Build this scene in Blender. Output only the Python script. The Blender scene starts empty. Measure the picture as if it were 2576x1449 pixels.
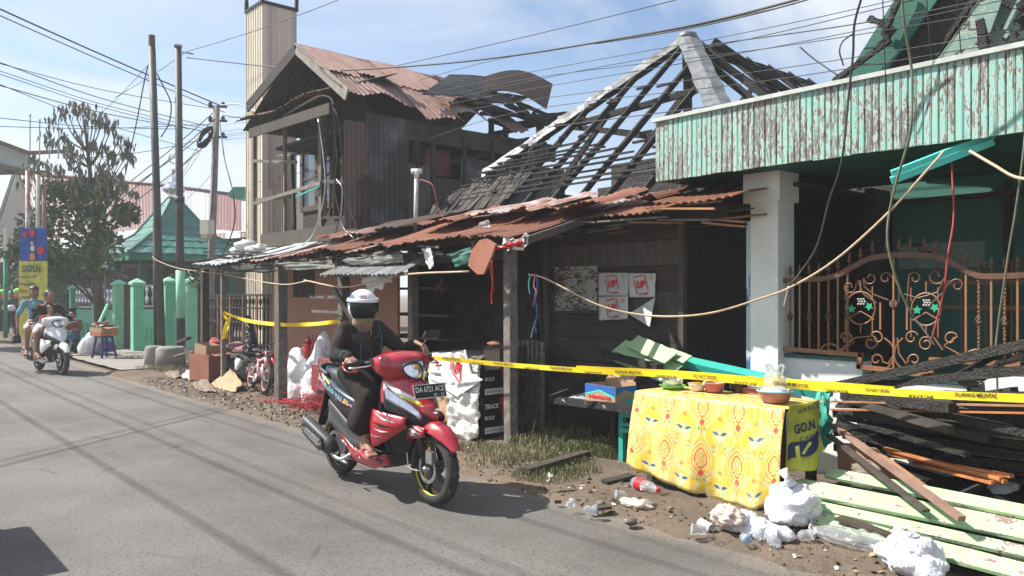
import bpy, bmesh, math, random
from mathutils import Vector, Matrix, Euler, Quaternion
from mathutils import noise as mnoise
random.seed(7)
C = bpy.context.scene.collection
SC = bpy.context.scene
F = 2000.0; H0 = 738.0; CX = 1288.0; HC = 1.55
SN, CS = math.sin(math.radians(41)), math.cos(math.radians(41))
cam = bpy.data.cameras.new('camera'); camo = bpy.data.objects.new('camera', cam); C.objects.link(camo)
cam.sensor_width = 36.0; cam.lens = 36.0 * F / 2576.0; cam.clip_end = 2000; cam.clip_start = 0.05
cam.shift_y = (H0 - 724.5) / 2576.0
camo.location = (0, 0, HC)
camo.rotation_euler = (math.radians(90), 0, math.radians(-41))
SC.camera = camo
SUN_EL = math.radians(48); SUNH = Vector((-0.612, 0.79, 0)).normalized()
SUN_TO = Vector((SUNH.x*math.cos(SUN_EL), SUNH.y*math.cos(SUN_EL), math.sin(SUN_EL)))
sl = bpy.data.lights.new('sun', 'SUN'); sl.energy = 4.6; sl.angle = math.radians(0.55); sl.color = (1.0, 0.955, 0.88)
so = bpy.data.objects.new('sun', sl); C.objects.link(so)
so.rotation_euler = (-SUN_TO).to_track_quat('-Z', 'Y').to_euler()
so.location = (0, 0, 30)
world = bpy.data.worlds.new('World'); SC.world = world; world.use_nodes = True
nt = world.node_tree; nt.nodes.clear()
def wn(t, **k):
    n = nt.nodes.new(t)
    for a, b in k.items(): setattr(n, a, b)
    return n
sky = wn('ShaderNodeTexSky', sky_type='NISHITA', sun_disc=False, sun_elevation=SUN_EL,
         sun_rotation=math.atan2(SUNH.x, SUNH.y), air_density=1.0, dust_density=1.2, ozone_density=2.6, altitude=0)
tcn = wn('ShaderNodeTexCoord')
sep = wn('ShaderNodeSeparateXYZ'); nt.links.new(tcn.outputs['Generated'], sep.inputs[0])
zc = wn('ShaderNodeMath', operation='MAXIMUM'); nt.links.new(sep.outputs[2], zc.inputs[0]); zc.inputs[1].default_value = 0.0
za = wn('ShaderNodeMath', operation='ADD'); nt.links.new(zc.outputs[0], za.inputs[0]); za.inputs[1].default_value = 0.16
dx = wn('ShaderNodeMath', operation='DIVIDE'); nt.links.new(sep.outputs[0], dx.inputs[0]); nt.links.new(za.outputs[0], dx.inputs[1])
dy = wn('ShaderNodeMath', operation='DIVIDE'); nt.links.new(sep.outputs[1], dy.inputs[0]); nt.links.new(za.outputs[0], dy.inputs[1])
cmb = wn('ShaderNodeCombineXYZ'); nt.links.new(dx.outputs[0], cmb.inputs[0]); nt.links.new(dy.outputs[0], cmb.inputs[1]); cmb.inputs[2].default_value = 3.7
mp = wn('ShaderNodeMapping'); nt.links.new(cmb.outputs[0], mp.inputs[0]); mp.inputs['Scale'].default_value = (0.55, 1.25, 1); mp.inputs['Rotation'].default_value = (0, 0, 0.6)
cn = wn('ShaderNodeTexNoise'); nt.links.new(mp.outputs[0], cn.inputs['Vector']); cn.inputs['Scale'].default_value = 1.15
cn.inputs['Detail'].default_value = 9; cn.inputs['Roughness'].default_value = 0.55; cn.inputs['Distortion'].default_value = 0.5
cr = wn('ShaderNodeValToRGB'); nt.links.new(cn.outputs['Fac'], cr.inputs[0])
cr.color_ramp.elements[0].position = 0.385; cr.color_ramp.elements[0].color = (0.02, 0.02, 0.02, 1)
cr.color_ramp.elements[1].position = 0.60; cr.color_ramp.elements[1].color = (0.85, 0.85, 0.85, 1)
hz = wn('ShaderNodeMapRange'); nt.links.new(sep.outputs[2], hz.inputs[0])
for i, v in ((1, 0.0), (2, 0.30), (3, 0.62), (4, 0.0)): hz.inputs[i].default_value = v
mx = wn('ShaderNodeMath', operation='MAXIMUM'); nt.links.new(cr.outputs[0], mx.inputs[0]); nt.links.new(hz.outputs[0], mx.inputs[1])
mxc = wn('ShaderNodeMixRGB'); nt.links.new(mx.outputs[0], mxc.inputs[0]); nt.links.new(sky.outputs[0], mxc.inputs[1])
mxc.inputs[2].default_value = (5.4, 5.6, 5.9, 1)
bg = wn('ShaderNodeBackground'); nt.links.new(mxc.outputs[0], bg.inputs[0]); bg.inputs[1].default_value = 0.088
wo = wn('ShaderNodeOutputWorld'); nt.links.new(bg.outputs[0], wo.inputs[0])
SC.view_settings.view_transform = 'Standard'; SC.view_settings.look = 'None'
SC.view_settings.exposure = 1.03; SC.view_settings.gamma = 1.0; SC.view_settings.use_curve_mapping = False
def V3(*a): return Vector(a)
def ray(x, y):
    rx = (x - CX) / F
    return Vector((rx*CS + SN, -rx*SN + CS, (H0 - y) / F))
O = Vector((0, 0, HC))
def PX(x, y, X): r = ray(x, y); return O + r*(X / r.x)
def PY(x, y, Y): r = ray(x, y); return O + r*(Y / r.y)
def PZ(x, y, Z=0.0): r = ray(x, y); return O + r*((Z - HC) / r.z)
def PD(x, y, d): return O + ray(x, y)*d
class MB:
    def __init__(s): s.v = []; s.f = []; s.mi = []; s.uv = {}; s.cur = 0
    def add(s, vs, fs, uvs=None):
        b = len(s.v); s.v += [Vector(v) for v in vs]
        for i, f in enumerate(fs):
            if uvs: s.uv[len(s.f)] = uvs[i]
            s.f.append([b + j for j in f]); s.mi.append(s.cur)
        return s
    def box(s, c, size, R=None):
        hx, hy, hz_ = [a/2 for a in size]; c = Vector(c)
        vs = [Vector((x, y, z)) for x in (-hx, hx) for y in (-hy, hy) for z in (-hz_, hz_)]
        if R is not None: vs = [R @ v for v in vs]
        return s.add([v + c for v in vs], [(0,1,3,2),(4,6,7,5),(0,4,5,1),(2,3,7,6),(0,2,6,4),(1,5,7,3)])
    def bb(s, a, b):
        a = Vector(a); b = Vector(b); return s.box((a+b)/2, [abs(b[i]-a[i]) for i in range(3)])
    def beam(s, p0, p1, w, h, up=(0,0,1), seg=1, jit=0.0, tw=0.0):
        p0 = Vector(p0); p1 = Vector(p1); d = (p1-p0).normalized(); up = Vector(up)
        sd = d.cross(up)
        if sd.length < 1e-4: sd = d.cross(Vector((1,0,0)))
        sd.normalize(); u = sd.cross(d).normalized(); vs = []; fs = []
        for i in range(seg+1):
            t = i/seg; p = p0.lerp(p1, t)
            q = Quaternion(d, tw*t)
            for a, b in ((-1,-1),(1,-1),(1,1),(-1,1)):
                j1 = 1 + random.uniform(-jit, jit); j2 = 1 + random.uniform(-jit, jit)
                vs.append(p + q @ (sd*(a*w/2*j1) + u*(b*h/2*j2)))
        for i in range(seg):
            for k in range(4):
                fs.append((i*4+k, i*4+(k+1) % 4, (i+1)*4+(k+1) % 4, (i+1)*4+k))
        fs += [(3,2,1,0), (seg*4, seg*4+1, seg*4+2, seg*4+3)]
        return s.add(vs, fs)
    def rings(s, rr, closed=True, caps=True):
        n = len(rr[0]); vs = [v for r in rr for v in r]; fs = []
        for i in range(len(rr)-1):
            for k in range(n if closed else n-1):
                k2 = (k+1) % n
                fs.append((i*n+k, i*n+k2, (i+1)*n+k2, (i+1)*n+k))
        if caps and closed:
            fs.append(tuple(range(n-1, -1, -1))); fs.append(tuple((len(rr)-1)*n + k for k in range(n)))
        return s.add(vs, fs)
    def tube(s, pts, r, n=8, caps=True):
        pts = [Vector(p) for p in pts]; m = len(pts)
        rs = r if isinstance(r, (list, tuple)) else [r]*m
        rr = []; prev = None
        for i, p in enumerate(pts):
            d = (pts[min(i+1, m-1)] - pts[max(i-1, 0)])
            if d.length < 1e-9: d = Vector((0,0,1))
            d.normalize()
            if prev is None:
                a = d.cross(Vector((0,0,1)))
                if a.length < 1e-3: a = d.cross(Vector((1,0,0)))
                a.normalize()
            else:
                a = prev - d*prev.dot(d)
                if a.length < 1e-6: a = d.orthogonal()
                a.normalize()
            prev = a; b = d.cross(a)
            rr.append([p + a*(rs[i]*math.cos(2*math.pi*k/n)) + b*(rs[i]*math.sin(2*math.pi*k/n)) for k in range(n)])
        return s.rings(rr, True, caps)
    def lathe(s, prof, origin=(0,0,0), axis=(0,0,1), n=16, caps=True, arc=1.0):
        o = Vector(origin); ax = Vector(axis).normalized(); a = ax.orthogonal().normalized(); b = ax.cross(a)
        rr = []
        for r, h in prof:
            rr.append([o + ax*h + a*(r*math.cos(2*math.pi*k*arc/n)) + b*(r*math.sin(2*math.pi*k*arc/n)) for k in range(n if arc == 1.0 else n+1)])
        return s.rings(rr, arc == 1.0, caps and arc == 1.0)
    def grid(s, fn, nu, nv, uvfn=None, closeu=False):
        vs = [fn(i/nu, j/nv) for i in range(nu+1) for j in range(nv+1)]; fs = []; uvs = []
        for i in range(nu):
            for j in range(nv):
                f = (i*(nv+1)+j, (i+1)*(nv+1)+j, (i+1)*(nv+1)+j+1, i*(nv+1)+j+1); fs.append(f)
                if uvfn: uvs.append([uvfn(i/nu, j/nv), uvfn((i+1)/nu, j/nv), uvfn((i+1)/nu, (j+1)/nv), uvfn(i/nu, (j+1)/nv)])
        return s.add(vs, fs, uvs if uvfn else None)
    def slab(s, fn, nu, nv, off):
        """grid with thickness: off is a vector or a function (u,v)->vector"""
        g = off if callable(off) else (lambda u, v: Vector(off))
        top = [Vector(fn(i/nu, j/nv)) for i in range(nu+1) for j in range(nv+1)]
        bot = [Vector(fn(i/nu, j/nv)) + g(i/nu, j/nv) for i in range(nu+1) for j in range(nv+1)]
        N = len(top); fs = []; ix = lambda i, j: i*(nv+1)+j
        for i in range(nu):
            for j in range(nv):
                fs.append((ix(i,j), ix(i+1,j), ix(i+1,j+1), ix(i,j+1)))
                fs.append((N+ix(i,j+1), N+ix(i+1,j+1), N+ix(i+1,j), N+ix(i,j)))
        for i in range(nu):
            fs.append((ix(i,0), N+ix(i,0), N+ix(i+1,0), ix(i+1,0))); fs.append((ix(i+1,nv), N+ix(i+1,nv), N+ix(i,nv), ix(i,nv)))
        for j in range(nv):
            fs.append((ix(0,j+1), N+ix(0,j+1), N+ix(0,j), ix(0,j))); fs.append((ix(nu,j), N+ix(nu,j), N+ix(nu,j+1), ix(nu,j+1)))
        return s.add(top+bot, fs)
    def prism(s, poly, vec):
        poly = [Vector(p) for p in poly]; vec = Vector(vec); n = len(poly)
        fs = [tuple(range(n)), tuple(range(2*n-1, n-1, -1))] + [(i, n+i, n+(i+1) % n, (i+1) % n) for i in range(n)]
        return s.add(poly + [p+vec for p in poly], fs)
    def ell(s, c, r, R=None, nu=12, nv=8, jit=0.0):
        c = Vector(c); r = r if isinstance(r, (tuple, list)) else (r, r, r); rr = []
        vs = []; 
        for j in range(nv+1):
            th = math.pi*j/nv
            for i in range(nu):
                ph = 2*math.pi*i/nu
                v = Vector((r[0]*math.sin(th)*math.cos(ph), r[1]*math.sin(th)*math.sin(ph), r[2]*math.cos(th)))
                if jit: v *= 1 + jit*mnoise.noise(v*3/max(r) + c*5)
                if R is not None: v = R @ v
                vs.append(c+v)
        fs = []
        for j in range(nv):
            for i in range(nu):
                i2 = (i+1) % nu
                fs.append((j*nu+i, (j+1)*nu+i, (j+1)*nu+i2, j*nu+i2))
        return s.add(vs, fs)
    def mesh(s, name, mats, org=Vector((0,0,0)), smooth=False):
        me = bpy.data.meshes.new(name)
        me.from_pydata([tuple(v-org) for v in s.v], [], s.f)
        for m in (mats if isinstance(mats, (list, tuple)) else [mats]): me.materials.append(m)
        if any(s.mi): me.polygons.foreach_set('material_index', s.mi)
        if s.uv:
            ul = me.uv_layers.new(name='UVMap')
            for p in me.polygons:
                u = s.uv.get(p.index)
                if u:
                    for k, li in enumerate(p.loop_indices): ul.data[li].uv = u[k]
        if smooth:
            me.polygons.foreach_set('use_smooth', [True]*len(me.polygons))
        me.validate(); me.update()
        return me
    def build(s, name, mats, parent=None, smooth=False, label=None, kind=None, origin=None):
        org = worg(parent) if parent else (Vector(origin) if origin is not None else Vector((0,0,0)))
        me = s.mesh(name, mats, org, smooth)
        if smooth == 'auto':
            me.set_sharp_from_angle(angle=math.radians(35))
        o = bpy.data.objects.new(name, me); C.objects.link(o)
        if parent: o.parent = parent
        elif origin is not None: o.location = origin
        if label: o['label'] = label
        if kind: o['kind'] = kind
        return o
def worg(o):
    t = Vector((0,0,0))
    while o is not None: t = t + o.location; o = o.parent
    return t
def tag(o, label, cat, group=None):
    o['label'] = label; o['category'] = cat
    if group: o['group'] = group
    return o
def thing(name, label, cat, loc=(0,0,0), group=None):
    o = bpy.data.objects.new(name, None); C.objects.link(o); o.location = loc; o.empty_display_size = 0.2
    return tag(o, label, cat, group)
def solo(mb, name, mat, label, cat, group=None, smooth=False):
    xs = [v.x for v in mb.v]; ys = [v.y for v in mb.v]; zs = [v.z for v in mb.v]
    org = Vector(((min(xs)+max(xs))/2, (min(ys)+max(ys))/2, min(zs)))
    return tag(mb.build(name, mat, None, smooth, origin=org), label, cat, group)
def struct(mb, name, mat, smooth=False, kind='structure'):
    o = mb.build(name, mat, None, smooth); o['kind'] = kind; return o
def copy_tree(o, parent=None):
    c = o.copy(); C.objects.link(c); c.parent = parent
    for ch in [x for x in C.objects if x.parent == o]: copy_tree(ch, c)
    return c
def place(root, loc, rot=None, scale=None):
    root.location = loc
    if rot is not None: root.rotation_euler = rot
    if scale is not None: root.scale = (scale,)*3 if not isinstance(scale, (tuple, list)) else scale
def remesh(mb, name, mat, voxel, parent=None, it=2, label=None, fac=0.6):
    me = mb.mesh(name, mat, worg(parent) if parent else Vector((0,0,0)))
    o = bpy.data.objects.new(name, me); C.objects.link(o)
    m = o.modifiers.new('r', 'REMESH'); m.mode = 'VOXEL'; m.voxel_size = voxel; m.use_smooth_shade = True
    if it:
        k = o.modifiers.new('s', 'SMOOTH'); k.factor = fac; k.iterations = it
    dg = bpy.context.evaluated_depsgraph_get(); dg.update()
    me2 = bpy.data.meshes.new_from_object(o.evaluated_get(dg))
    o.modifiers.clear(); o.data = me2; me2.name = name
    if not me2.materials: me2.materials.append(mat)
    me2.polygons.foreach_set('use_smooth', [True]*len(me2.polygons))
    if parent: o.parent = parent
    if label: o['label'] = label
    return o
_tc = {}
def text(s, origin, u, v, height, mat, parent=None, name='lettering', width=None, depth=0.0, align='L', bold=0.0, shear=0.0):
    """flat lettering: s written from origin along u (right) and v (up)"""
    key = (s, bold)
    if key not in _tc:
        cu = bpy.data.curves.new('t', 'FONT'); cu.body = s; cu.size = 1.0; cu.offset = bold; cu.resolution_u = 2; cu.fill_mode = 'FRONT'
        o = bpy.data.objects.new('t', cu); C.objects.link(o)
        dg = bpy.context.evaluated_depsgraph_get(); dg.update()
        me = bpy.data.meshes.new_from_object(o.evaluated_get(dg))
        _tc[key] = ([Vector(x.co) for x in me.vertices], [tuple(p.vertices) for p in me.polygons])
        bpy.data.objects.remove(o); bpy.data.curves.remove(cu); bpy.data.meshes.remove(me)
    vs, fs = _tc[key]
    x0 = min(a.x for a in vs); x1 = max(a.x for a in vs); y0 = min(a.y for a in vs); y1 = max(a.y for a in vs)
    k = height/(y1-y0); kx = (width/(x1-x0)) if width else k
    u = Vector(u).normalized(); v = Vector(v); v = (v - u*v.dot(u)).normalized(); nrm = u.cross(v)
    org = Vector(origin); W = (x1-x0)*kx
    if align == 'C': org = org - u*(W/2) - v*(height/2)
    mb = MB(); mb.add([org + u*((a.x-x0)*kx + shear*(a.y-y0)*k) + v*((a.y-y0)*k) + nrm*depth for a in vs], fs)
    return mb.build(name, mat, parent)
def catenary(p0, p1, sag, n=16):
    p0 = Vector(p0); p1 = Vector(p1)
    return [p0.lerp(p1, i/n) - Vector((0,0,sag*4*(i/n)*(1-i/n))) for i in range(n+1)]
def spline(pts, n=6):
    """Catmull-Rom through points"""
    pts = [Vector(p) for p in pts]; P = [pts[0]*2-pts[1]] + pts + [pts[-1]*2-pts[-2]]; out = []
    for i in range(1, len(P)-2):
        for k in range(n):
            t = k/n; a, b, c, d = P[i-1], P[i], P[i+1], P[i+2]
            out.append(0.5*((2*b) + (c-a)*t + (2*a-5*b+4*c-d)*t*t + (3*b-a-3*c+d)*t*t*t))
    out.append(pts[-1]); return out
def interp(tab, x):
    if x <= tab[0][0]: return tab[0][1]
    for (a, fa), (b, fb) in zip(tab, tab[1:]):
        if x <= b: return fa + (fb-fa)*(x-a)/(b-a)
    return tab[-1][1]
class S:
    """a shader socket with arithmetic"""
    def __init__(s, nt, sock): s.nt = nt; s.k = sock
    def _m(s, op, *o, clamp=False):
        n = s.nt.nodes.new('ShaderNodeMath'); n.operation = op; n.use_clamp = clamp
        for i, a in enumerate((s,)+o):
            if isinstance(a, S): s.nt.links.new(a.k, n.inputs[i])
            else: n.inputs[i].default_value = a
        return S(s.nt, n.outputs[0])
    def __add__(s, o): return s._m('ADD', o)
    __radd__ = __add__
    def __sub__(s, o): return s._m('SUBTRACT', o)
    def __rsub__(s, o): return s._m('MULTIPLY', -1.0)._m('ADD', o)
    def __mul__(s, o): return s._m('MULTIPLY', o)
    __rmul__ = __mul__
    def __truediv__(s, o): return s._m('DIVIDE', o)
    def lt(s, o): return s._m('LESS_THAN', o)
    def gt(s, o): return s._m('GREATER_THAN', o)
    def abs(s): return s._m('ABSOLUTE')
    def fract(s): return s._m('FRACT')
    def floor(s): return s._m('FLOOR')
    def sin(s): return s._m('SINE')
    def sqrt(s): return s._m('SQRT')
    def pw(s, o): return s._m('POWER', o)
    def mn(s, o): return s._m('MINIMUM', o)
    def mxx(s, o): return s._m('MAXIMUM', o)
    def mod(s, o): return s._m('FLOORED_MODULO', o)
    def ramp(s, a, b):
        n = s.nt.nodes.new('ShaderNodeMapRange'); s.nt.links.new(s.k, n.inputs[0])
        n.inputs[1].default_value = a; n.inputs[2].default_value = b; return S(s.nt, n.outputs[0])
class Mat:
    def __init__(s, name, rough=0.8, metal=0.0, spec=0.35):
        s.m = bpy.data.materials.new(name); s.m.use_nodes = True; s.nt = s.m.node_tree
        s.b = s.nt.nodes['Principled BSDF']; s.b.inputs['Roughness'].default_value = rough
        s.b.inputs['Metallic'].default_value = metal; s.b.inputs['Specular IOR Level'].default_value = spec
        s._obj = None
    def node(s, t, **k):
        n = s.nt.nodes.new(t)
        for a, b in k.items(): setattr(n, a, b)
        return n
    def coord(s, vary=True):
        if s._obj is None:
            t = s.node('ShaderNodeTexCoord'); oi = s.node('ShaderNodeObjectInfo')
            mu = s.node('ShaderNodeVectorMath', operation='SCALE'); mu.inputs[0].default_value = (37, 91, 53)
            s.nt.links.new(oi.outputs['Random'], mu.inputs['Scale'])
            ad = s.node('ShaderNodeVectorMath', operation='ADD'); s.nt.links.new(t.outputs['Object'], ad.inputs[0]); s.nt.links.new(mu.outputs[0], ad.inputs[1])
            s._obj = ad.outputs[0]; s._raw = t; s._rnd = S(s.nt, oi.outputs['Random'])
        return s._obj
    def rnd(s): s.coord(); return s._rnd
    def uv(s):
        t = s.node('ShaderNodeTexCoord'); p = s.node('ShaderNodeSeparateXYZ'); s.nt.links.new(t.outputs['UV'], p.inputs[0])
        return S(s.nt, p.outputs[0]), S(s.nt, p.outputs[1])
    def xyz(s):
        p = s.node('ShaderNodeSeparateXYZ'); s.coord(); s.nt.links.new(s._raw.outputs['Object'], p.inputs[0])
        return [S(s.nt, p.outputs[i]) for i in range(3)]
    def noise(s, scale, stretch=(1,1,1), detail=4, rough=0.6, dist=0.0, vec=None):
        mp = s.node('ShaderNodeMapping'); mp.inputs['Scale'].default_value = stretch; s.nt.links.new(vec or s.coord(), mp.inputs[0])
        n = s.node('ShaderNodeTexNoise'); n.inputs['Scale'].default_value = scale; n.inputs['Detail'].default_value = detail
        n.inputs['Roughness'].default_value = rough; n.inputs['Distortion'].default_value = dist; s.nt.links.new(mp.outputs[0], n.inputs['Vector'])
        return S(s.nt, n.outputs['Fac'])
    def voro(s, scale, stretch=(1,1,1), feature='F1', out='Distance', rand=1.0):
        mp = s.node('ShaderNodeMapping'); mp.inputs['Scale'].default_value = stretch; s.nt.links.new(s.coord(), mp.inputs[0])
        n = s.node('ShaderNodeTexVoronoi', feature=feature); n.inputs['Scale'].default_value = scale; s.nt.links.new(mp.outputs[0], n.inputs['Vector'])
        n.inputs['Randomness'].default_value = rand
        return S(s.nt, n.outputs[out])
    def col(s, c):
        n = s.node('ShaderNodeRGB'); n.outputs[0].default_value = (*c, 1); return n.outputs[0]
    def mix(s, a, b, f):
        n = s.node('ShaderNodeMixRGB')
        for i, x in ((1, a), (2, b)):
            if isinstance(x, tuple): n.inputs[i].default_value = (*x, 1)
            else: s.nt.links.new(x, n.inputs[i])
        if isinstance(f, S): s.nt.links.new(f.k, n.inputs[0])
        else: n.inputs[0].default_value = f
        return n.outputs[0]
    def hsv(s, c, val=None, hue=None):
        n = s.node('ShaderNodeHueSaturation'); s.nt.links.new(c, n.inputs['Color'])
        if val is not None: s.nt.links.new(val.k, n.inputs['Value'])
        if hue is not None: s.nt.links.new(hue.k, n.inputs['Hue'])
        return n.outputs[0]
    def base(s, c):
        if isinstance(c, tuple): s.b.inputs['Base Color'].default_value = (*c, 1)
        else: s.nt.links.new(c, s.b.inputs['Base Color'])
        return s
    def bump(s, h, strength=0.4, dist=0.01):
        n = s.node('ShaderNodeBump'); n.inputs['Strength'].default_value = strength; n.inputs['Distance'].default_value = dist
        s.nt.links.new(h.k, n.inputs['Height']); s.nt.links.new(n.outputs[0], s.b.inputs['Normal']); return s
    def rough(s, h): s.nt.links.new(h.k, s.b.inputs['Roughness']); return s
M = {}
def simple(name, c, c2=None, scale=6, rough=0.8, metal=0.0, bump=0.25, stretch=(1,1,1), vary=0.15, spec=0.35, lo=0.35, hi=0.65, dist=0.004, bscale=None):
    m = Mat(name, rough, metal, spec); c2 = c2 or tuple(x*0.7 for x in c)
    n = m.noise(scale, stretch, 6); col = m.mix(c, c2, n.ramp(lo, hi))
    if vary: col = m.hsv(col, val=m.rnd()*(2*vary) + (1-vary))
    m.base(col)
    if bump: m.bump(m.noise(bscale or scale*5, stretch, 5), bump, dist)
    M[name] = m.m; return m.m
simple('old_wood', (0.085,0.07,0.058), (0.05,0.042,0.035), 5, stretch=(3,3,0.6), bump=0.4)
simple('grey_wood', (0.20,0.18,0.155), (0.11,0.095,0.08), 6, stretch=(2,2,2), bump=0.4, vary=0.25)
simple('brown_wood', (0.06,0.043,0.034), (0.035,0.026,0.021), 5, stretch=(1,1,4), bump=0.4, vary=0.25)
simple('raw_wood', (0.36,0.20,0.11), (0.24,0.12,0.06), 6, bump=0.3, vary=0.2)
simple('orange_wood', (0.50,0.20,0.07), (0.32,0.11,0.035), 6, bump=0.3, vary=0.2)
simple('plywood', (0.30,0.165,0.115), (0.22,0.12,0.085), 3, bump=0.15, vary=0.05)
simple('dark_wood', (0.058,0.047,0.04), (0.03,0.026,0.023), 5, bump=0.4, vary=0.3)
def charred(name, c=(0.018,0.017,0.017), c2=(0.05,0.048,0.047), sc=55):
    m = Mat(name, 0.75, 0.0, 0.2)
    v = m.voro(sc, (1,1,1)); n = m.noise(6)
    col = m.mix(c, c2, (v*2.2).ramp(0.5, 1.2)); col = m.mix(col, (0.06,0.054,0.05), (n.ramp(0.62, 0.75))*0.5)
    m.base(col); m.bump(v*-1.0 + 1.0, 0.7, 0.012); M[name] = m.m
charred('charred', (0.013,0.0125,0.012), (0.034,0.032,0.030))
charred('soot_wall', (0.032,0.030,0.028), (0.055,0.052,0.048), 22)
simple('soot', (0.028,0.026,0.025), (0.05,0.046,0.043), 3, bump=0.3, vary=0.2)
def corrmat(name, a, b, c, ma=0.5, rough=0.55, thr=(0.4, 0.6), soot=0.0):
    m = Mat(name, rough, 0.0, 0.4)
    n = m.noise(2.6, (1,1,1), 8, 0.65, 0.6); n2 = m.noise(11, (1,1,1), 5); n3 = m.noise(1.3, detail=3)
    col = m.mix(a, b, n.ramp(*thr)); col = m.mix(col, c, n2.ramp(0.5, 0.72)*0.7)
    if soot: col = m.mix(col, (0.02,0.018,0.017), n3.ramp(0.5-soot, 0.62)*0.9)
    col = m.hsv(col, val=m.rnd()*0.4+0.8)
    m.base(col); m.bump(n2, 0.15, 0.004); M[name] = m.m
corrmat('rust', (0.26,0.112,0.065), (0.18,0.075,0.05), (0.12,0.06,0.045))
corrmat('rust_grey', (0.27,0.13,0.09), (0.42,0.40,0.40), (0.22,0.08,0.05), thr=(0.45,0.62))
corrmat('rust_pale', (0.25,0.15,0.12), (0.19,0.10,0.075), (0.26,0.22,0.20), thr=(0.4,0.62))
corrmat('rust_soot', (0.25,0.11,0.065), (0.12,0.09,0.075), (0.06,0.05,0.045), thr=(0.35,0.6), soot=0.1)
corrmat('galv', (0.55,0.60,0.64), (0.42,0.45,0.48), (0.36,0.25,0.18), thr=(0.45,0.7), rough=0.4)
corrmat('galv_soot', (0.115,0.127,0.127), (0.05,0.05,0.048), (0.10,0.065,0.048), thr=(0.35,0.65), soot=0.06)
corrmat('galv_brown', (0.12,0.07,0.048), (0.085,0.075,0.068), (0.05,0.04,0.035), thr=(0.4,0.6))
corrmat('red_roof', (0.15,0.065,0.058), (0.12,0.05,0.045), (0.09,0.045,0.04), thr=(0.4,0.6))
corrmat('silver_roof', (0.36,0.39,0.42), (0.30,0.31,0.33), (0.26,0.15,0.12), thr=(0.45,0.7))
corrmat('cream_sheet', (0.66,0.60,0.47), (0.60,0.54,0.42), (0.52,0.47,0.38), rough=0.5)
corrmat('pink_sheet', (0.62,0.50,0.42), (0.58,0.47,0.40), (0.50,0.42,0.36), rough=0.5)
simple('flashing', (0.20,0.212,0.22), (0.13,0.125,0.12), 7, rough=0.45, metal=0.3, bump=0.5)
simple('steel', (0.45,0.45,0.46), (0.3,0.3,0.31), 10, rough=0.35, metal=0.8, bump=0.05, vary=0)
simple('chrome', (0.85,0.85,0.87), (0.75,0.75,0.78), 3, rough=0.12, metal=1.0, bump=0, vary=0)
simple('rusty_iron', (0.14,0.07,0.05), (0.08,0.045,0.035), 20, rough=0.7, bump=0.2)
simple('white_pipe', (0.55,0.55,0.52), (0.40,0.38,0.35), 8, rough=0.5, bump=0.1)
def peel(name, paint, paint2, wood=(0.20,0.17,0.15), wood2=(0.10,0.085,0.075), amount=0.5, white=(0.62,0.58,0.50), st=(9,9,1.5), sc=2.2):
    m = Mat(name, 0.75, 0.0, 0.25); m.coord()
    n = m.noise(sc, st, 9, 0.72, 0.4)*0.55 + m.noise(1.1, (1,1.6,1.0), 6, 0.75, 0.8, vec=m._raw.outputs['Object'])*0.45; n2 = m.noise(sc*6, (st[0]*.6, st[1]*.6, st[2]), 6, 0.7); n3 = m.noise(sc*0.6, (1,1,0.3), 3); w = m.noise(20, (6,6,0.6), 4)
    f = (n*0.6 + n2*0.4 + (m.rnd()-0.5)*0.035)
    pc = m.mix(paint, paint2, n3.ramp(0.35, 0.7)); wc = m.mix(wood, wood2, w.ramp(0.35, 0.65))
    e = 0.5 + (0.5-amount)*0.24
    c = m.mix(pc, white, f.ramp(e-0.025, e)*0.85); c = m.mix(c, wc, f.ramp(e, e+0.018))
    c = m.mix(c, (0.03,0.03,0.028), m.noise(sc*1.6, (5,5,0.35), 5).ramp(0.64, 0.74)*0.85)
    m.base(c); m.bump(1.0-f.ramp(e-0.02, e+0.02), 0.5, 0.003); M[name] = m.m
peel('peeling_turquoise', (0.20,0.45,0.39), (0.27,0.50,0.44), wood=(0.24,0.22,0.205), wood2=(0.12,0.11,0.105), amount=0.475, white=(0.60,0.60,0.52))
peel('peeling_green', (0.33,0.53,0.29), (0.40,0.58,0.33), (0.30,0.24,0.18), (0.2,0.15,0.11), 0.18, (0.55,0.56,0.42), (2,2,2), 1.8)
peel('pale_green_board', (0.31,0.49,0.24), (0.38,0.53,0.29), (0.28,0.22,0.17), (0.16,0.12,0.10), 0.30, (0.6,0.62,0.5), (2,2,2), 2.4)
peel('peeling_white', (0.36,0.35,0.31), (0.30,0.28,0.25), (0.10,0.08,0.07), (0.06,0.05,0.045), 0.55, (0.45,0.43,0.40), (2,2,5), 1.6)
peel('burnt_aqua', (0.20,0.31,0.27), (0.15,0.22,0.19), (0.06,0.055,0.05), (0.03,0.03,0.028), 0.42, (0.33,0.38,0.33), (1,1,1), 1.1)
simple('turquoise', (0.045,0.43,0.35), (0.035,0.34,0.28), 3, rough=0.5, bump=0.1, vary=0.08)
simple('turquoise_light', (0.10,0.62,0.54), (0.08,0.55,0.47), 3, rough=0.5, bump=0.1, vary=0.08)
simple('dark_green', (0.02,0.13,0.09), (0.015,0.09,0.065), 2, rough=0.5, bump=0.1, vary=0.08)
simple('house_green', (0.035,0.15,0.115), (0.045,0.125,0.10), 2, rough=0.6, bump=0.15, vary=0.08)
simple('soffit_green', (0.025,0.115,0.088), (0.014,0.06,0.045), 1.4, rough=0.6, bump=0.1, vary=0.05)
simple('mint_wall', (0.10,0.42,0.25), (0.19,0.50,0.33), 1.4, rough=0.7, bump=0.12, vary=0.03)
simple('pale_mint', (0.30,0.62,0.42), (0.22,0.52,0.34), 4, rough=0.7, bump=0.12, vary=0.05)
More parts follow.
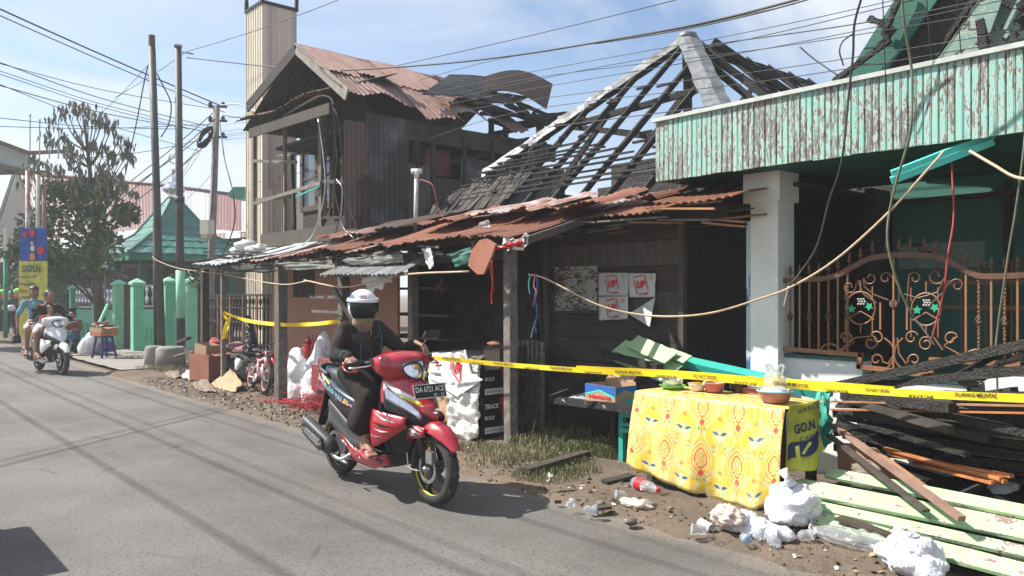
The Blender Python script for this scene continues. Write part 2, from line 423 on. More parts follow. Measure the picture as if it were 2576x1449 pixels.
simple('tile_green', (0.035,0.15,0.115), (0.05,0.19,0.15), 5, rough=0.35, bump=0.1, vary=0.15, spec=0.5)
simple('eave_green', (0.03,0.24,0.15), (0.025,0.20,0.12), 3, rough=0.5, bump=0.05, vary=0)
simple('white_plaster', (0.74,0.76,0.73), (0.60,0.62,0.58), 2.5, rough=0.8, bump=0.15, vary=0, lo=0.45, hi=0.8)
simple('blue_plaster', (0.42,0.50,0.53), (0.05,0.12,0.28), 6, rough=0.8, bump=0.2, vary=0, stretch=(2,2,0.5), lo=0.5, hi=0.54)
simple('concrete', (0.28,0.265,0.235), (0.18,0.165,0.145), 5, rough=0.9, bump=0.5, vary=0.1)
simple('pole_dark', (0.075,0.075,0.075), (0.045,0.045,0.045), 5, rough=0.6, bump=0.2, vary=0.1, stretch=(1,1,.4))
simple('pole_green', (0.06,0.30,0.20), (0.05,0.25,0.17), 5, rough=0.6, bump=0.1, vary=0)
simple('peach_wall', (0.36,0.20,0.14), (0.30,0.165,0.115), 1.6, rough=0.85, bump=0.2, vary=0.04)
simple('iron_sunlit', (0.23,0.105,0.048), (0.30,0.15,0.07), 9, rough=0.5, bump=0.15, vary=0.05)  # fence iron as it looks in the sun, below the eave shade
simple('iron_shaded', (0.10,0.05,0.032), (0.15,0.075,0.042), 9, rough=0.5, bump=0.15, vary=0.05)  # darker copy of the fence iron, eave shade put into the colour
simple('leaf_paint', (0.02,0.36,0.18), (0.03,0.28,0.15), 9, rough=0.5, bump=0.1, vary=0)
simple('pearl', (0.5,0.47,0.42), (0.35,0.32,0.28), 9, rough=0.5, bump=0.1, vary=0)
simple('black_plastic', (0.022,0.023,0.025), (0.03,0.031,0.033), 8, rough=0.45, bump=0.04, vary=0)
simple('grey_plastic', (0.06,0.063,0.066), (0.045,0.047,0.05), 8, rough=0.5, bump=0.04, vary=0)
simple('gloss_black', (0.012,0.012,0.014), (0.016,0.016,0.018), 8, rough=0.12, bump=0, vary=0, spec=0.6)
simple('navy_paint', (0.016,0.028,0.06), (0.02,0.034,0.07), 4, rough=0.2, bump=0, vary=0, spec=0.6)
simple('seat_vinyl', (0.035,0.04,0.045), (0.05,0.055,0.06), 20, rough=0.5, bump=0.12, vary=0)
simple('tyre', (0.035,0.034,0.033), (0.055,0.052,0.048), 9, rough=0.85, bump=0.3, vary=0)
simple('alloy_black', (0.018,0.018,0.02), (0.022,0.022,0.024), 9, rough=0.3, bump=0, vary=0, spec=0.6)
def carpaint(name, c):
    m = Mat(name, 0.28, 0.0, 0.6); m.base(m.mix(c, tuple(x*0.85 for x in c), m.noise(3).ramp(.4,.6)))
    m.b.inputs['Coat Weight'].default_value = 0.7; m.b.inputs['Coat Roughness'].default_value = 0.06; m.rough(m.noise(24).ramp(.2,.9)*0.25+0.2); M[name] = m.m
carpaint('red_paint', (0.40,0.006,0.018)); carpaint('white_paint', (0.72,0.73,0.74)); carpaint('orange_paint', (0.55,0.07,0.02)); carpaint('maroon_paint', (0.20,0.008,0.02))
for nm, c in (('yellow_print', (0.80,0.66,0.05)), ('white_print', (0.82,0.82,0.80)), ('red_print', (0.60,0.02,0.035)), ('navy_print', (0.02,0.025,0.10)), ('black_print', (0.02,0.02,0.02)),
              ('grey_print', (0.28,0.29,0.30)), ('pale_blue_print', (0.25,0.45,0.62)), ('green_print', (0.30,0.45,0.30)), ('pink_print', (0.75,0.35,0.45)), ('orange_print', (0.75,0.25,0.04)), ('blue_print', (0.03,0.13,0.42))):
    simple(nm, c, tuple(x*0.85 for x in c), 12, rough=0.5, bump=0.03, vary=0)
def glass(name, c=(0.9,0.95,1.0), rough=0.03, trans=1.0, alpha=1.0):
    m = Mat(name, rough, 0.0, 0.5); m.base(m.mix(c, tuple(x*0.93 for x in c), m.noise(5).ramp(.4,.6))); m.b.inputs['Transmission Weight'].default_value = trans
    m.b.inputs['IOR'].default_value = 1.3; m.b.inputs['Alpha'].default_value = alpha; M[name] = m.m
glass('lens_glass', (0.95,0.96,1.0)); glass('clear_plastic', (0.86,0.90,0.93), 0.15, 0.7, 0.6)
glass('dark_visor', (0.02,0.03,0.028), 0.06, 0.0, 1.0)
simple('reflector', (0.85,0.86,0.88), (0.7,0.7,0.72), 30, rough=0.18, metal=1.0, bump=0.2, vary=0)
simple('amber', (0.9,0.35,0.05), (0.8,0.3,0.05), 8, rough=0.2, bump=0, vary=0)
simple('skin', (0.33,0.175,0.115), (0.27,0.135,0.085), 6, rough=0.55, bump=0.08, vary=0.08)
simple('hair', (0.012,0.010,0.009), (0.02,0.017,0.015), 40, rough=0.5, bump=0.5, vary=0)
def cloth(name, c, c2=None, sc=5, bump=0.5):
    m = Mat(name, 0.92, 0.0, 0.15); c2 = c2 or tuple(x*0.75 for x in c)
    n = m.noise(sc, detail=5); f = m.noise(9, (1,1,0.5), 3, 0.5, 1.2)
    m.base(m.mix(c, c2, n.ramp(0.4,0.65))); m.bump(f + m.noise(160)*0.08, bump, 0.02); M[name] = m.m
cloth('jacket_cloth', (0.040,0.034,0.032)); cloth('trouser_cloth', (0.026,0.021,0.019), bump=0.7); cloth('teal_trim', (0.05,0.20,0.22))
cloth('hijab_cloth', (0.28,0.22,0.14)); cloth('cyan_shirt', (0.16,0.36,0.44)); cloth('red_shirt', (0.5,0.07,0.06)); cloth('dark_shirt', (0.035,0.03,0.028))
cloth('white_cloth', (0.66,0.66,0.66)); cloth('olive_cloth', (0.06,0.07,0.03)); cloth('jeans', (0.02,0.11,0.17)); cloth('dark_jeans', (0.02,0.025,0.04)); cloth('brown_cloth', (0.16,0.09,0.05))
cloth('white_sack', (0.74,0.74,0.75), (0.62,0.62,0.64), 3, 0.8); cloth('brown_sack', (0.24,0.19,0.15)); cloth('red_sack', (0.35,0.03,0.035), (0.22,0.12,0.11), 14)
def sackweave():
    m = Mat('printed_red_sack', 0.85); z = m.noise(30, (1,1,6)); w = m.noise(7, (1,1,8), 2)
    m.base(m.mix((0.16,0.035,0.05), (0.36,0.22,0.22), (w*0.7+z*0.3).ramp(0.5,0.56))); m.bump(m.noise(8), 0.6, 0.03); M['printed_red_sack'] = m.m
sackweave()
def shinybag():
    m = Mat('plastic_bag', 0.32, 0, 0.5); m.base(m.mix((0.72,0.72,0.74), (0.58,0.58,0.61), m.noise(6).ramp(.4,.7)))
    m.b.inputs['Subsurface Weight'].default_value = 0.0; r1 = (m.noise(7, dist=1.2, detail=3)-0.5).abs(); r2 = (m.noise(17, dist=0.8, detail=2)-0.5).abs(); m.bump(r1*2.0+r2*0.8, 0.9, 0.02); m.b.inputs['Subsurface Weight'].default_value = 0.35; m.b.inputs['Subsurface Radius'].default_value = (0.03,0.03,0.03); M['plastic_bag'] = m.m
    m = Mat('black_bag', 0.25, 0, 0.5); m.base(m.mix((0.012,0.012,0.014),(0.02,0.02,0.022),m.noise(9))); m.bump(m.voro(14)+m.noise(20, dist=2), 1.0, 0.03); M['black_bag'] = m.m
    m = Mat('wrap_film', 0.28, 0, 0.5); m.base(m.mix((0.72,0.71,0.67),(0.50,0.49,0.46),m.noise(7, dist=1).ramp(.45,.7))); m.bump(m.voro(6)+m.noise(11, dist=2), 0.9, 0.02); M['wrap_film'] = m.m
shinybag()
simple('cardboard', (0.42,0.28,0.17), (0.36,0.235,0.14), 3, rough=0.9, bump=0.1, vary=0.12)
simple('cardboard_red', (0.30,0.12,0.075), (0.24,0.095,0.06), 3, rough=0.85, bump=0.1, vary=0.05)
simple('paper_white', (0.70,0.70,0.68), (0.60,0.60,0.58), 3, rough=0.7, bump=0.4, vary=0.04, bscale=7, dist=0.02)
simple('paper_dim', (0.50,0.53,0.50), (0.40,0.42,0.40), 5, rough=0.8, bump=0.4, vary=0.04, bscale=7, dist=0.02)
simple('red_strip', (0.42,0.03,0.04), (0.32,0.02,0.03), 30, rough=0.6, bump=0.3, vary=0.3)
simple('red_weave', (0.22,0.025,0.03), (0.34,0.17,0.15), 28, rough=0.7, bump=1.0, vary=0.1, lo=0.5, hi=0.58, dist=0.03, bscale=34)
simple('purple_bag', (0.10,0.04,0.25), (0.07,0.03,0.2), 6, rough=0.4, bump=0.4)
simple('stool_blue', (0.015,0.04,0.11), (0.012,0.03,0.09), 6, rough=0.45, bump=0.05, vary=0)
simple('green_plastic', (0.20,0.62,0.08), (0.16,0.5,0.06), 6, rough=0.3, bump=0, vary=0)
simple('pink_plastic', (0.50,0.13,0.17), (0.42,0.1,0.13), 6, rough=0.3, bump=0, vary=0)
simple('mauve_plastic', (0.34,0.15,0.15), (0.28,0.12,0.12), 6, rough=0.35, bump=0, vary=0)
simple('maroon_plastic', (0.20,0.05,0.04), (0.16,0.04,0.03), 6, rough=0.35, bump=0, vary=0)
simple('food', (0.50,0.45,0.33), (0.3,0.27,0.18), 30, rough=0.7, bump=0.5, vary=0)
simple('tile_clay', (0.36,0.15,0.095), (0.28,0.11,0.07), 4, rough=0.85, bump=0.35, vary=0)
simple('bike_red', (0.60,0.02,0.045), (0.5,0.015,0.035), 6, rough=0.3, bump=0, vary=0)
simple('bike_pink', (0.72,0.45,0.44), (0.65,0.4,0.4), 6, rough=0.35, bump=0, vary=0)
simple('cable_black', (0.022,0.022,0.022), (0.04,0.04,0.04), 20, rough=0.5, bump=0.1, vary=0)
simple('cable_cream', (0.52,0.40,0.28), (0.4,0.29,0.19), 12, rough=0.6, bump=0.1, vary=0)
simple('cable_green', (0.16,0.17,0.10), (0.10,0.11,0.08), 12, rough=0.6, bump=0.1, vary=0)
simple('cable_red', (0.40,0.06,0.06), (0.3,0.04,0.04), 12, rough=0.6, bump=0.1, vary=0)
simple('cable_silver', (0.6,0.6,0.6), (0.5,0.5,0.5), 12, rough=0.3, metal=.6, bump=0, vary=0)
simple('tape_yellow', (0.78,0.60,0.02), (0.70,0.53,0.02), 5, rough=0.35, bump=0.1, vary=0)
simple('bark', (0.12,0.095,0.07), (0.07,0.055,0.04), 9, rough=0.9, bump=0.7, stretch=(1,1,.4))
def leafmat(name, c, c2, c3):
    m = Mat(name, 0.55, 0, 0.35)
    n = m.noise(1.7, detail=3); n2 = m.noise(14, detail=2)
    col = m.mix(c, c2, n.ramp(.38,.62)); col = m.mix(col, c3, n2.ramp(.52,.72)*0.8); m.base(col)
    M[name] = m.m
leafmat('leaves_green', (0.05,0.095,0.03), (0.085,0.14,0.045), (0.12,0.12,0.05))
leafmat('leaves_dry', (0.13,0.14,0.085), (0.17,0.16,0.11), (0.075,0.08,0.05))
leafmat('leaves_far', (0.05,0.10,0.03), (0.09,0.15,0.04), (0.03,0.06,0.02))
leafmat('grass_blade', (0.12,0.15,0.055), (0.24,0.22,0.12), (0.30,0.26,0.16))
def asphalt():
    m = Mat('asphalt', 0.85, 0, 0.3)
    ag = m.voro(85, out='Distance'); n = m.noise(0.5, detail=5); f = m.noise(130, detail=2); st = m.noise(0.8, (2.2,0.14,1), 4); sp = m.noise(48, detail=3, rough=0.7)
    c = m.mix((0.150,0.141,0.130), (0.098,0.092,0.086), n.ramp(.38,.62)); xx, yy_, zz = m.xyz(); big = m.noise(0.9, detail=7, rough=0.7); c = m.mix(c, (0.085,0.08,0.076), big.ramp(.60,.68)*0.35); dn = (m.noise(2.2, detail=6, rough=0.7)*1.1 + (xx-4.15)*1.2); c = m.mix(c, (0.20,0.165,0.13), dn.ramp(.25,.62)*0.75); crk = m.voro(0.55, (1,0.6,1), 'DISTANCE_TO_EDGE'); c = m.mix(c, (0.05,0.047,0.045), crk.lt(0.006)*m.noise(1.1).ramp(.5,.6)*0.55); c = m.mix(c, (0.172,0.160,0.143), st.ramp(.5,.7)*0.6)
    c = m.mix(c, (0.055,0.05,0.048), sp.ramp(0.54,0.63)*0.75); c = m.mix(c, (0.26,0.25,0.23), f.ramp(0.66,0.76)*0.55)
    m.base(c); m.bump(ag*0.5+sp, 0.5, 0.006); M['asphalt'] = m.m
asphalt()
def soil():
    m = Mat('soil', 0.95, 0, 0.15)
    n = m.noise(1.2, detail=6); f = m.noise(18, detail=5, rough=0.7); p = m.noise(60, detail=3)
    c = m.mix((0.165,0.125,0.092), (0.12,0.095,0.075), n.ramp(.4,.62)); c = m.mix(c, (0.075,0.055,0.042), f.ramp(.52,.66)*0.7); c = m.mix(c, (0.34,0.30,0.25), p.ramp(.64,.72)*0.7)
    m.base(c); m.bump(f+p*0.5, 0.9, 0.02); M['soil'] = m.m
soil()
simple('paving', (0.26,0.24,0.215), (0.20,0.18,0.16), 3, rough=0.9, bump=0.5, vary=0)
simple('stone', (0.24,0.20,0.165), (0.15,0.12,0.10), 12, rough=0.9, bump=0.5, vary=0.35)
def tablecloth():
    m = Mat('floral_oilcloth', 0.5, 0, 0.3); u, v = m.uv()   
    W, Hh = 0.30, 0.40
    def cellc(off):
        a = (u/W + off); iu = a.floor(); fu = (a.fract() - 0.5)*W
        fv = ((v/Hh + off).fract() - 0.5)*Hh
        return fu, fv
    base = m.mix((0.74,0.50,0.05), (0.70,0.55,0.20), m.noise(9, detail=3).ramp(.45,.6))
    def ring(c, d, lo, hi, colr): return m.mix(c, colr, d.gt(lo)*d.lt(hi))
    c = base
    # ogee lattice
    for off in (0.0,):
        fu, fv = cellc(off)
        og = (fu.abs() - ((fv*(2*math.pi/Hh))._m('COSINE')*0.055 + 0.075)).abs()
        c = m.mix(c, (0.72,0.64,0.32), og.lt(0.007)*0.8)
        c = m.mix(c, (0.48,0.50,0.24), og.lt(0.003)*((v*60.0).sin().gt(0.0))*0.8)
    fu, fv = cellc(0.0)
    # medallion: teardrop-diamond
    y = fv; d = (fu*fu*1.5 + y*y*0.62).sqrt() + fu.abs()*0.12 + (fu*95.0)._m('COSINE')*(-0.003)
    c = ring(c, d, 0.0, 0.112, (0.30,0.34,0.22)); c = ring(c, d, 0.0, 0.107, (0.80,0.62,0.20)); c = ring(c, d, 0.0, 0.093, (0.74,0.40,0.10))
    c = ring(c, d, 0.0, 0.080, (0.80,0.60,0.16)); c = ring(c, d, 0.052, 0.064, (0.70,0.16,0.10)); c = ring(c, d, 0.0, 0.045, (0.82,0.50,0.14))
    e1 = ((fu.abs()-0.027).pw(2.0) + (y+0.045).pw(2.0)).sqrt(); c = ring(c, e1, 0.0, 0.020, (0.82,0.56,0.22)); c = ring(c, e1, 0.0, 0.008, (0.76,0.14,0.06))
    e2 = (fu*fu + (y-0.02).pw(2.0)).sqrt(); c = ring(c, e2, 0.0, 0.016, (0.45,0.30,0.14)); c = ring(c, e2, 0.0, 0.011, (0.80,0.72,0.40))
    tip = (fu.abs()*1.4 + (y+0.118).abs()); c = m.mix(c, (0.72,0.09,0.07), tip.lt(0.032))
    stem = fu.abs().lt(0.0028)*(y.lt(-0.135)); c = m.mix(c, (0.16,0.30,0.28), stem)
    lf = ((fu.abs()-0.022)*1.6)._m('ABSOLUTE') + (y+0.175 - fu.abs()*0.5).abs(); c = m.mix(c, (0.34,0.38,0.14), lf.lt(0.022))
    # paisley drops beside
    pd = ((fu.abs()-0.098).pw(2.0)*2.2 + (y-0.10 - fu.abs()*0.3+0.03).pw(2.0)*0.6).sqrt(); c = ring(c, pd, 0.0, 0.022, (0.24,0.30,0.18)); c = ring(c, pd, 0.0, 0.014, (0.62,0.58,0.24))
    # tulips in the other cells
    gu, gv = cellc(0.5)
    t1 = ((gu*gu)*1.2 + (gv).pw(2.0)).sqrt(); c = m.mix(c, (0.80,0.74,0.40), t1.lt(0.050)*0.7)
    wing = (gv - gu.abs()*0.30 - 0.010).abs() + (gu.abs()-0.034).abs()*0.42; c = m.mix(c, (0.02,0.13,0.24), wing.lt(0.016)*gu.abs().gt(0.010))
    pet = (gu.abs()*1.5 + (gv-0.030).abs()); c = m.mix(c, (0.80,0.62,0.20), pet.lt(0.034)); c = m.mix(c, (0.62,0.10,0.08), pet.lt(0.036)*pet.gt(0.030)); 
    e3 = (gu*gu + (gv-0.026).pw(2.0)).sqrt(); c = ring(c, e3, 0.0, 0.009, (0.05,0.20,0.30)); c = ring(c, e3, 0.0, 0.005, (0.8,0.75,0.5))
    dots = ((gu.abs()-0.020).pw(2.0) + (gv+0.030).pw(2.0)).sqrt(); c = ring(c, dots, 0.0, 0.007, (0.76,0.28,0.16))
    c = m.mix(c, (0.16,0.28,0.28), gu.abs().lt(0.0026)*gv.lt(-0.045)*gv.gt(-0.125))
    lf2 = (gu.abs()-0.016).abs()*1.8 + (gv+0.070 - gu.abs()).abs(); c = m.mix(c, (0.42,0.44,0.12), lf2.lt(0.018))
    cw = (gu.abs()*0.9 + (gv-0.128).abs()); c = m.mix(c, (0.72,0.16,0.10), cw.lt(0.020)*((gu*260.0).sin().abs().gt(0.35)))
    arc = ((gu*gu + (gv+0.01).pw(2.0)).sqrt() - 0.075).abs(); c = m.mix(c, (0.35,0.38,0.22), arc.lt(0.0035)*((gu*170.0).sin().gt(0.2))*0.8)
    c = m.mix(c, (0.86,0.80,0.52), m.noise(3.5, detail=3).ramp(.55,.75)*0.35)
    m.base(c); m.bump(m.noise(5, detail=2)+(m.noise(3, (1,1,0.4), detail=2, dist=1.0)-0.5).abs()*1.5, 0.55, 0.03); M['floral_oilcloth'] = m.m
tablecloth()
def helmetmat():
    m = Mat('helmet_shell', 0.15, 0, 0.6); x, y, z = m.xyz(); jg = m.noise(16, detail=1, dist=1.0)*0.16-0.08; a = m.noise(30, detail=1)
    c = m.mix((0.80,0.81,0.82), (0.02,0.14,0.36), ((x+jg).lt(0.045))*((x+jg).gt(-0.055))*((z-jg).lt(0.095))*((z+jg*0.5).gt(0.0))*a.gt(0.36))
    c = m.mix(c, (0.55,0.46,0.14), m.noise(26, detail=2).gt(0.58)*(x.lt(-0.03))*(z.lt(0.03)))
    c = m.mix(c, (0.02,0.03,0.10), m.noise(19, detail=2).gt(0.60)*(x.lt(0.0))*(z.lt(0.02)))
    m.base(c); m.b.inputs['Coat Weight'].default_value = 0.5; M['helmet_shell'] = m.m
helmetmat()
simple('lid_blue', (0.22,0.36,0.52), (0.5,0.58,0.66), 30, rough=0.3, bump=0.1, vary=0)
simple('pink_wood', (0.30,0.19,0.145), (0.20,0.12,0.09), 6, bump=0.3, vary=0.1)
def dirtyc(name, c):
    m = Mat(name, 0.6); m.base(m.mix(c, tuple(x*.6 for x in c), m.noise(8).ramp(.4,.7))); M[name] = m.m
dirtyc('banner_yellow', (0.62,0.60,0.10)); dirtyc('banner_blue', (0.02,0.09,0.40)); dirtyc('flag_yellow', (0.40,0.42,0.04)); dirtyc('tarp_green', (0.06,0.42,0.31))
def rnd(a, b): return random.uniform(a, b)
g = MB(); g.add([(-400,-300,-0.02),(500,-300,-0.02),(500,700,-0.02),(-400,700,-0.02)], [(0,1,2,3)]); struct(g, 'ground', M['soil'])
g = MB(); g.grid(lambda u, v: Vector((-2.6 + u*6.95, -12+v*132, 0.0 + 0.03*math.sin(math.pi*u)-0.012)), 8, 60); struct(g, 'road', M['asphalt'], True)
def vz(x, y):
    e = 4.06 + 0.10*mnoise.noise(Vector((y*0.9, 3, 0))) + 0.05*mnoise.noise(Vector((y*4, 7, 0)))
    t = max(0, min(1, (x-e)/0.25))
    n = mnoise.noise(Vector((x*1.6, y*1.6, 0)))*0.022 + mnoise.noise(Vector((x*6, y*6, 2)))*0.014 + mnoise.noise(Vector((x*17, y*17, 5)))*0.007
    return -0.03 + t*(0.052 + n)
g = MB(); g.grid(lambda u, v: Vector((3.8+u*5.0, 0.4+v*16.6, vz(3.8+u*5.0, 0.4+v*16.6))), 130, 400); struct(g, 'roadside_verge', M['soil'], True)
g = MB(); g.grid(lambda u, v: Vector((4.45+u*2.4, 16.9+v*9, 0.045+0.02*mnoise.noise(Vector((u*6, v*20, 1))))), 12, 40); struct(g, 'concrete_pavement', M['paving'], True)
def scatter_rubble():
    mb = MB(); rs = random.Random(3)
    for i in range(1900):
        y = rs.uniform(1.2, 15); x = 4.15 + abs(rs.gauss(0, 0.55))
        if i % 3 == 0: y = rs.uniform(8, 15); x = rs.uniform(4.3, 5.6)
        if x > 7: continue
        r = rs.uniform(0.005, 0.014) * (1.25 if y > 8 else 1) * (2 if rs.random() < 0.04 else 1)
        R = Euler((rs.random()*6, rs.random()*6, rs.random()*6)).to_matrix()
        mb.cur = rs.choice((0, 0, 0, 1, 1, 1, 4, 4, 2, 3)) if i % 4 else 1
        mb.box((x, y, vz(x, y)+r*0.3), (r*rs.uniform(1, 2.4), r*rs.uniform(.8, 1.6), r*rs.uniform(.5, 1.2)), R)
    struct(mb, 'rubble', [M['stone'], M['soil'], M['soot'], M['paper_white'], M['brown_wood']], kind='stuff')
scatter_rubble()
def stone(px, py, r, lab):
    p = PZ(px, py, 0.02); mb = MB(); mb.ell((p.x, p.y, 0.02+r*0.35), (r*1.25, r*0.9, r*0.6), None, 12, 8, 0.5)
    solo(mb, 'stone', M['stone'], lab, 'stone', 'stones lying at the road edge', True)
stone(1588, 1317, 0.042, 'round grey stone lying at the asphalt edge in front of the cloth covered table')
stone(1512, 1268, 0.028, 'small stone beside the broken slat at the asphalt edge')
stone(1000, 1085-62, 0.05, 'stone on the dirt near the white sacks')
stone(640, 985, 0.06, 'stone lying beside the small bicycle wheel on the rubble')
stone(1640, 1275, 0.035, 'pale stone in the leaf litter beneath the table corner')
def corr(mb, p0, U, W, waves, nu=4, amp=0.011, sag=None, jag=0.0, per=6):
    p0 = Vector(p0); U = Vector(U); W = Vector(W); n = U.cross(W).normalized(); nv = int(waves*per); rs = random.random()*50
    def fn(u, v):
        uu = u
        if jag and u > 0.99: uu = 1 + jag*mnoise.noise(Vector((v*waves*0.6, rs, 0))) - jag*0.4*abs(mnoise.noise(Vector((v*waves*2.1, rs, 3))))
        p = p0 + U*uu + W*v + n*(amp*math.sin(2*math.pi*waves*v))
        if sag: p = p + sag(u, v)
        return p
    mb.grid(fn, nu, nv); return mb
def planks_on(parent, mat, a, b, h0, h1, n, X=None, thick=0.02, gap=0.006, name='plank', jit=0.004, outward=(-1,0,0)):
    """n horizontal planks from point a to b (plan), stacked from h0 to h1"""
    a = Vector(a); b = Vector(b); o = Vector(outward); hh = (h1-h0)/n
    for i in range(n):
        mb = MB(); z = h0 + hh*(i+0.5); off = o*rnd(0, jit*2)
        mb.beam(Vector((a.x, a.y, z))+off, Vector((b.x, b.y, z+rnd(-jit, jit)))+off, thick, hh-gap, seg=1)
        mb.build(name, mat if not isinstance(mat, list) else random.choice(mat), parent)
def boards_on(parent, mat, a, b, h0, h1, n, thick=0.02, gap=0.005, name='board', jit=0.004, outward=(-1,0,0), jag=0):
    """n upright boards side by side from a to b"""
    a = Vector(a); b = Vector(b); d = (b-a); w = d.length/n; o = Vector(outward)
    for i in range(n):
        p = a + d*((i+0.5)/n) + o*rnd(0, jit*2); mb = MB()
        mb.beam(Vector((p.x, p.y, h0 + rnd(-jag, 0))), Vector((p.x, p.y, h1+rnd(0, jag))), w-gap, thick, up=o)
        mb.build(name, mat if not isinstance(mat, list) else random.choice(mat), parent)
GH = thing('veranda_house', 'green house with peeling turquoise awning fascia and burnt gable above', 'house', (6.3, 2.0, 0))
FX = 5.9; Y0, Y1 = 0.15, PX(1649, 305, FX).y; ZT, ZB = 3.16, 2.60
nb = 44; bw = (Y1-Y0)/nb
for i in range(nb):
    y = Y0 + bw*(i+0.5); mb = MB(); zb = ZB + rnd(-0.006, 0.004)
    xo = FX + rnd(0, 0.004)
    # tongue and groove board with a bead down its middle
    sec = [(-0.5,0.0),(-0.44,-0.010),(-0.08,-0.010),(-0.05,-0.003),(-0.02,-0.012),(0.02,-0.012),(0.05,-0.003),(0.08,-0.010),(0.44,-0.010),(0.5,0.0),(0.5,0.012),(-0.5,0.012)]
    mb.prism([(xo+b, y+a*(bw-0.004), zb) for a, b in sec], (0, 0, ZT-0.012-zb)); mb.build('fascia_board', M['peeling_turquoise'], GH)
mb = MB(); mb.bb((FX-0.035, Y0, ZT-0.012), (FX+0.05, Y1+0.02, ZT+0.022)); mb.build('fascia_cap', M['paper_dim'], GH, label='pale strip capping the fascia')
mb = MB(); mb.bb((FX+0.02, Y1-0.02, ZB), (FX+2.4, Y1, ZT-0.02)); mb.build('awning_end_panel', M['peeling_turquoise'], GH)
mb = MB(); mb.bb((FX+0.02, Y0, ZT-0.045), (8.0, Y1-0.022, ZT-0.016)); mb.build('awning_roof', M['concrete'], GH)
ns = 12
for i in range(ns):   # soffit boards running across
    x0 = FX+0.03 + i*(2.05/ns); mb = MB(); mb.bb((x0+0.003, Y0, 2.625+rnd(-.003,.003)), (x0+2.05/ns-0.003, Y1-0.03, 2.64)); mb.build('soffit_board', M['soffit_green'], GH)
def column(y, lab=None):
    mb = MB(); w = 0.27
    mb.bb((6.3, y-w/2, 0.0), (6.3+w, y+w/2, 2.36)); c = mb.build('column', M['white_plaster'], GH, label=lab)
    mb = MB(); mb.bb((6.275, y-w/2-0.03, 2.36), (6.3+w+0.03, y+w/2+0.06, 2.62)); mb.build('capital', M['white_plaster'], c)
    mb = MB(); mb.bb((6.302, y+w/2, 0.0), (6.3+w-0.05, y+w/2+0.045, 2.2)); mb.build('pilaster_strip', M['blue_plaster'], c, label='thin strip with worn dark blue paint')
CY = PX(1922, 700, 6.3).y; column(CY, 'white plastered column, shaded at the top'); column(0.2)
def lw(y0, y1, h):
    mb = MB(); mb.bb((6.42, y0, 0), (6.58, y1, h-0.03)); w = mb.build('low_wall', M['white_plaster'], GH)
    mb = MB(); mb.bb((6.402, y0, h-0.03), (6.60, y1, h)); mb.build('wall_capping', M['dark_green'], w)
ya = PX(2170, 900, 6.42).y; yb = PX(2425, 900, 6.42).y
lw(ya, CY-0.13, 1.02); lw(yb, ya-0.002, 0.90); lw(0.2, yb-0.002, 1.02)
mb = MB(); mb.bb((6.6, 0.1, 0), (8.6, CY+0.1, 0.30)); mb.build('porch_floor', M['concrete'], GH)
BX = 8.35
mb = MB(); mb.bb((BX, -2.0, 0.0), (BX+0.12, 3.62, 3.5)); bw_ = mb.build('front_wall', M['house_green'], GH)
def window(y0, y1, z0, z1, muntins, arch=0.08):
    mb = MB(); t = 0.05
    mb.bb((BX-0.045, y0-t, z0-t), (BX-0.004, y0, z1+t)); mb.bb((BX-0.045, y1, z0-t), (BX-0.004, y1+t, z1+t))
    mb.bb((BX-0.045, y0, z0-t), (BX-0.004, y1, z0))
    n = 12; ym = (y0+y1)/2
    top = [(BX-0.045, y0+(y1-y0)*i/n, z1-arch*abs(math.cos(math.pi*i/n))) for i in range(n+1)]
    mb.prism([(BX-0.045, y0, z1+t)] + top[::1] + [(BX-0.045, y1, z1+t)], (0.041, 0, 0))
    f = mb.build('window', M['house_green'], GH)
    mb = MB(); mb.bb((BX-0.012, y0, z0), (BX-0.006, y1, z1)); mb.build('pane', M['gloss_black'], f)
    for k in range(muntins):
        yy = y0+(y1-y0)*(k+1)/(muntins+1); mb = MB(); mb.bb((BX-0.03, yy-0.015, z0), (BX-0.013, yy+0.015, z1)); mb.build('muntin', M['rusty_iron'], f)
window(1.55, 2.35, 2.05, 2.42, 1); window(1.55, 2.35, 0.7, 1.85, 1); window(0.45, 1.2, 2.05, 2.42, 1); window(0.45, 1.2, 0.7, 1.85, 1)
mb = MB(); mb.bb((BX-0.05, 2.52, 0.3), (BX-0.004, 2.58, 2.6)); mb.build('brown_post', M['brown_wood'], GH)
mb = MB(); mb.bb((BX-0.09, -0.4, 2.46), (BX-0.004, 3.6, 2.50)); mb.build('wall_moulding', M['brown_wood'], GH)
mb = MB(); mb.bb((BX-0.02, 2.75, 1.8), (BX-0.004, 3.55, 2.05)); mb.build('scorched_patch', M['burnt_aqua'], GH)
GX = 7.9
P = lambda x, y, X=GX: PX(x, y, X)
mb = MB(); poly = [P(2135, 265), P(2230, 60), P(2330, -130), P(2800, -640), P(2800, 265)]
mb.prism(poly, (0.06, 0, 0)); mb.build('gable_wall', M['burnt_aqua'], GH)
mb = MB(); mb.prism([P(2095, 245, 7.6), P(2265, -25, 7.6), P(2330, -110, 7.6), P(2430, -110, 7.6), P(2350, 10, 7.6), P(2195, 225, 7.6)], (0.03, 0, 0)); mb.build('barge_board', M['dark_green'], GH)
mb = MB(); mb.prism([P(2195, 225, 7.7), P(2345, 10, 7.7), P(2420, -90, 7.7), P(2520, -90, 7.7), P(2425, 40, 7.7), P(2330, 180, 7.7), P(2290, 205, 7.7)], (0.04, 0, 0)); mb.build('scorched_soffit', M['charred'], GH)
def rafter(pts, X, w=0.05, h=0.07, mat='charred', par=GH, nm='rafter', seg=9, jit=0.22):
    a = PX(*pts[0], X) if len(pts[0]) == 2 else Vector(pts[0]); b = PX(*pts[1], X) if len(pts[1]) == 2 else Vector(pts[1])
    mb = MB(); mb.beam(a, b, w, h, seg=seg, jit=jit); return mb.build(nm, M[mat], par)
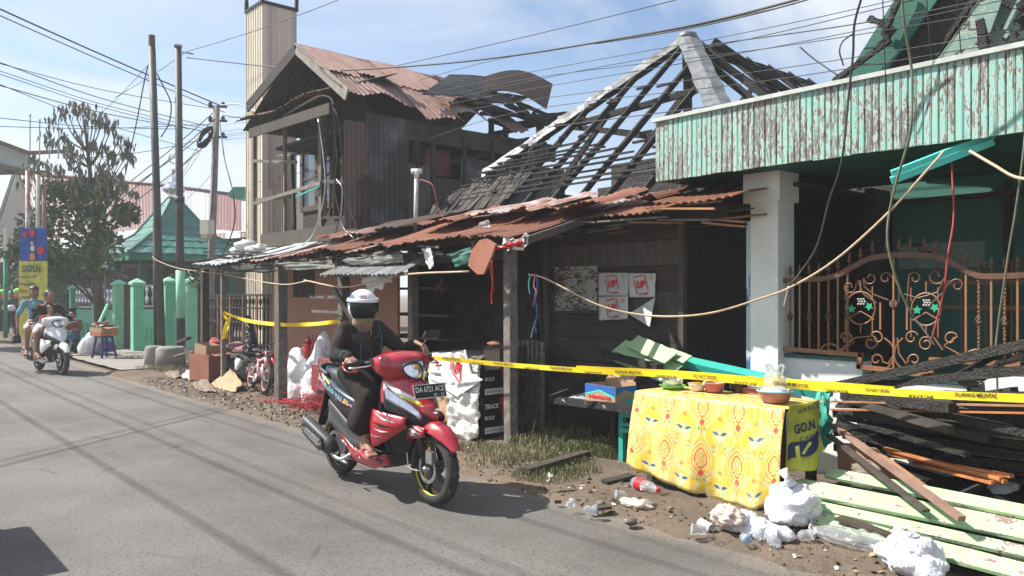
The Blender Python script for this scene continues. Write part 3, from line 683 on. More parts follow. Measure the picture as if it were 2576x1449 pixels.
rafter([(2098, 205), (2240, 100)], 7.5, 0.06, 0.045); rafter([(2200, 130), (2252, 70)], 7.5, 0.05, 0.04); rafter([(2222, 90), (2275, -30)], 7.5, 0.05, 0.04)
rafter([(2186, 46), (2238, 68)], 7.45, 0.045, 0.06)
rafter([(2360, 138), (2450, 5)], 7.75, 0.03, 0.03); rafter([(2332, 240), (2500, -40)], 7.85, 0.04, 0.06)
rafter([(2466, 50), (2492, 232)], 7.6, 0.05, 0.07)
mb = MB(); mb.prism([P(2370, 145, 7.72), P(2420, 60, 7.72), P(2475, -20, 7.72), P(2520, 0, 7.72), P(2480, 110, 7.72), P(2385, 210, 7.72)], (0.02, 0, 0)); mb.build('charred_panel', M['burnt_aqua'], GH)
mb = MB(); mb.prism([P(2370, 150, 7.70), P(2480, 95, 7.70), P(2462, 130, 7.70), P(2386, 208, 7.70)], (0.012, 0, 0)); mb.build('split_board', M['burnt_aqua'], GH)
for a in ([(2530, 75), (2572, -10)], [(2500, 150), (2540, 80)]): rafter(a, 7.7, 0.05, 0.03, 'burnt_aqua', nm='hanging_strip', jit=0.05)
rafter([(2560, 20), (2700, -60)], 7.6, 0.08, 0.06); rafter([(2500, -10), (2640, 60)], 7.8, 0.06, 0.08)
mb = MB(); a, b = PX(2243, 438, 5.75), PX(2500, 338, 6.05); d = (b-a)
for k in (0, 1):
    mb = MB(); o_ = Vector((0, 0, -0.045*k)) + d*(-0.004*k)
    mb.beam(a+o_, b+o_, 0.05, 0.034, up=(0.9,0,0.5), seg=3); hb = solo(mb, 'soffit_strip', M['turquoise_light'],
        ('upper' if k == 0 else 'lower') + ' bright turquoise strip hanging down from under the awning', 'hanging board', 'turquoise strips torn loose from the awning')
IF = thing('iron_fence', 'brown wrought iron fence with scrolls, vine leaves and spear tips on white low wall', 'fence', (6.42, 2.0, 1.02))
IX = 6.40
def ip(x, y, X=IX): return PX(x, y, X)
def yof(px): return PX(px, 700, IX).y
def barz(name, pts, w, h, par=IF, mat='iron_shaded', nn=6):
    mb = MB(); sp = spline(pts, nn); rr = []
    for i, p in enumerate(sp):
        d = (sp[min(i+1, len(sp)-1)] - sp[max(i-1, 0)]).normalized(); s_ = Vector((1,0,0)); u = d.cross(s_).normalized()
        rr.append([p - s_*w/2 - u*h/2, p + s_*w/2 - u*h/2, p + s_*w/2 + u*h/2, p - s_*w/2 + u*h/2])
    mb.rings(rr); return mb.build(name, M[mat], par)
toprail = [(1966,706),(2060,702),(2105,693),(2150,670),(2200,648),(2290,641),(2370,650),(2440,685),(2480,695),(2576,692),(2640,688),(2700,660),(2760,630),(2850,610)]
barz('top_rail', [ip(*q) for q in toprail], 0.035, 0.042)
bot = [(1975,877),(2165,893),(2162,922),(2342,944),(2345,905),(2576,917),(2850,935)]
mb = MB()
for a, b in zip(bot, bot[1:]):
    A_, B_ = ip(*a), ip(*b); dd = (B_-A_).normalized(); mb.beam(A_-dd*0.018, B_+dd*0.018, 0.036, 0.038, up=(1,0,0))
mb.build('bottom_rail', M['iron_sunlit'], IF)
tipz = MB()
bars = [1988,2012,2036,2060,2084,2108,2132]; bars2 = [2430,2462,2494,2527,2560,2600,2640,2680,2720]
for k, bx in enumerate(bars + bars2):
    zt = interp([(a, ip(a, b).z) for a, b in toprail], bx); zb = interp([(a, ip(a, b).z) for a, b in bot], bx); y = yof(bx)
    mb = MB()
    if k % 2 == 0:
        n = 40; z0_, z1_ = zb, zt; rr = []
        for i in range(n+1):
            z = z0_+(z1_-z0_)*i/n; a = i*0.9; r = 0.011
            rr.append([Vector((IX+r*math.cos(a+q*math.pi/2), y+r*math.sin(a+q*math.pi/2), z)) for q in range(4)])
        mb.rings(rr); b_ = mb.build('twisted_bar', M['iron_sunlit'], IF)
        kb = MB(); zc_ = zb+(zt-zb)*0.47
        for q in range(4):
            kb.tube([Vector((IX+0.022*math.sin(math.pi*t/6)*math.cos(q*1.57+t*0.5), y+0.022*math.sin(math.pi*t/6)*math.sin(q*1.57+t*0.5), zc_-0.04+0.08*t/6)) for t in range(7)], 0.005, 5)
        kb.build('basket_knot', M['iron_shaded'], b_)
    else:
        mb.beam((IX, y, zb), (IX, y, zt), 0.014, 0.014); mb.build('bar', M['iron_sunlit'], IF)
def spear(px):
    y = yof(px); z = interp([(a, ip(a, b).z) for a, b in toprail], px) + 0.02; mb = MB()
    mb.beam((IX, y, z-0.01), (IX, y, z+0.035), 0.008, 0.008)
    mb.lathe([(0.004, 0.028), (0.014, 0.035), (0.020, 0.05), (0.010, 0.062), (0.015, 0.075), (0.008, 0.1), (0.001, 0.125)], (IX, y, z), (0,0,1), 8)
    mb.build('spear_tip', M['iron_shaded'], IF)
for px in [1988,2012,2036,2060,2084,2108,2137,2165,2195,2230,2262,2290,2325,2355,2390,2430,2462,2494,2527,2560,2600,2640,2680,2720]: spear(px)
def scroll(cx, cy, r, a0, turns, par=IF, wid=0.011, shrink=0.35, flip=1, nm='scroll', ext=None):
    """spiral in the fence plane: radius in view pixels"""
    pts = []
    n = 22
    for i in range(n+1):
        t = i/n; rr = r*(1-(1-shrink)*t); a = a0 + flip*turns*2*math.pi*t
        pts.append(ip(cx+rr*math.cos(a)*1.0, cy+rr*math.sin(a)))
    if ext: pts = [ip(*e) for e in ext] + pts
    mb = MB(); mb.tube(pts, wid*0.6, 6); mb.build(nm, M['iron_shaded' if cy < 760 else 'iron_sunlit'], par)  # darker copy above the line where the eave shade ends
scroll(2137, 722, 17, -0.2, 1.1, ext=[(2205,762),(2172,740),(2158,705)]); scroll(2190, 700, 17, 3.2, -1.0, ext=[(2235,755),(2200,742),(2175,722)]); scroll(2228, 700, 15, -0.5, -1.0, ext=[(2262,760),(2262,720)])
scroll(2302, 700, 16, 3.6, 1.0, ext=[(2282,765),(2285,725)]); scroll(2355, 695, 22, 0.2, 1.0, ext=[(2275,740),(2310,750),(2360,735)]); scroll(2408, 718, 18, 3.2, 1.1, ext=[(2345,762),(2375,735),(2390,705)])
for cx in (2165, 2330):
    mb = MB(); n = 28; r = 38 if cx == 2165 else 44; cy = 775 if cx == 2165 else 778
    r = 36; mb.tube([ip(cx+r*1.02*math.cos(2*math.pi*i/n), cy+41*math.sin(2*math.pi*i/n)) for i in range(n+1)], 0.007, 6); cr_ = mb.build('circle', M['iron_sunlit'], IF)
    for dx_, rot in ((-22, 0), (22, 0.5)):
        mb = MB(); c0 = ip(cx+dx_, cy+(2 if dx_ < 0 else -4), IX-0.01); rr = []
        pts = []
        for i in range(20):
            a = 2*math.pi*i/20; q = 0.026*(1+0.32*math.cos(5*a)+0.1*math.cos(10*a)); pts.append(c0 + Vector((0, q*math.sin(a+rot), q*math.cos(a+rot))))
        mb.prism(pts, (-0.006, 0, 0)); mb.build('vine_leaf', M['leaf_paint'], cr_)
    for q in range(9):
        mb = MB(); c0 = ip(cx-6+(q % 3)*7+(3 if q//3 == 1 else 0), cy-22+(q//3)*6, IX-0.012); mb.ell(c0, 0.0095, None, 8, 6); mb.build('grape', M['pearl'], cr_, True)
    mb = MB(); mb.tube([ip(cx-34, cy+28), ip(cx, cy+8), ip(cx+34, cy+28)], 0.006, 6); mb.build('stay', M['iron_sunlit'], cr_); mb = MB(); mb.tube([ip(cx, cy-42), ip(cx, cy-70)], 0.006, 6); mb.build('stay', M['iron_sunlit'], cr_); mb = MB(); mb.tube([ip(cx, cy+42), ip(cx, cy+62)], 0.006, 6); mb.build('stay', M['iron_sunlit'], cr_)
    for sx in (-38, 30):
        mb = MB(); mb.tube([ip(cx+sx, cy-55), ip(cx+sx, cy-20)], 0.006, 6); mb.build('side_bar', M['iron_sunlit'], IF); mb = MB(); mb.tube([ip(cx+sx, cy+20), ip(cx+sx, cy+70)], 0.006, 6); mb.build('side_bar', M['iron_sunlit'], IF)
mb = MB(); c0 = ip(2248, 765, IX-0.012)
for k in range(16):
    a = k*math.pi/8; mb.ell(c0+Vector((0, 0.022*math.sin(a), 0.022*math.cos(a))), (0.006, 0.007, 0.016), Euler((-a, 0, 0)).to_matrix(), 6, 5)
mb.ell(c0, 0.011, None, 8, 6); mb.build('rosette', M['iron_shaded'], IF, True)
for px in (2215, 2248, 2282):
    mb = MB(); mb.beam(ip(px, 940 if px == 2248 else 830), ip(px, 650 if px == 2248 else 760), 0.013, 0.013); mb.build('centre_bar', M['iron_sunlit'], IF)
for args in ((2130,852,17,3.4,1.05,dict(ext=[(2085,880),(2115,885),(2150,860)])), (2190,862,18,-1.2,1.1,dict(ext=[(2110,885),(2150,850)])), (2207,850,18,-2.8,1.0,{}), (2205,905,16,0.3,-1.0,dict(ext=[(2250,850),(2250,890),(2235,915)])),
             (2293,850,18,-0.4,-1.0,{}), (2300,905,16,2.8,1.0,dict(ext=[(2258,850),(2262,890),(2280,915)])), (2330,865,18,-1.9,-1.1,dict(ext=[(2372,880),(2350,850)])), (2392,852,18,-0.3,-1.05,dict(ext=[(2445,893),(2415,892),(2375,870)]))):
    scroll(*args[:5], **args[5])
for pts in ([(2060,885),(2075,868),(2095,866),(2120,884)], [(2425,892),(2450,880),(2475,884),(2490,900)], [(2490,900),(2515,885),(2545,888),(2560,905)], [(2225,850),(2245,870),(2248,905),(2225,935)], [(2272,850),(2256,870),(2252,905),(2275,935)]):
    mb = MB(); mb.tube([p for p in spline([ip(*q) for q in pts], 6)], 0.007, 6); mb.build('curved_strap', M['iron_sunlit'], IF)
RF = thing('rear_iron_fence', 'second brown iron fence standing on the porch behind the scrolled one', 'fence', (7.0, 1.5, 0.3))
for z in (1.62, 1.42):
    mb = MB(); mb.bb((6.98, 0.4, z), (7.01, 2.75, z+0.035)); mb.build('rail', M['iron_shaded'], RF)
for k in range(13):
    mb = MB(); mb.beam((7.0, 0.5+k*0.18, 0.3), (7.0, 0.5+k*0.18, 1.72), 0.014, 0.014); b_ = mb.build('bar', M['iron_shaded'], RF)
    mb = MB(); mb.lathe([(0.004, 0), (0.018, 0.03), (0.010, 0.05), (0.001, 0.1)], (7.0, 0.5+k*0.18, 1.72), (0,0,1), 6); mb.build('spear_tip', M['iron_shaded'], b_)
WS = thing('wooden_shop', 'low burnt wooden shop under a long rusty corrugated lean-to roof', 'shop', (6.2, 7.0, 0))
yA, yB = PX(1712, 700, 6.2).y, PX(1388, 700, 6.2).y
planks_on(WS, [M['old_wood'], M['dark_wood'], M['brown_wood']], (6.2, yA, 0), (6.2, yB, 0), 0.08, 2.32, 9, thick=0.022, name='wall_plank')
mb = MB(); mb.bb((6.19-0.03, yA-0.06, 0), (6.19+0.03, yA-0.005, 2.36)); mb.build('post', M['old_wood'], WS)
mb = MB(); mb.bb((6.14, yB+0.0, 0), (6.20, yB+0.08, 2.36)); mb.build('post', M['old_wood'], WS)
mb = MB(); a, b = PX(1400, 690, 6.18), PX(1505, 690, 6.18); mb.bb((6.155, b.y, PX(1400, 780, 6.16).z), (6.172, a.y, PX(1400, 672, 6.16).z)); mb.build('worn_white_board', M['peeling_white'], WS)
mb = MB(); mb.bb((6.3, 5.0, 0), (9.0, 5.06, 2.5)); mb.build('side_wall', M['soot_wall'], WS)
mb = MB(); mb.bb((9.0, 3.65, 0), (9.06, 9.5, 2.6)); mb.build('back_wall', M['soot_wall'], WS)
mb = MB(); mb.bb((6.25, 9.35, 0), (9.0, 9.42, 2.45)); mb.build('end_wall', M['soot_wall'], WS)
mb = MB(); mb.bb((6.5, 3.6, 2.50), (9.06, 9.4, 2.53)); mb.build('ceiling', M['soot_wall'], WS)
mb = MB(); mb.bb((7.9, 3.62, 0.3), (8.3, 3.70, 2.6)); mb.build('neighbour_wall', M['soot_wall'], WS)
for k in range(7):
    y = 6.40 + k*0.078; mb = MB(); mb.bb((6.02, y, 0.03), (6.045, y+0.05, 1.02+rnd(-.01,.01))); mb.build('slat', M['grey_wood'], WS)
for z in (0.9, 0.25):
    mb = MB(); mb.bb((6.048, 6.38, z), (6.075, 6.97, z+0.05)); mb.build('slat_rail', M['old_wood'], WS)
for (px, w, y1) in ((1285, 0.10, 2.12), (1040, 0.09, 2.12), (866, 0.12, 2.1), (707, 0.14, 2.02), (562, 0.07, 2.0)):
    X = {1285: 5.30, 1040: 5.3, 866: 5.2, 707: 4.97, 562: 5.0}[px]
    p = PX(px, 700, X); mb = MB(); mb.beam((X, p.y, 0), (X, p.y+0.01, y1), w, w, up=(1,0,0), seg=4, jit=0.05); mb.build('post', M['grey_wood'], WS)
p = PX(515, 700, 5.4); mb = MB(); mb.beam((5.4, p.y, 0), (5.4, p.y, 2.0), 0.12, 0.12, up=(1,0,0)); mb.build('post', M['dark_wood'], WS, label='black post beside the green wall')
mb = MB(); mb.beam((5.25, 6.1, 2.14), (5.0, 14.0, 2.02), 0.07, 0.09); mb.build('eave_beam', M['old_wood'], WS)
mb = MB(); mb.beam((5.3, 6.08, 1.93), (5.3, 8.1, 1.93), 0.05, 0.06); mb.build('lintel', M['old_wood'], WS)
mb = MB(); mb.beam((6.15, 4.1, 2.30), (6.15, 9.3, 2.30), 0.06, 0.12); mb.build('wall_plate', M['dark_wood'], WS)
for k in range(11):
    y = 5.5+k*0.8; mb = MB(); mb.beam((4.95, y, 2.04), (6.5, y, 2.50), 0.045, 0.07); mb.build('joist', M['old_wood'], WS)
mb = MB(); mb.bb((6.6, 6.9, 0), (6.65, 9.3, 2.3)); mb.build('inner_wall', M['dark_wood'], WS)
for z in (0.95, 1.25, 1.6):
    mb = MB(); mb.bb((5.9, 8.0, z), (6.55, 9.6, z+0.03)); mb.build('shelf', M['old_wood'], WS)
for k in range(6):
    mb = MB(); y = 6.35+k*0.1; mb.beam((6.35, y, 0.9), (6.38, y+0.12, 1.85), 0.06, 0.03, up=(1,0,0)); mb.build('leaning_board', M['brown_wood'], WS)
pa, pb = PX(1000, 700, 5.8).y, PX(684, 700, 5.8).y
mb = MB(); mb.bb((5.8, pa, 0.42), (5.84, pb, 2.30)); pw_ = mb.build('painted_wall', M['peach_wall'], WS)
n_sl = 9
for k in range(n_sl):
    mb = MB(); z = 0.05+k*0.04; mb.beam((5.79, pa+1.2, z), (5.79, pb-0.35, z), 0.02, 0.018); mb.build('vent_slat', M['grey_wood'], pw_)
mb = MB(); mb.bb((5.80, pb-0.34, 0.0), (5.84, pb, 0.415)); mb.build('skirting', M['peach_wall'], pw_)
mb = MB(); mb.bb((5.86, pa, 0), (5.9, pb, 0.44)); mb.build('dark_backing', M['soot'], WS)
q0, q1 = PX(738, 690, 5.79), PX(790, 740, 5.79)
mb = MB(); mb.bb((5.785, q1.y, q1.z-.05), (5.797, q0.y, q0.z+0.12)); mb.build('wall_hatch', M['dark_wood'], pw_)
mb = MB(); mb.bb((5.84, pb-0.06, 0), (7.5, pb, 2.3)); mb.build('side_wall', M['soot_wall'], WS)
def eaveX(y): return 4.88 if y > 5.5 else 5.7
yy = 14.1; k = 0; rsx = random.Random(11)
sheetmats = []
while yy > 4.0:
    w = 0.74; y0_ = yy - w; ymid = yy-w/2; mb = MB()
    ex = (4.88 if ymid > 5.7 else 5.65) + rsx.uniform(-0.06, 0.06)
    ze = interp([(4, 2.36), (5.4, 2.28), (6, 2.10), (8, 2.08), (11, 2.06), (14.5, 2.03)], ymid) + rsx.uniform(-0.012, 0.012)
    zu = 2.56 if ymid < 9.5 else 2.40; ux = 6.52 if ymid < 9.5 else 6.05
    mat = 'galv' if ymid > 11.6 else ('rust' if rsx.random() < 0.8 else 'rust_grey')
    if 10.0 < ymid < 11.7: mat = 'rust_grey'
    lift = (k % 2)*0.008; ph = rsx.random()*6
    wz = rsx.uniform(0.012, 0.035)
    sag = lambda u, v, a=wz, ph=ph: Vector((0, 0, -0.05*math.sin(math.pi*u)*0.6 + a*math.sin(3.0*v+ph)*u + a*0.5*math.sin(7*u+ph)))
    rot = rsx.uniform(-0.05, 0.05)
    p0_ = Vector((ux, y0_-0.03, zu+lift)); U_ = Vector((ex-ux, rot, ze+lift-zu)); W_ = Vector((rsx.uniform(-.02,.02), w+0.08, 0))
    corr(mb, p0_, U_, W_, 10, 10, 0.010, sag, jag=0.06); mb.build('roof_sheet', M[mat], WS, smooth=True); yy -= w*0.86; k += 1
for (y, x, z, l, w, mat, r) in ((10.2, 6.5, 2.60, 0.9, 0.8, 'rust', .1), (9.2, 6.3, 2.58, 0.95, 0.8, 'rust_grey', -.08), (8.4, 6.5, 2.66, 1.1, 0.8, 'galv_brown', .15), (7.5, 6.45, 2.63, 0.9, 0.7, 'rust', -.1), (6.7, 6.5, 2.66, 0.8, 0.75, 'rust_grey', .12), (5.9, 6.4, 2.64, 0.9, 0.8, 'rust_grey', .1), (5.2, 6.4, 2.62, 0.8, 0.8, 'rust', -.12), (4.6, 6.5, 2.60, 0.6, 0.5, 'rust', .1)):
    mb = MB(); sag = lambda u, v, r=r: Vector((0, 0, 0.05*math.sin(5*u+r*30)*v+0.03*math.sin(6*v)))
    corr(mb, (x, y, z), (-l, r, -0.27*l), (r*0.8, w, r*0.2), 9, 8, 0.009, sag, jag=0.12); mb.build('loose_sheet', M[mat], WS, smooth=True)
for k in range(26):
    y = rnd(4.1, 6.6); x = rnd(5.6, 6.2); z = rnd(2.16, 2.36); mb = MB(); l = rnd(.25, .8); a = rnd(-.5, .5)
    mb.beam((x, y, z), (x+l*0.3*math.sin(a), y-l*math.cos(a), z+rnd(-.06,.06)), 0.04, 0.016, seg=2, jit=.3); mb.build('broken_lath', random.choice([M['raw_wood'], M['grey_wood'], M['old_wood'], M['dark_wood']]), WS)
for k in range(60):
    y = rnd(6.0, 13.8); mb = MB(); zc_ = 2.0+rnd(-.04,.04); l = rnd(.15,.6)
    mb.beam((4.93+rnd(-.03,.12), y, zc_), (4.95+rnd(-.03,.12), y+l, zc_+rnd(-.05,.05)), 0.03, 0.022, seg=2, jit=.3); mb.build('eave_lath', random.choice([M['grey_wood'], M['old_wood'], M['dark_wood'], M['grey_wood']]), WS)
simple('awning_dim', (0.20,0.22,0.19), (0.12,0.12,0.11), 5, rough=0.9)
def rag(name, mat, lab, pts, par=None, cat='plastic scrap', amp=0.03, group=None, X=None):
    """crumpled patch spanned by four picked corners"""
    A_, B_, C_, D_ = pts; rs = random.random()*40
    fn = lambda u, v: (A_.lerp(B_, u)).lerp(D_.lerp(C_, u), v) + Vector((mnoise.noise(Vector((u*4, v*4, rs))), mnoise.noise(Vector((u*4+9, v*4, rs))), mnoise.noise(Vector((u*4, v*4+9, rs)))))*amp
    mb = MB(); mb.slab(fn, 10, 10, (0.003, 0.001, 0.002))
    if par: return mb.build(name, M[mat], par, True, label=lab)
    return solo(mb, name, M[mat], lab, cat, group, True)
def q4(pts, X): return [PX(x, y, X) for x, y in pts]
rag('torn_sheeting', 'awning_dim', 'torn grey green sheeting hanging in shreds under the rusty eave', q4([(860,655),(1010,640),(1015,660),(880,668)], 4.9), WS)
rag('torn_sheeting', 'paper_white', None, q4([(1060,626),(1085,622),(1092,668),(1080,680)], 4.9), WS)
rag('torn_sheeting', 'house_green', None, q4([(1130,640),(1190,620),(1200,650),(1150,672)], 4.95), WS)
rag('torn_sheeting', 'awning_dim', None, q4([(700,662),(830,655),(850,676),(720,680)], 4.9), WS)
rag('torn_sheeting', 'soot', None, q4([(560,670),(700,664),(700,684),(560,690)], 4.9), WS)
rag('torn_sheeting', 'awning_dim', None, q4([(900,645),(985,640),(1000,662),(905,668)], 4.92), WS)
rag('packaging_scrap', 'paper_white', 'crumpled white packaging stuck under the rusty eave beside the clay slab', q4([(1262,604),(1328,590),(1325,622),(1272,628)], 4.95), None, 'packaging', 0.06)
rag('packaging_scrap', 'red_print', 'red and white wrapper wedged under the rusty eave', q4([(1255,618),(1310,606),(1312,618),(1250,628)], 4.92), None, 'packaging', 0.05)
rag('plastic_scrap', 'paper_white', 'white plastic scrap draped on the small awning above the helmet', q4([(905,700),(1000,672),(985,712),(930,735)], 4.9), None, 'plastic scrap', 0.05)
corrmat('awning_grey', (0.24,0.26,0.26), (0.15,0.15,0.15), (0.16,0.11,0.08))
AW = thing('small_awning', 'small grey corrugated awning on battens beneath the rusty eave', 'awning', PX(900, 720, 4.9))
a = PX(818, 722, 4.75); b = PX(1010, 700, 4.75)
for k in range(3):
    mb = MB(); y0_ = b.y + (a.y-b.y)*k/3; corr(mb, (5.35, y0_, 2.04), (-0.65, 0.02, -0.28+k*0.01), (0, (a.y-b.y)/3+0.05, 0.0), 8, 4, 0.010, jag=0.05); mb.build('awning_sheet', M['awning_grey'], AW, smooth=True)
for k in range(3):
    mb = MB(); mb.beam((5.3-k*0.25, b.y-0.05, 1.98-k*0.105), (5.3-k*0.25, a.y+0.1, 1.98-k*0.105), 0.03, 0.03); mb.build('batten', M['grey_wood'], AW)
mb = MB(); mb.beam(PX(838, 725, 4.9), PX(905, 835, 5.1), 0.05, 0.05, seg=3, jit=.1); mb.build('brace', M['grey_wood'], AW)
for z in (1.5, 1.3):
    mb = MB(); mb.beam((5.22, 9.5, z), (5.22, 10.35, z), 0.03, 0.04); mb.build('rail', M['grey_wood'], AW)
mb = MB(); pts = [PX(x, y, 4.85) for x, y in ((1222,600),(1246,614),(1238,640),(1216,690),(1200,690),(1177,668),(1186,630),(1206,604))]
mb.prism(pts, (0.035, 0.01, 0)); solo(mb, 'clay_slab', M['tile_clay'], 'broken reddish clay slab hanging from the rusty eave', 'slab')
PI_ = thing('vent_pipe', 'upright grey pipe with white tee cap poking through the lean-to roof', 'pipe', PX(1045, 575, 6.0))
a, b = PX(1045, 578, 6.0), PX(1048, 442, 6.0)
mb = MB(); mb.tube([a-Vector((0,0,.1)), b], 0.028, 10); mb.build('pipe', M['white_pipe'], PI_, True)
mb = MB(); mb.tube([b-Vector((0,0,.03)), b+Vector((0,0,0.08))], 0.036, 12); mb.tube([b+Vector((0.05,-0.05,0.06)), b+Vector((-0.05,0.05,0.06))], 0.034, 12); mb.build('tee_cap', M['paper_white'], PI_, True)
mb = MB(); mb.tube(spline([b+Vector((0,0,-.05)), PX(1070, 455, 6.0), PX(1090, 470, 6.0), PX(1105, 530, 6.0), PX(1130, 565, 6.0)], 5), 0.005, 5); mb.build('loose_wire', M['cable_red'], PI_)
mb = MB()
for c_, r_ in (((620,618),.16),((640,628),.12),((600,632),.12),((655,622),.09)):
    mb.ell(PX(*c_, 5.2), (r_, r_*1.1, r_*0.55), None, 14, 10, 0.6)
solo(mb, 'cloth_bundle', M['white_cloth'], 'grey white cloth bundle lying on the far end of the lean-to roof', 'cloth', None, True)
mb = MB()
for k in range(22):
    c_ = PX(rnd(530, 690), rnd(632, 655), 5.2); a_ = rnd(-.3, .3); mb.beam(c_, c_+Vector((rnd(-.3,.3), rnd(.3,.9), rnd(-.03,.06))), 0.04, 0.02, seg=2, jit=.3)
mb.build('charred_debris', M['dark_wood'], WS, kind='stuff')
for (x, y, lab) in ((1208, 567, 'crushed blue and clear drink cup lying on the rusty roof nearest the eave'), (1385, 540, 'crushed blue and clear drink cup lying higher up on the rusty roof')):
    p = PX(x, y, 5.5 if x < 1300 else 6.0); mb = MB(); mb.lathe([(0.030,0),(0.036,0.02),(0.034,0.06),(0.043,0.10),(0.045,0.105)], p, (0.3,-1,0.15), 12); solo(mb, 'drink_cup', M['clear_plastic'], lab, 'cup', 'drink cups on the roof', True)
HH = thing('hip_roof_house', 'burnt house with bare charred hip roof rafters and grey metal hip caps', 'house', (8, 6.8, 0))
EX, EZ = 6.6, 2.66; YN, YF = 4.2, 9.5; AX, AY, AZ = 9.25, 6.86, 5.12; RX2 = 13.5; BXX = 16.1
apex = Vector((AX, AY, AZ)); cf = Vector((EX, YF, EZ)); cn_ = Vector((EX, YN, EZ)); ridge2 = Vector((RX2, AY, AZ-0.05)); bn = Vector((BXX, YN, EZ)); bf = Vector((BXX, YF, EZ))
def rb(a, b, w=0.06, h=0.09, mat='charred', par=HH, nm='rafter', seg=8, jit=0.16):
    mb = MB(); mb.beam(a, b, w, h, seg=seg, jit=jit); return mb.build(nm, M[mat], par)
rb(cf, apex, 0.07, 0.12, nm='hip_rafter', seg=14); rb(cn_, apex, 0.07, 0.12, nm='hip_rafter', seg=14)
rb(apex+Vector((0,0,-.03)), ridge2, 0.07, 0.12, nm='ridge_beam', seg=14)
rb(ridge2, bn, 0.07, 0.12, nm='hip_rafter'); rb(ridge2, bf, 0.07, 0.12, nm='hip_rafter')
for k in range(11):
    y = YN+0.25 + k*(YF-YN-0.5)/10
    if abs(y-AY) < 0.05: t = 1
    t = (y-YN)/(AY-YN) if y < AY else (YF-y)/(YF-AY)
    top = Vector((EX+(AX-EX)*t, y, EZ+(AZ-EZ)*t)); a = Vector((EX-0.1, y+rnd(-.05,.05), EZ-0.08))
    rb(a, top, 0.04, 0.07)
def onfront(y, t): return Vector((EX+(AX-EX)*t, y, EZ+(AZ-EZ)*t))
rb(onfront(7.85, .55)-Vector((0,0,.07)), onfront(5.95, .60)-Vector((0,0,.07)), 0.06, 0.08, nm='collar_beam'); rb(onfront(7.95, .54)-Vector((0,0,.08)), onfront(6.1, .37)-Vector((-.5,0,.1)), 0.06, 0.08, nm='collar_beam')
for t, y0_, y1_ in ((0.08,4.4,9.3),(0.155,4.6,9.1),(0.23,6.3,8.95),(0.28,6.8,8.8),(0.05,4.6,9.3),(0.115,4.5,9.2),(0.19,6.0,9.0),(0.255,6.6,8.9),(0.32,7.0,8.7)):
    rb(onfront(y0_, t)+Vector((-.03,0,.06)), onfront(y1_, t)+Vector((-.03,rnd(-.1,.1),.06)), 0.026, 0.024, nm='batten', seg=12, jit=.25)
for k in range(40):   # stubs of burnt battens along the rafters
    y = YN+0.25 + random.randint(1, 11)*(YF-YN-0.5)/12; t = (y-YN)/(AY-YN) if y < AY else (YF-y)/(YF-AY); t *= rnd(.35, .98)
    p = onfront(y, t)+Vector((-.03,0,.06)); rb(p-Vector((0,rnd(.05,.12),0)), p+Vector((0,rnd(.05,.12),0)), 0.03, 0.028, nm='batten_stub', seg=1)
def onnear(x, t): return Vector((x, YN+(AY-YN)*t, EZ+(AZ-EZ)*t))
for k in range(9):
    x = 9.0 + k*0.62; tt = min(1, (x-EX)/(AX-EX)) if x < AX else 1
    t0 = rnd(.0, .15)
    rb(onnear(x+rnd(-.1,.1), t0), onnear(x, tt*1.03), 0.05, 0.085)
for t, x0_, x1_ in ((0.9,9.6,13),(0.7,9.8,12.4),(0.5,9.5,13),(0.33,9.2,12)):
    rb(onnear(x0_, t)+Vector((0,-.03,.06)), onnear(x1_, t)+Vector((0,-.03,.06)), 0.026, 0.024, nm='batten', seg=10, jit=.25)
rb(onnear(9.35, .93), onnear(10.7, .15), 0.10, 0.10, nm='fallen_beam'); rb(onnear(9.6, .97)+Vector((0,-.1,.1)), onnear(11.6, .3), 0.10, 0.09, nm='fallen_beam')
for k in range(3):
    x = 9.9+k*1.4; rb(Vector((x, YF, EZ)), Vector((x, AY, AZ-0.05)), 0.05, 0.08)
for k in range(2):
    x = 7.8+k*0.9; t = (x-EX)/(AX-EX); rb(Vector((x, YF, EZ)), Vector((x, YF-(YF-AY)*t, EZ+(AZ-EZ)*t)), 0.05, 0.08)
rb((AX, AY, EZ), apex, 0.09, 0.09, nm='king_post'); rb((6.7, AY, EZ+.02), (15, AY, EZ+.02), 0.08, 0.12, nm='tie_beam')
def hipcap(a, b, w=0.13):
    n = 14; d = (b-a).normalized()
    def fn(u, v):
        p = a.lerp(b, u) + Vector((0, 0, 0.125)); q = v*2-1
        s_ = d.cross(Vector((0,0,1))).normalized()
        k = mnoise.noise(Vector((u*14, v*3, a.y)))*0.03
        return p + s_*(q*w*(1+0.05*math.sin(u*23))) + Vector((0, 0, -abs(q)*(0.13 if a.y > 8 else 0.07)+k))
    mb = MB(); mb.slab(fn, 30, 4, (0, 0, -0.006)); mb.build('hip_cap', M['flashing'], HH)
hipcap(cf.lerp(apex, 0.22), apex, 0.09); hipcap(apex, cn_.lerp(apex, 0.30), 0.16)
mb = MB(); mb.ell(apex+Vector((0,0,.07)), (.13,.13,.07), None, 10, 6, .3); mb.build('ridge_cap', M['flashing'], HH, True)
for (X, y0_, y1_, z0_, z1_) in ((9.6, 4.0, 8.6, 2.4, 3.62),):
    n = 7
    for i in range(n):
        mb = MB(); za = z0_+(z1_-z0_)*i/n; mb.beam((X+rnd(0,.01), y0_, za+0.085), (X+rnd(0,.01), y1_+(0.3 if i < 5 else 0), za+0.085), 0.03, (z1_-z0_)/n-0.006, seg=6, jit=.02); mb.build('wall_board', M['soot_wall'], HH)
mb = MB(); mb.bb((EX+0.05, YN, 2.34), (EX+0.10, YF+.1, 2.60)); mb.build('wall_board', M['soot_wall'], HH)
mb = MB(); mb.bb((9.2, YN, 0), (BXX, YN+0.06, 2.6)); mb.build('side_wall', M['soot_wall'], HH)
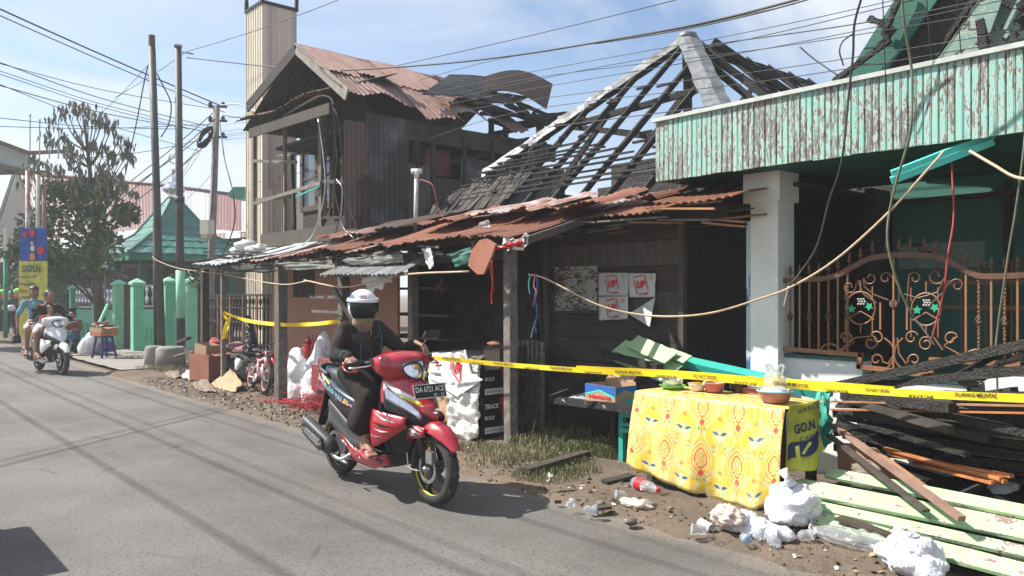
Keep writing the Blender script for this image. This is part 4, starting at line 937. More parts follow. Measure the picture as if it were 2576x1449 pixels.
mb = MB(); mb.bb((BXX, YN, 0), (BXX+.06, YF, 2.6)); mb.build('rear_wall', M['soot_wall'], HH)
mb = MB(); mb.bb((9.65, YF-.06, 0), (BXX, YF, 2.6)); mb.build('side_wall', M['soot_wall'], HH)
rs5 = random.Random(5); cnt = 0
for r in range(4):
    t = 0.02 + r*0.035
    y = 9.35 - r*0.12
    while y > 7.7 - r*0.02:
        if rs5.random() < 0.93 - 0.06*r:
            p = onfront(y, t); sl_ = (onfront(y, 1)-onfront(y, 0)).normalized(); mb = MB()
            mb.beam(p-sl_*0.16+Vector((rs5.uniform(-.02,.02), rs5.uniform(-.03,.03), 0.065+r*0.004)), p+sl_*0.10+Vector((0, rs5.uniform(-.03,.03), 0.085+r*0.004+rs5.uniform(0,.02))), 0.075, 0.008, up=(-0.66,0,0.75)); mb.build('shingle', M['charred' if rs5.random() < .5 else 'dark_wood'], HH); cnt += 1
        y -= 0.088
TH = thing('two_storey_house', 'burnt two storey wooden house with rusty gable roof and street balcony', 'house', (6.0, 12.0, 0))
G = 5.7
AP = PX(745, 120, G); LC = PX(622, 320, G); RC = PX(873, 238, G)
ridge_dir = Vector((1, 0, 0)); RL = 3.1
mb = MB(); mb.beam(AP+Vector((0,-.02,-.02)), RC, 0.03, 0.17, up=(0,0,1)); mb.build('barge_board', M['concrete'], TH)
mb = MB(); mb.beam(AP+Vector((0,.02,-.02)), LC+Vector((0,0,.35)), 0.03, 0.18, up=(0,0,1)); mb.build('barge_board', M['dark_wood'], TH)
SLD = (RC-AP); 
mb = MB(); lc2 = Vector((G, LC.y+.2, LC.z-.05)); corr(mb, AP+Vector((0,0,0.02)), lc2-AP, Vector((4.2,0,0)), 50, 3, 0.01); mb.build('roof_sheet', M['soot_wall'], TH, smooth=True)
xs0 = G-0.05; rs6 = random.Random(21); i = 0
while xs0 < G+3.3:
    w = 0.70; L = 1.0
    for row in (0, 1):
        if row == 1:
            a0, a1 = 0.0, 0.55
        else: a0, a1 = 0.48, 1.02+rs6.uniform(-.12, .10)
        A_ = AP + SLD*a0 + Vector((xs0-G, 0, 0.03+0.03*row)); drp = Vector((0, 0, rs6.uniform(-0.04, 0.03)))
        warp = rs6.uniform(-.06, .06); ph = rs6.random()*6
        sag = lambda u, v, w_=warp, ph=ph, row=row: Vector((0, 0, w_*u*u + (0.07 if row == 0 else 0.015)*math.sin(4*v+ph)*u))
        m_ = 'rust_pale' if rs6.random() < 0.7 else 'rust_grey'
        if xs0 > G+2.3: m_ = 'rust_soot'
        mb = MB(); corr(mb, A_, SLD*(a1-a0)+drp, Vector((w+0.05, rs6.uniform(-.04,.04), rs6.uniform(-.03,.03)+(-0.02*(xs0-G)))), 9, 8, 0.011, sag, jag=0.08); mb.build('roof_sheet', M[m_], TH, smooth=True)
    xs0 += w-0.03; i += 1
mb = MB(); mb.slab(lambda u, v: AP+Vector((3.3*u, (v-.5)*0.3, 0.07-abs(v-.5)*0.34-0.05*u)), 12, 2, (0,0,-.006)); mb.build('ridge_cap', M['rust_grey'], TH)
FL = 2.5; WZ = 4.35; WX = 7.0; NY = 10.3; FYY = 13.5
P6 = lambda x, y: PX(x, y, 6.0); PN = lambda x, y, Y=10.3: PY(x, y, Y)
mb = MB(); mb.bb((5.95, NY, FL-0.10), (WX+3.2, FYY, FL)); mb.build('upper_floor', M['dark_wood'], TH)
mb = MB(); mb.beam((5.93, NY-.05, FL-0.02), (5.93, FYY+0.1, FL-0.02), 0.05, 0.24, seg=6, jit=.05); mb.build('floor_beam', M['old_wood'], TH)
mb = MB(); mb.beam((5.95, NY-.05, FL+0.0), (WX+3, NY-.05, FL+0.0), 0.05, 0.2, seg=6, jit=.05); mb.build('floor_beam', M['dark_wood'], TH)
wy0, wy1 = NY, FYY-.4
w0 = PX(762, 400, WX).y; w1 = PX(838, 400, WX).y
for (a, b, z0_, z1_) in ((w0, wy1, FL, 4.3), (wy0, w1, FL, 4.3)):
    n = 12
    for k in range(n):
        z = z0_+(z1_-z0_)*k/n; mb = MB(); mb.bb((WX+rnd(0,.006), a, z+.003), (WX+.03, b, z+(z1_-z0_)/n-.003)); mb.build('wall_plank', M['brown_wood' if b <= w1+.01 else 'dark_wood'], TH)
mb = MB(); mb.bb((WX+.005, w1, FL), (WX+.03, w0, FL+.42)); mb.build('wall_panel', M['old_wood'], TH)
zb_, zt_ = PX(800, 515, WX).z, PX(800, 350, WX).z
mb = MB(); fr = 0.06
mb.bb((WX-.04, w0-fr, zb_-.1), (WX+.02, w0+.05, zt_+.12)); mb.bb((WX-.04, w1-.05, zb_-.1), (WX+.02, w1+fr, zt_+.12)); mb.bb((WX-.035, w1+fr, zt_+.02), (WX+.02, w0-fr, zt_+.12)); mb.bb((WX-.035, w1+fr, zb_-.1), (WX+.02, w0-fr, zb_)); mb.bb((WX-.037, (w0+w1)/2-.08, zb_), (WX+.02, (w0+w1)/2+.05, zt_+.02))
wf = mb.build('window', M['old_wood'], TH)
def skyglass():
    m = Mat('window_glass', 0.04, 0, 0.9); m.base(m.mix((0.10,0.13,0.16), (0.05,0.06,0.08), m.noise(3))); M['window_glass'] = m.m
skyglass()
for a, b in ((w1+fr, (w0+w1)/2-.08), ((w0+w1)/2+.05, w0-fr)):
    mb = MB(); mb.bb((WX-.012, a, zb_), (WX-.004, b, zt_+.02)); mb.build('pane', M['window_glass'], wf)
    mb = MB(); mb.bb((WX-.03, a, zb_+.5), (WX-.013, b, zb_+.54)); mb.build('muntin', M['old_wood'], wf)
def sidepanel(x0, x1, yt, ybm, mat, lab=None, tilt=0.0, Y=10.3):
    a = PY(x0, yt, Y); b = PY(x1, yt, Y); mb = MB(); zt2 = a.z; zb2 = PY(x0, ybm, Y).z
    w = b.x-a.x
    corr(mb, (a.x, Y, zt2), (tilt, 0, zb2-zt2), (w, 0, 0), max(3, int(w/0.076)), 4, 0.011, lambda u, v: Vector((0, 0.02*math.sin(3*v+4*u), 0)), jag=0.01); return mb.build('wall_sheet', M[mat], TH, smooth=True, label=lab)
sidepanel(866, 926, 300, 575, 'galv_brown', 'brown stained corrugated wall sheet'); sidepanel(922, 1020, 283, 576, 'galv_soot', 'sooty grey corrugated wall sheet', Y=10.26)
sidepanel(1018, 1088, 410, 580, 'galv_brown'); sidepanel(1086, 1164, 444, 585, 'rust_soot'); sidepanel(1160, 1250, 395, 590, 'galv_soot', Y=10.27); sidepanel(1245, 1420, 402, 600, 'galv_soot')
mb = MB(); a = PN(1020, 300); b = PN(1088, 408); mb.bb((a.x, 10.5, b.z), (b.x, 10.53, a.z)); mb.build('dark_opening', M['soot'], TH)
a = PN(1090, 300); b = PN(1160, 440); mb = MB(); mb.bb((a.x, 10.6, b.z), (b.x, 10.63, a.z-.4)); mb.build('inner_door', M['maroon_plastic'], TH, label='dull maroon door inside the burnt opening')
for px in (1088, 1165, 1020, 1236):
    a = PN(px, 300); mb = MB(); mb.beam((a.x, 10.28, FL), (a.x, 10.28, 4.1), 0.05, 0.06, up=(0,1,0), seg=6, jit=.15); mb.build('post', M['dark_wood'], TH)
mb = MB(); mb.bb((WX+.1, 13.2, FL), (WX+2.2, 13.25, 4.3)); mb.build('far_wall', M['soot_wall'], TH)
mb = MB(); mb.bb((WX+2.0, NY+.3, FL), (WX+2.06, 13.2, 4.0)); mb.build('rear_wall', M['soot_wall'], TH)
mb = MB(); mb.bb((6.0, NY+.1, 4.05), (WX+2.3, 13.2, 4.10)); mb.build('ceiling', M['soot_wall'], TH)
mb = MB(); mb.prism([(WX-.6, NY+.05, 4.1), (WX-.6, FYY-.3, 4.1), (WX-.6, AP.y, AP.z-.15)], (0.04,0,0)); mb.build('gable_boards', M['soot_wall'], TH)
mb = MB(); mb.bb((6.1, NY, 3.92), (10.0, NY+.05, 4.22)); mb.build('wall_plate', M['dark_wood'], TH)
for px in (1236, 1272, 1355):
    a = PY(px, 330, 10.6); mb = MB(); mb.beam((a.x, 10.6, 2.6), (a.x, 10.6, PY(px, 300 if px < 1300 else 290, 10.6).z), 0.07, 0.07, up=(0,1,0), seg=5, jit=.15); mb.build('post', M['brown_wood'], TH)
def ybeam(p, q, Y, w=.05, h=.07, mat='charred', nm='rafter'):
    mb = MB(); mb.beam(PY(*p, Y), PY(*q, Y), w, h, seg=8, jit=.2); return mb.build(nm, M[mat], TH)
ybeam((1228,342),(1360,308),10.6,.08,.10,nm='beam'); ybeam((1228,368),(1330,350),10.6,.05,.07,'brown_wood','beam'); ybeam((1232,385),(1345,352),10.7,.05,.12,nm='beam')
mb = MB(); a = PY(1232, 372, 10.7); b = PY(1362, 470, 10.7); mb.bb((a.x, 10.7, b.z), (b.x, 10.74, a.z)); mb.build('burnt_boards', M['soot_wall'], TH)
mb = MB(); a = PY(1330, 378, 10.65); b = PY(1362, 418, 10.65); mb.bb((a.x, 10.65, b.z), (b.x, 10.69, a.z)); mb.build('red_board', M['red_sack'], TH, label='scorched red board at the rear')
for p, q in (((1240,268),(1370,315)),((1270,262),(1388,318)),((1302,258),(1398,300)),((1150,250),(1190,262)),((1320,296),(1425,285)),((1300,310),(1420,300)),((1340,285),(1400,322)),((1210,285),(1400,295)),((1290,242),(1330,290)),((1255,250),(1330,288)),((1350,300),(1380,350)),((1230,300),(1300,330))):
    ybeam(p, q, rnd(10.2, 10.7), .055, .06)
def curled(p00, p10, p11, p01, Y, mat, amp=.012, waves=14, bend=.1, up=True):
    A_, B_, C_, D_ = [PY(*q, y) for q, y in zip((p00,p10,p11,p01), Y)]
    def fn(u, v):
        p = (A_.lerp(B_, u)).lerp(D_.lerp(C_, u), v); ph = v if up else u
        return p + Vector((0, -amp*math.sin(2*math.pi*waves*ph), bend*math.sin(math.pi*u) + amp*math.sin(2*math.pi*waves*ph)))
    mb = MB(); mb.grid(fn, *( (14, waves*6) if up else (waves*6, 14))); mb.build('curled_sheet', M[mat], TH, smooth=True)
curled((1130,188),(1240,196),(1236,250),(1060,238),(11.4,11.2,10.3,10.3),'galv_soot',waves=10,bend=.02)
curled((1222,192),(1390,212),(1375,275),(1205,238),(11.3,10.9,10.4,10.5),'galv_brown',waves=12,bend=.18)
curled((1215,232),(1330,245),(1290,262),(1190,262),(10.8,10.6,10.3,10.3),'rust_soot',waves=6,bend=.02)
cz = LC.z
mb = MB(); corr(mb, (6.9, NY+.4, cz+.55), (-1.35, 0, -0.5), (0, 3.2, 0.03), 38, 5, 0.01, lambda u, v: Vector((0,0,0.04*math.sin(9*v)*u)), jag=.06); mb.build('canopy_sheet', M['rust_soot'], TH, smooth=True)
mb = MB(); mb.beam(PX(628, 336, 5.62), PX(830, 272, 5.62), 0.03, 0.16, seg=3); mb.build('canopy_board', M['old_wood'], TH)
for px, w in ((640, .07), (717, .05), (811, .10)):
    t = P6(px, 330); mb = MB(); mb.beam((6.0, t.y, FL-.02), (6.0, t.y, cz+.02), w, w, up=(1,0,0), seg=5, jit=.05); mb.build('balcony_post', M['grey_wood'], TH)
def pbeam(p, q, X, w=.04, h=.05, mat='grey_wood', nm='balcony_rail'):
    mb = MB(); mb.beam(PX(*p, X), PX(*q, X), w, h, seg=4, jit=.08); return mb.build(nm, M[mat], TH)
pbeam((640,405),(745,408),5.98); pbeam((645,503),(730,495),5.98); pbeam((640,512),(808,460),5.92,.035,.06,'grey_wood','fallen_rail'); pbeam((745,495),(805,468),5.9,.02,.02,'turquoise','painted_lath')
pbeam((735,390),(742,600),6.3,.05,.05,'dark_wood','post'); pbeam((845,330),(850,600),6.2,.07,.07,'dark_wood','post'); pbeam((862,400),(868,575),6.1,.06,.06,'dark_wood','post'); pbeam((700,392),(780,385),6.5,.04,.04)
ra = P6(815, 457); rb_ = P6(924, 458); rc_ = P6(815, 547); rd_ = P6(922, 549)
mb = MB(); mb.beam(ra, rb_, .07, .06); mb.build('top_rail', M['dark_wood'], TH)
mb = MB(); mb.beam(rc_, rd_, .06, .05); mb.build('bottom_rail', M['dark_wood'], TH)
for k in range(10):
    t = (k+.5)/10
    if k == 3: continue
    a = rc_.lerp(rd_, t); b = ra.lerp(rb_, t); L = (b-a).length; mb = MB()
    mb.lathe([(.014,0),(.014,L*.1),(.022,L*.16),(.010,L*.22),(.018,L*.34),(.024,L*.42),(.012,L*.48),(.020,L*.5),(.012,L*.52),(.024,L*.58),(.018,L*.66),(.010,L*.78),(.022,L*.84),(.014,L*.9),(.014,L)], a, b-a, 8); mb.build('baluster', M['old_wood'], TH, True)
pbeam((922,440),(924,575),6.0,.08,.08,'dark_wood','post')
mb = MB(); mb.bb((5.98, P6(922,500).y, FL), (6.0, P6(820,500).y, FL+.16)); mb.build('skirt_board', M['dark_wood'], TH)
mb = MB(); mb.bb((6.0, NY, 0), (6.05, FYY+.1, .3)); mb.build('lower_sill', M['soot_wall'], TH)
TW = thing('clad_tower', 'tall narrow tower clad in cream ribbed metal rising behind the burnt house', 'tower', (6.5, 15, 0))
tx0 = 6.5; ty0 = PX(660, 300, tx0).y; ty1 = PX(620, 300, tx0).y; tx1 = PY(746, 300, ty0).x; tzt = PX(660, 8, tx0).z
mb = MB(); mb.bb((tx0+.02, ty0+.02, 0), (tx1-.02, ty1-.02, tzt-.02)); mb.build('core', M['soot'], TW)
def rib_clad(p0, W, nrm, n, mat, z0, z1):
    p0 = Vector(p0); W = Vector(W); nrm = Vector(nrm); w = W.length/n; d = W.normalized()
    for i in range(n):
        a = p0 + d*(w*i); mb = MB()
        prof = [(0,0),(w*.78,0),(w*.84,.018),(w*.94,.018),(w*.999,0),(w*.999,-.006),(0,-.006)]
        mb.prism([a+d*q+nrm*r+Vector((0,0,z0)) for q, r in prof], (0,0,z1-z0)); mb.build('ribbed_panel', M[mat], TW)
rib_clad((tx0, ty0, 0), (0, ty1-ty0, 0), (-1,0,0), 7, 'cream_sheet', .1, 3.6); rib_clad((tx0, ty0, 0), (0, ty1-ty0, 0), (-1,0,0), 7, 'cream_sheet', 3.603, tzt)
rib_clad((tx0, ty0, 0), (tx1-tx0, 0, 0), (0,-1,0), 7, 'cream_sheet', .1, 3.6); rib_clad((tx0, ty0, 0), (tx1-tx0, 0, 0), (0,-1,0), 7, 'pink_sheet', 3.603, tzt)  # pinker upper panels put the shade of this end face into the colour
mb = MB(); mb.bb((tx0-.03, ty0-.03, tzt), (tx1+.03, ty1+.03, tzt+.06)); mb.build('top_frame', M['charred'], TW)
for x, y in ((tx0, ty0), (tx1, ty0), (tx0, ty1)):
    mb = MB(); mb.beam((x, y, tzt+.06), (x, y, tzt+.5), .06, .06, up=(1,0,0), seg=4, jit=.2); mb.build('charred_stub', M['charred'], TW)
SH = thing('green_eaved_house', 'distant house showing only a green eave behind the cream tower', 'house', (10, 24, 0))
a = PD(573, 488, 24); b = PD(640, 470, 24)
mb = MB(); mb.prism([PD(573,487,34), PD(588,470,34), PD(700,470,34), PD(700,498,34), PD(578,498,34)], (2.5, 2, 0)); mb.build('eave', M['eave_green'], SH)
mb = MB(); c0 = PD(640, 498, 36); mb.bb((c0.x, c0.y-3, 0), (c0.x+3, c0.y, c0.z)); mb.build('wall', M['cream_sheet'], SH)
MW = thing('mint_wall', 'mint green yard wall with capped posts and silver pipe ornaments', 'wall', (6.2, 23, 0))
def wpt(x, y=None, X=6.25): return PX(x, 800, X)
posts = [(188, 6.0, .95), (246, 6.1, 1.0), (299, 6.17, 1.03), (345, 6.3, 1.05), (425, 6.9, 1.05), (480, 7.35, 1.05)]
pp = []
for px, X, s_ in posts:
    p = PX(px, 800, X); pp.append((p.x, p.y))
def wpost(x, y, zt, w=.26):
    mb = MB(); mb.box((x, y, zt/2), (w, w, zt)); o_ = mb.build('gate_post', M['pale_mint' if random.random() < .4 else 'mint_wall'], MW)
    mb = MB(); mb.bb((x-w/2-.04, y-w/2-.04, zt), (x+w/2+.04, y+w/2+.04, zt+.06)); b_ = w/2+.04
    mb.add([(x-b_, y-b_, zt+.06), (x+b_, y-b_, zt+.06), (x+b_, y+b_, zt+.06), (x-b_, y+b_, zt+.06), (x, y, zt+.17)], [(0,1,4),(1,2,4),(2,3,4),(3,0,4)]); mb.build('post_cap', M['pale_mint'], o_)
zts = [PX(px, yy_, X).z for (px, X, s_), yy_ in zip(posts, (728, 722, 718, 716, 712, 712))]
for (x, y), zt in zip(pp, zts): wpost(x, y, zt)
for i in (0, 1, 3, 4):
    (x0, y0), (x1, y1) = pp[i], pp[i+1]; a = Vector((x0, y0, 0)); b = Vector((x1, y1, 0)); d = (b-a).normalized(); nrm = Vector((-d.y, d.x, 0)); nrm = nrm if nrm.x < 0 else -nrm
    zw = PX(posts[i][0], 776, posts[i][1]).z - .02
    mb = MB(); mb.beam(a+Vector((0,0,zw/2)), b+Vector((0,0,zw/2)), .12, zw); wp_ = mb.build('wall_panel', M['mint_wall'], MW)
    for zz in (zw+.08, zw+.62):
        mb = MB(); mb.beam(a+Vector((0,0,zz)), b+Vector((0,0,zz)), .05, .05); mb.build('pipe_rail', M['steel'], MW)
    L = (b-a).length; n = int(L/.16)
    for k in range(n):
        p = a+d*(L*(k+.5)/n); mb = MB()
        z_ = zw+.10
        mb.lathe([(.018,0),(.018,.06),(.045,.10),(.055,.16),(.045,.22),(.018,.26),(.018,.30),(.03,.34),(.05,.46),(.02,.5)], p+Vector((0,0,z_)), (0,0,1), 8); mb.build('pipe_ornament', M['chrome' if k % 2 else 'steel'], MW, True)
    for k in range(int(L/.42)): 
        p = a+d*(.35+k*.42)+nrm*.075
        for s_ in (-1, 1):
            mb = MB(); mb.beam(p+d*(s_*.07)+Vector((0,0,.28)), p+d*(s_*.07)+Vector((0,0,.66)), .03, .035, up=nrm); mb.build('slot_frame', M['mint_wall'], wp_)
mb = MB(); mb.beam((pp[2][0]+.1, pp[2][1]-.2, .9), (pp[3][0]+.1, pp[3][1]+.2, .9), .05, 1.8); mb.build('gate_gap_slab', M['dark_wood'], MW)  # dark slab standing in for the black gap of the gate opening
PV = thing('pavilion', 'small pavilion with green tiled peaked roof and silver dome finial', 'pavilion', (9, 27, 0))
ctr = PD(436, 500, 27); pcx, pcy, pz = ctr.x, ctr.y, ctr.z
hw = 1.95; ez = PD(437, 642, 26).z; mz = PD(437, 590, 26.3).z
def pyr_tiles(s0, s1, z0, z1, rows, cols, nm='roof_tile'):
    for side in range(4):
        R = Matrix.Rotation(side*math.pi/2, 3, 'Z')
        for r in range(rows):
            t0, t1 = r/rows, (r+1)/rows
            wa, wb = s0+(s1-s0)*t0, s0+(s1-s0)*t1; za, zb2 = z0+(z1-z0)*t0, z0+(z1-z0)*t1
            n = max(2, int(round(cols*(wa+wb)/2/s0)))
            for c in range(n):
                def pt(u, v, w_): return Vector((-(wa+(wb-wa)*v), (wa+(wb-wa)*v)*(2*u-1), za+(zb2-za)*v))
                u0, u1 = c/n, (c+1)/n
                def fn(u, v):
                    p = pt(u0+(u1-u0)*u, v*1.12-.12, 0); p = p + Vector((-.02, 0, .02*math.sin(math.pi*u)+ (.035*(1-v))))
                    return R @ p + Vector((pcx, pcy, 0))
                mb = MB(); mb.slab(fn, 3, 1, (0,0,-.02)); mb.build(nm, M['tile_green'], PV)
pyr_tiles(hw, 0.95, ez, mz, 3, 12); pyr_tiles(0.95, 0.12, mz, pz, 5, 6)
mb = MB()
for sx, sy in ((-1,-1),(1,-1),(1,1),(-1,1)):
    mb.beam((pcx+sx*hw, pcy+sy*hw, ez+.06), (pcx+sx*.95, pcy+sy*.95, mz+.06), .10, .06); mb.beam((pcx+sx*.95, pcy+sy*.95, mz+.06), (pcx+sx*.1, pcy+sy*.1, pz+.06), .10, .06)
mb.build('hip_tiles', M['tile_green'], PV)
mb = MB()
for sx in (-1, 1): mb.bb((pcx+sx*(hw-.03)-.03, pcy-hw, ez-.22), (pcx+sx*(hw-.03)+.03, pcy+hw, ez-.002))
for sx in (-1, 1): mb.bb((pcx-hw+.062, pcy+sx*(hw-.03)-.03, ez-.22), (pcx+hw-.062, pcy+sx*(hw-.03)+.03, ez-.002))
mb.build('fascia', M['eave_green'], PV)
for sx in (-1, 1):
    for sy in (-1, 1):
        mb = MB(); mb.box((pcx+sx*1.4, pcy+sy*1.4, (ez-.2)/2), (.18,.18,ez-.2)); mb.build('pillar', M['dark_green'], PV)
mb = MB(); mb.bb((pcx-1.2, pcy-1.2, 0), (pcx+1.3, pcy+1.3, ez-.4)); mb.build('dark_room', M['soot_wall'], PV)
mb = MB(); mb.lathe([(.16,0),(.22,.08),(.16,.12),(.34,.26),(.38,.36),(.30,.44),(.16,.5),(.24,.55),(.12,.62),(.06,.75),(.04,.95),(.10,1.0),(.03,1.05),(.015,1.2)], (pcx, pcy, pz-.02), (0,0,1), 18); fin = mb.build('finial', M['chrome'], PV, True)
mb = MB(); mb.tube([Vector((pcx+.15*math.sin(a)*.75, pcy-.15*math.sin(a)*.65, pz+1.38-.17*math.cos(a))) for a in [(-2.6+5.2*i/16) for i in range(17)]], .02, 6); mb.build('ring', M['steel'], fin)
RD = lambda x, y, d: PD(x, y, d*1.32)
def sheet_roof(root, A_, B_, Cc_, D_, n, mat, nm='roof_sheet'):
    """A eave-left B eave-right C ridge-right D ridge-left, n sheets"""
    for i in range(n):
        u0, u1 = i/n, (i+1)/n; a0 = A_.lerp(B_, u0); a1 = A_.lerp(B_, u1); d0 = D_.lerp(Cc_, u0); mb = MB()
        w = (a1-a0); d1 = D_.lerp(Cc_, u1); nw = max(3, int(w.length/.16)); lf = .012*(i % 2)
        mb.grid(lambda u, v: d0.lerp(d1, v*1.02).lerp(a0.lerp(a1, v*1.02), u)+Vector((0, 0, lf+.010*math.sin(6.2832*nw*v))), 2, nw*4); mb.build(nm, M[mat] if isinstance(mat, str) else M[random.choice(mat)], root, smooth=True)
RH = thing('red_roof_house', 'long dark wooden house with wide red corrugated roof behind the tree', 'house', RD(200, 740, 30)*1.0)
RH.location.z = 0
sheet_roof(RH, RD(100,605,27), RD(395,572,26), RD(395,468,30.5), RD(45,437,31.5), 14, 'red_roof')
sheet_roof(RH, RD(395,572,26), RD(640,583,24.5), RD(640,500,28.5), RD(395,468,30.5), 8, ('silver_roof','silver_roof','silver_roof','red_roof'))
sheet_roof(RH, RD(100,628,26.5), RD(640,596,24.3), RD(640,583,24.6), RD(100,610,26.9), 16, ('red_roof','silver_roof','red_roof'))
mb = MB(); a, b = RD(100,620,27.5), RD(640,590,25.5); mb.add([(a.x,a.y,0),(b.x,b.y,0),b,a],[(0,1,2,3)]); 
d = Vector((.2,.2,0)); mb = MB(); mb.prism([(a.x,a.y,0),(b.x,b.y,0),b,a], d); mb.build('wall', M['dark_wood'], RH)
mb = MB(); mb.prism([RD(-10,860,29), RD(-30,640,29), RD(42,440,31.4), RD(110,610,27.5), RD(110,860,27.5)], (.1,.2,0)); mb.build('gable_wall', M['charred'], RH)
mb = MB(); mb.beam(RD(38,432,31.6), RD(105,608,27), .05, .35); mb.build('barge_board', M['dark_wood'], RH)
mb = MB(); mb.beam(RD(38,432,31.6), RD(-20,600,33), .05, .35); mb.build('barge_board', M['dark_wood'], RH)
mb = MB(); mb.tube([RD(38,432,31.5), RD(395,464,30.5), RD(640,497,28.5)], .09, 8); mb.build('ridge_cap', M['red_roof'], RH, True)
WB = thing('pale_building', 'pale building corner with rusty roof edge and starter rods at far left', 'building', (0, 30, 0))
a = PD(-60, 340, 26)
mb = MB(); mb.prism([PD(-400,215,22), PD(73,388,26), PD(73,425,26), PD(-400,330,22)], (-.6,2.2,0)); mb.build('parapet', M['paper_dim'], WB)
mb = MB(); mb.beam(PD(-400,212,21.9), PD(76,386,25.9), .12, .10); mb.build('roof_edge', M['rust'], WB)
mb = MB(); mb.beam(PD(-80,405,23.8), PD(76,436,25.8), .2, .14); mb.build('ledge', M['grey_wood'], WB)
mb = MB(); mb.beam(PD(72,385,26), PD(180,380,27), .10, .12); mb.build('roof_edge', M['rust'], WB)
for k, (x, yt, yb) in enumerate(((75,290,440),(99,302,440),(124,314,400),(147,326,400),(168,340,400))):
    mb = MB(); mb.tube([PD(x, yb, 26), PD(x+1, yt, 26)], .02, 6); mb.ell(PD(x+1, yt, 26), .04, None, 6, 4); mb.build('starter_rod', M['steel'], WB)
mb = MB(); mb.beam(PD(180,380,27), PD(176,430,27), .1, .1); mb.build('frame', M['grey_wood'], WB); mb = MB(); mb.beam(PD(0,436,25), PD(125,432,26), .12, .1); mb.build('frame', M['grey_wood'], WB)
mb = MB(); c0 = PD(-330, 740, 26); mb.bb((c0.x-3, c0.y, 0), (c0.x+.1, c0.y+2, 6.2)); mb.build('wall', M['paper_dim'], WB)
BB = thing('street_banner', 'tall blue and yellow health banner on rusty poles beside the tree', 'banner', PD(84, 850, 19.5)); BB.location.z = 0
bd = 19.5
def bp(x, y, off=0): return PD(x, y, bd-off)
mb = MB(); mb.prism([bp(50,574), bp(116,574), bp(116,655), bp(49,655)], (.04,.05,0)); mb.build('upper_panel', M['banner_blue'], BB)
mb = MB(); mb.prism([bp(48,657), bp(116,657), bp(116,850), bp(46,850)], (.04,.05,0)); mb.build('lower_panel', M['banner_yellow'], BB)
ud = (bp(116,600)-bp(50,600)).normalized(); up_ = Vector((0,0,1)); px_ = bd/F
for (x, y, r, mt) in ((63,590,6,'red_print'),(63,590,4.5,'paper_white'),(80,586,8,'red_print'),(80,594,6,'navy_print'),(82,625,6,'paper_white'),(81,646,8,'orange_print'),(102,630,10,'red_print'),(80,612,4,'pink_print')):
    mb = MB(); c_ = bp(x, y, .03+random.random()*.02); n = 14; mb.prism([c_+ud*(r*px_*math.cos(6.283*i/n)*.9)+up_*(r*px_*1.25*math.sin(6.283*i/n)) for i in range(n)], -Vector((.002,.002,0))); mb.build('printed_shape', M[mt], BB)
vz_ = Vector((0,0,1))
def btext(s_, x, y, h, mt, w=None): text(s_, bp(x, y, .035), ud, vz_, h*px_, M[mt], BB, width=w*px_ if w else None, bold=.02)
btext('DISIPLIN', 57, 684, 17, 'navy_print', 44); btext('JAGA JARAK FISIK', 55, 701, 8, 'navy_print', 36); btext('PAKAI MASKER', 55, 719, 8, 'navy_print', 34); btext('CUCI', 55, 737, 8, 'navy_print', 14); btext('TERTIB', 55, 753, 8, 'navy_print', 20)
for k in range(4):
    mb = MB(); c_ = bp(51, 698+17*k, .035); mb.prism([c_+ud*(3*px_*math.cos(1.57*i))+up_*(3*px_*math.sin(1.57*i)) for i in range(4)], -Vector((.002,.002,0))); mb.build('bullet_mark', M['red_print'], BB)
for x, yt in ((70, 430), (95, 440), (110, 470)):
    mb = MB(); mb.tube([PD(x, 850, bd+.15), PD(x, yt, bd+.15)], .055, 8); mb.build('pole', M['rust_grey' if x != 95 else 'white_pipe'], BB, True)
NS = thing('narrow_sign', 'narrow pale sign board on a green pole at far left edge', 'sign', PD(14, 850, 25)); NS.location.z = 0
mb = MB(); mb.prism([PD(8,575,25), PD(17,573,25), PD(17,640,25), PD(8,642,25)], (.05,.05,0)); mb.build('board', M['cream_sheet'], NS)
mb = MB(); mb.tube([PD(14,850,25.1), PD(14,640,25.1)], .06, 8); mb.build('pole', M['pole_green'], NS, True)
def pole(name, base, top, r0, r1, mat, lab, depth):
    root = thing(name, lab, 'pole', PD(base[0], base[1], depth)); root.location.z = 0
    a = PD(*base, depth); a.z = 0; b = PD(*top, depth); mb = MB(); mb.tube([a, a.lerp(b,.5), b], [r0, (r0+r1)/2, r1], 14); mb.build('shaft', M[mat], root, True); return root, a, b
p1, a1, b1 = pole('wooden_pole', (408, 900), (382, 118), .085, .075, 'pole_dark', 'leftmost tall bare black pole with broken rusty top', 17.2)
mb = MB(); mb.tube([b1-Vector((0,0,.05)), b1+Vector((0,0,.25))], .07, 8); mb.build('broken_top', M['rusty_iron'], p1)
p1b, a1b, b1b = pole('wooden_pole', (396, 900), (391, 560), .07, .06, 'brown_wood', 'short brown timber pole leaning against the leftmost black pole', 17.35)
p2, a2, b2 = pole('steel_pole', (456, 900), (448, 118), .09, .07, 'pole_dark', 'tall black steel pole with a mint painted band, second from left', 17.0)
zq = lambda y, d: HC+(H0-y)*d/F
mb = MB(); mb.tube([a2.lerp(b2, zq(800,17)/b2.z), a2.lerp(b2, zq(680,17)/b2.z)], .094, 14); mb.build('painted_band', M['pale_mint'], p2, True)
mb = MB(); mb.tube([a2.lerp(b2, zq(510,17)/b2.z), a2.lerp(b2, zq(495,17)/b2.z)], .10, 14); mb.build('joint_collar', M['pole_dark'], p2, True)
mb = MB(); mb.tube([b2, b2+Vector((0,0,.04))], .09, 12); mb.beam(b2+Vector((0,0,-.1)), b2+Vector((.25,-.22,-.15)), .03, .03); mb.build('top_bracket', M['steel'], p2)
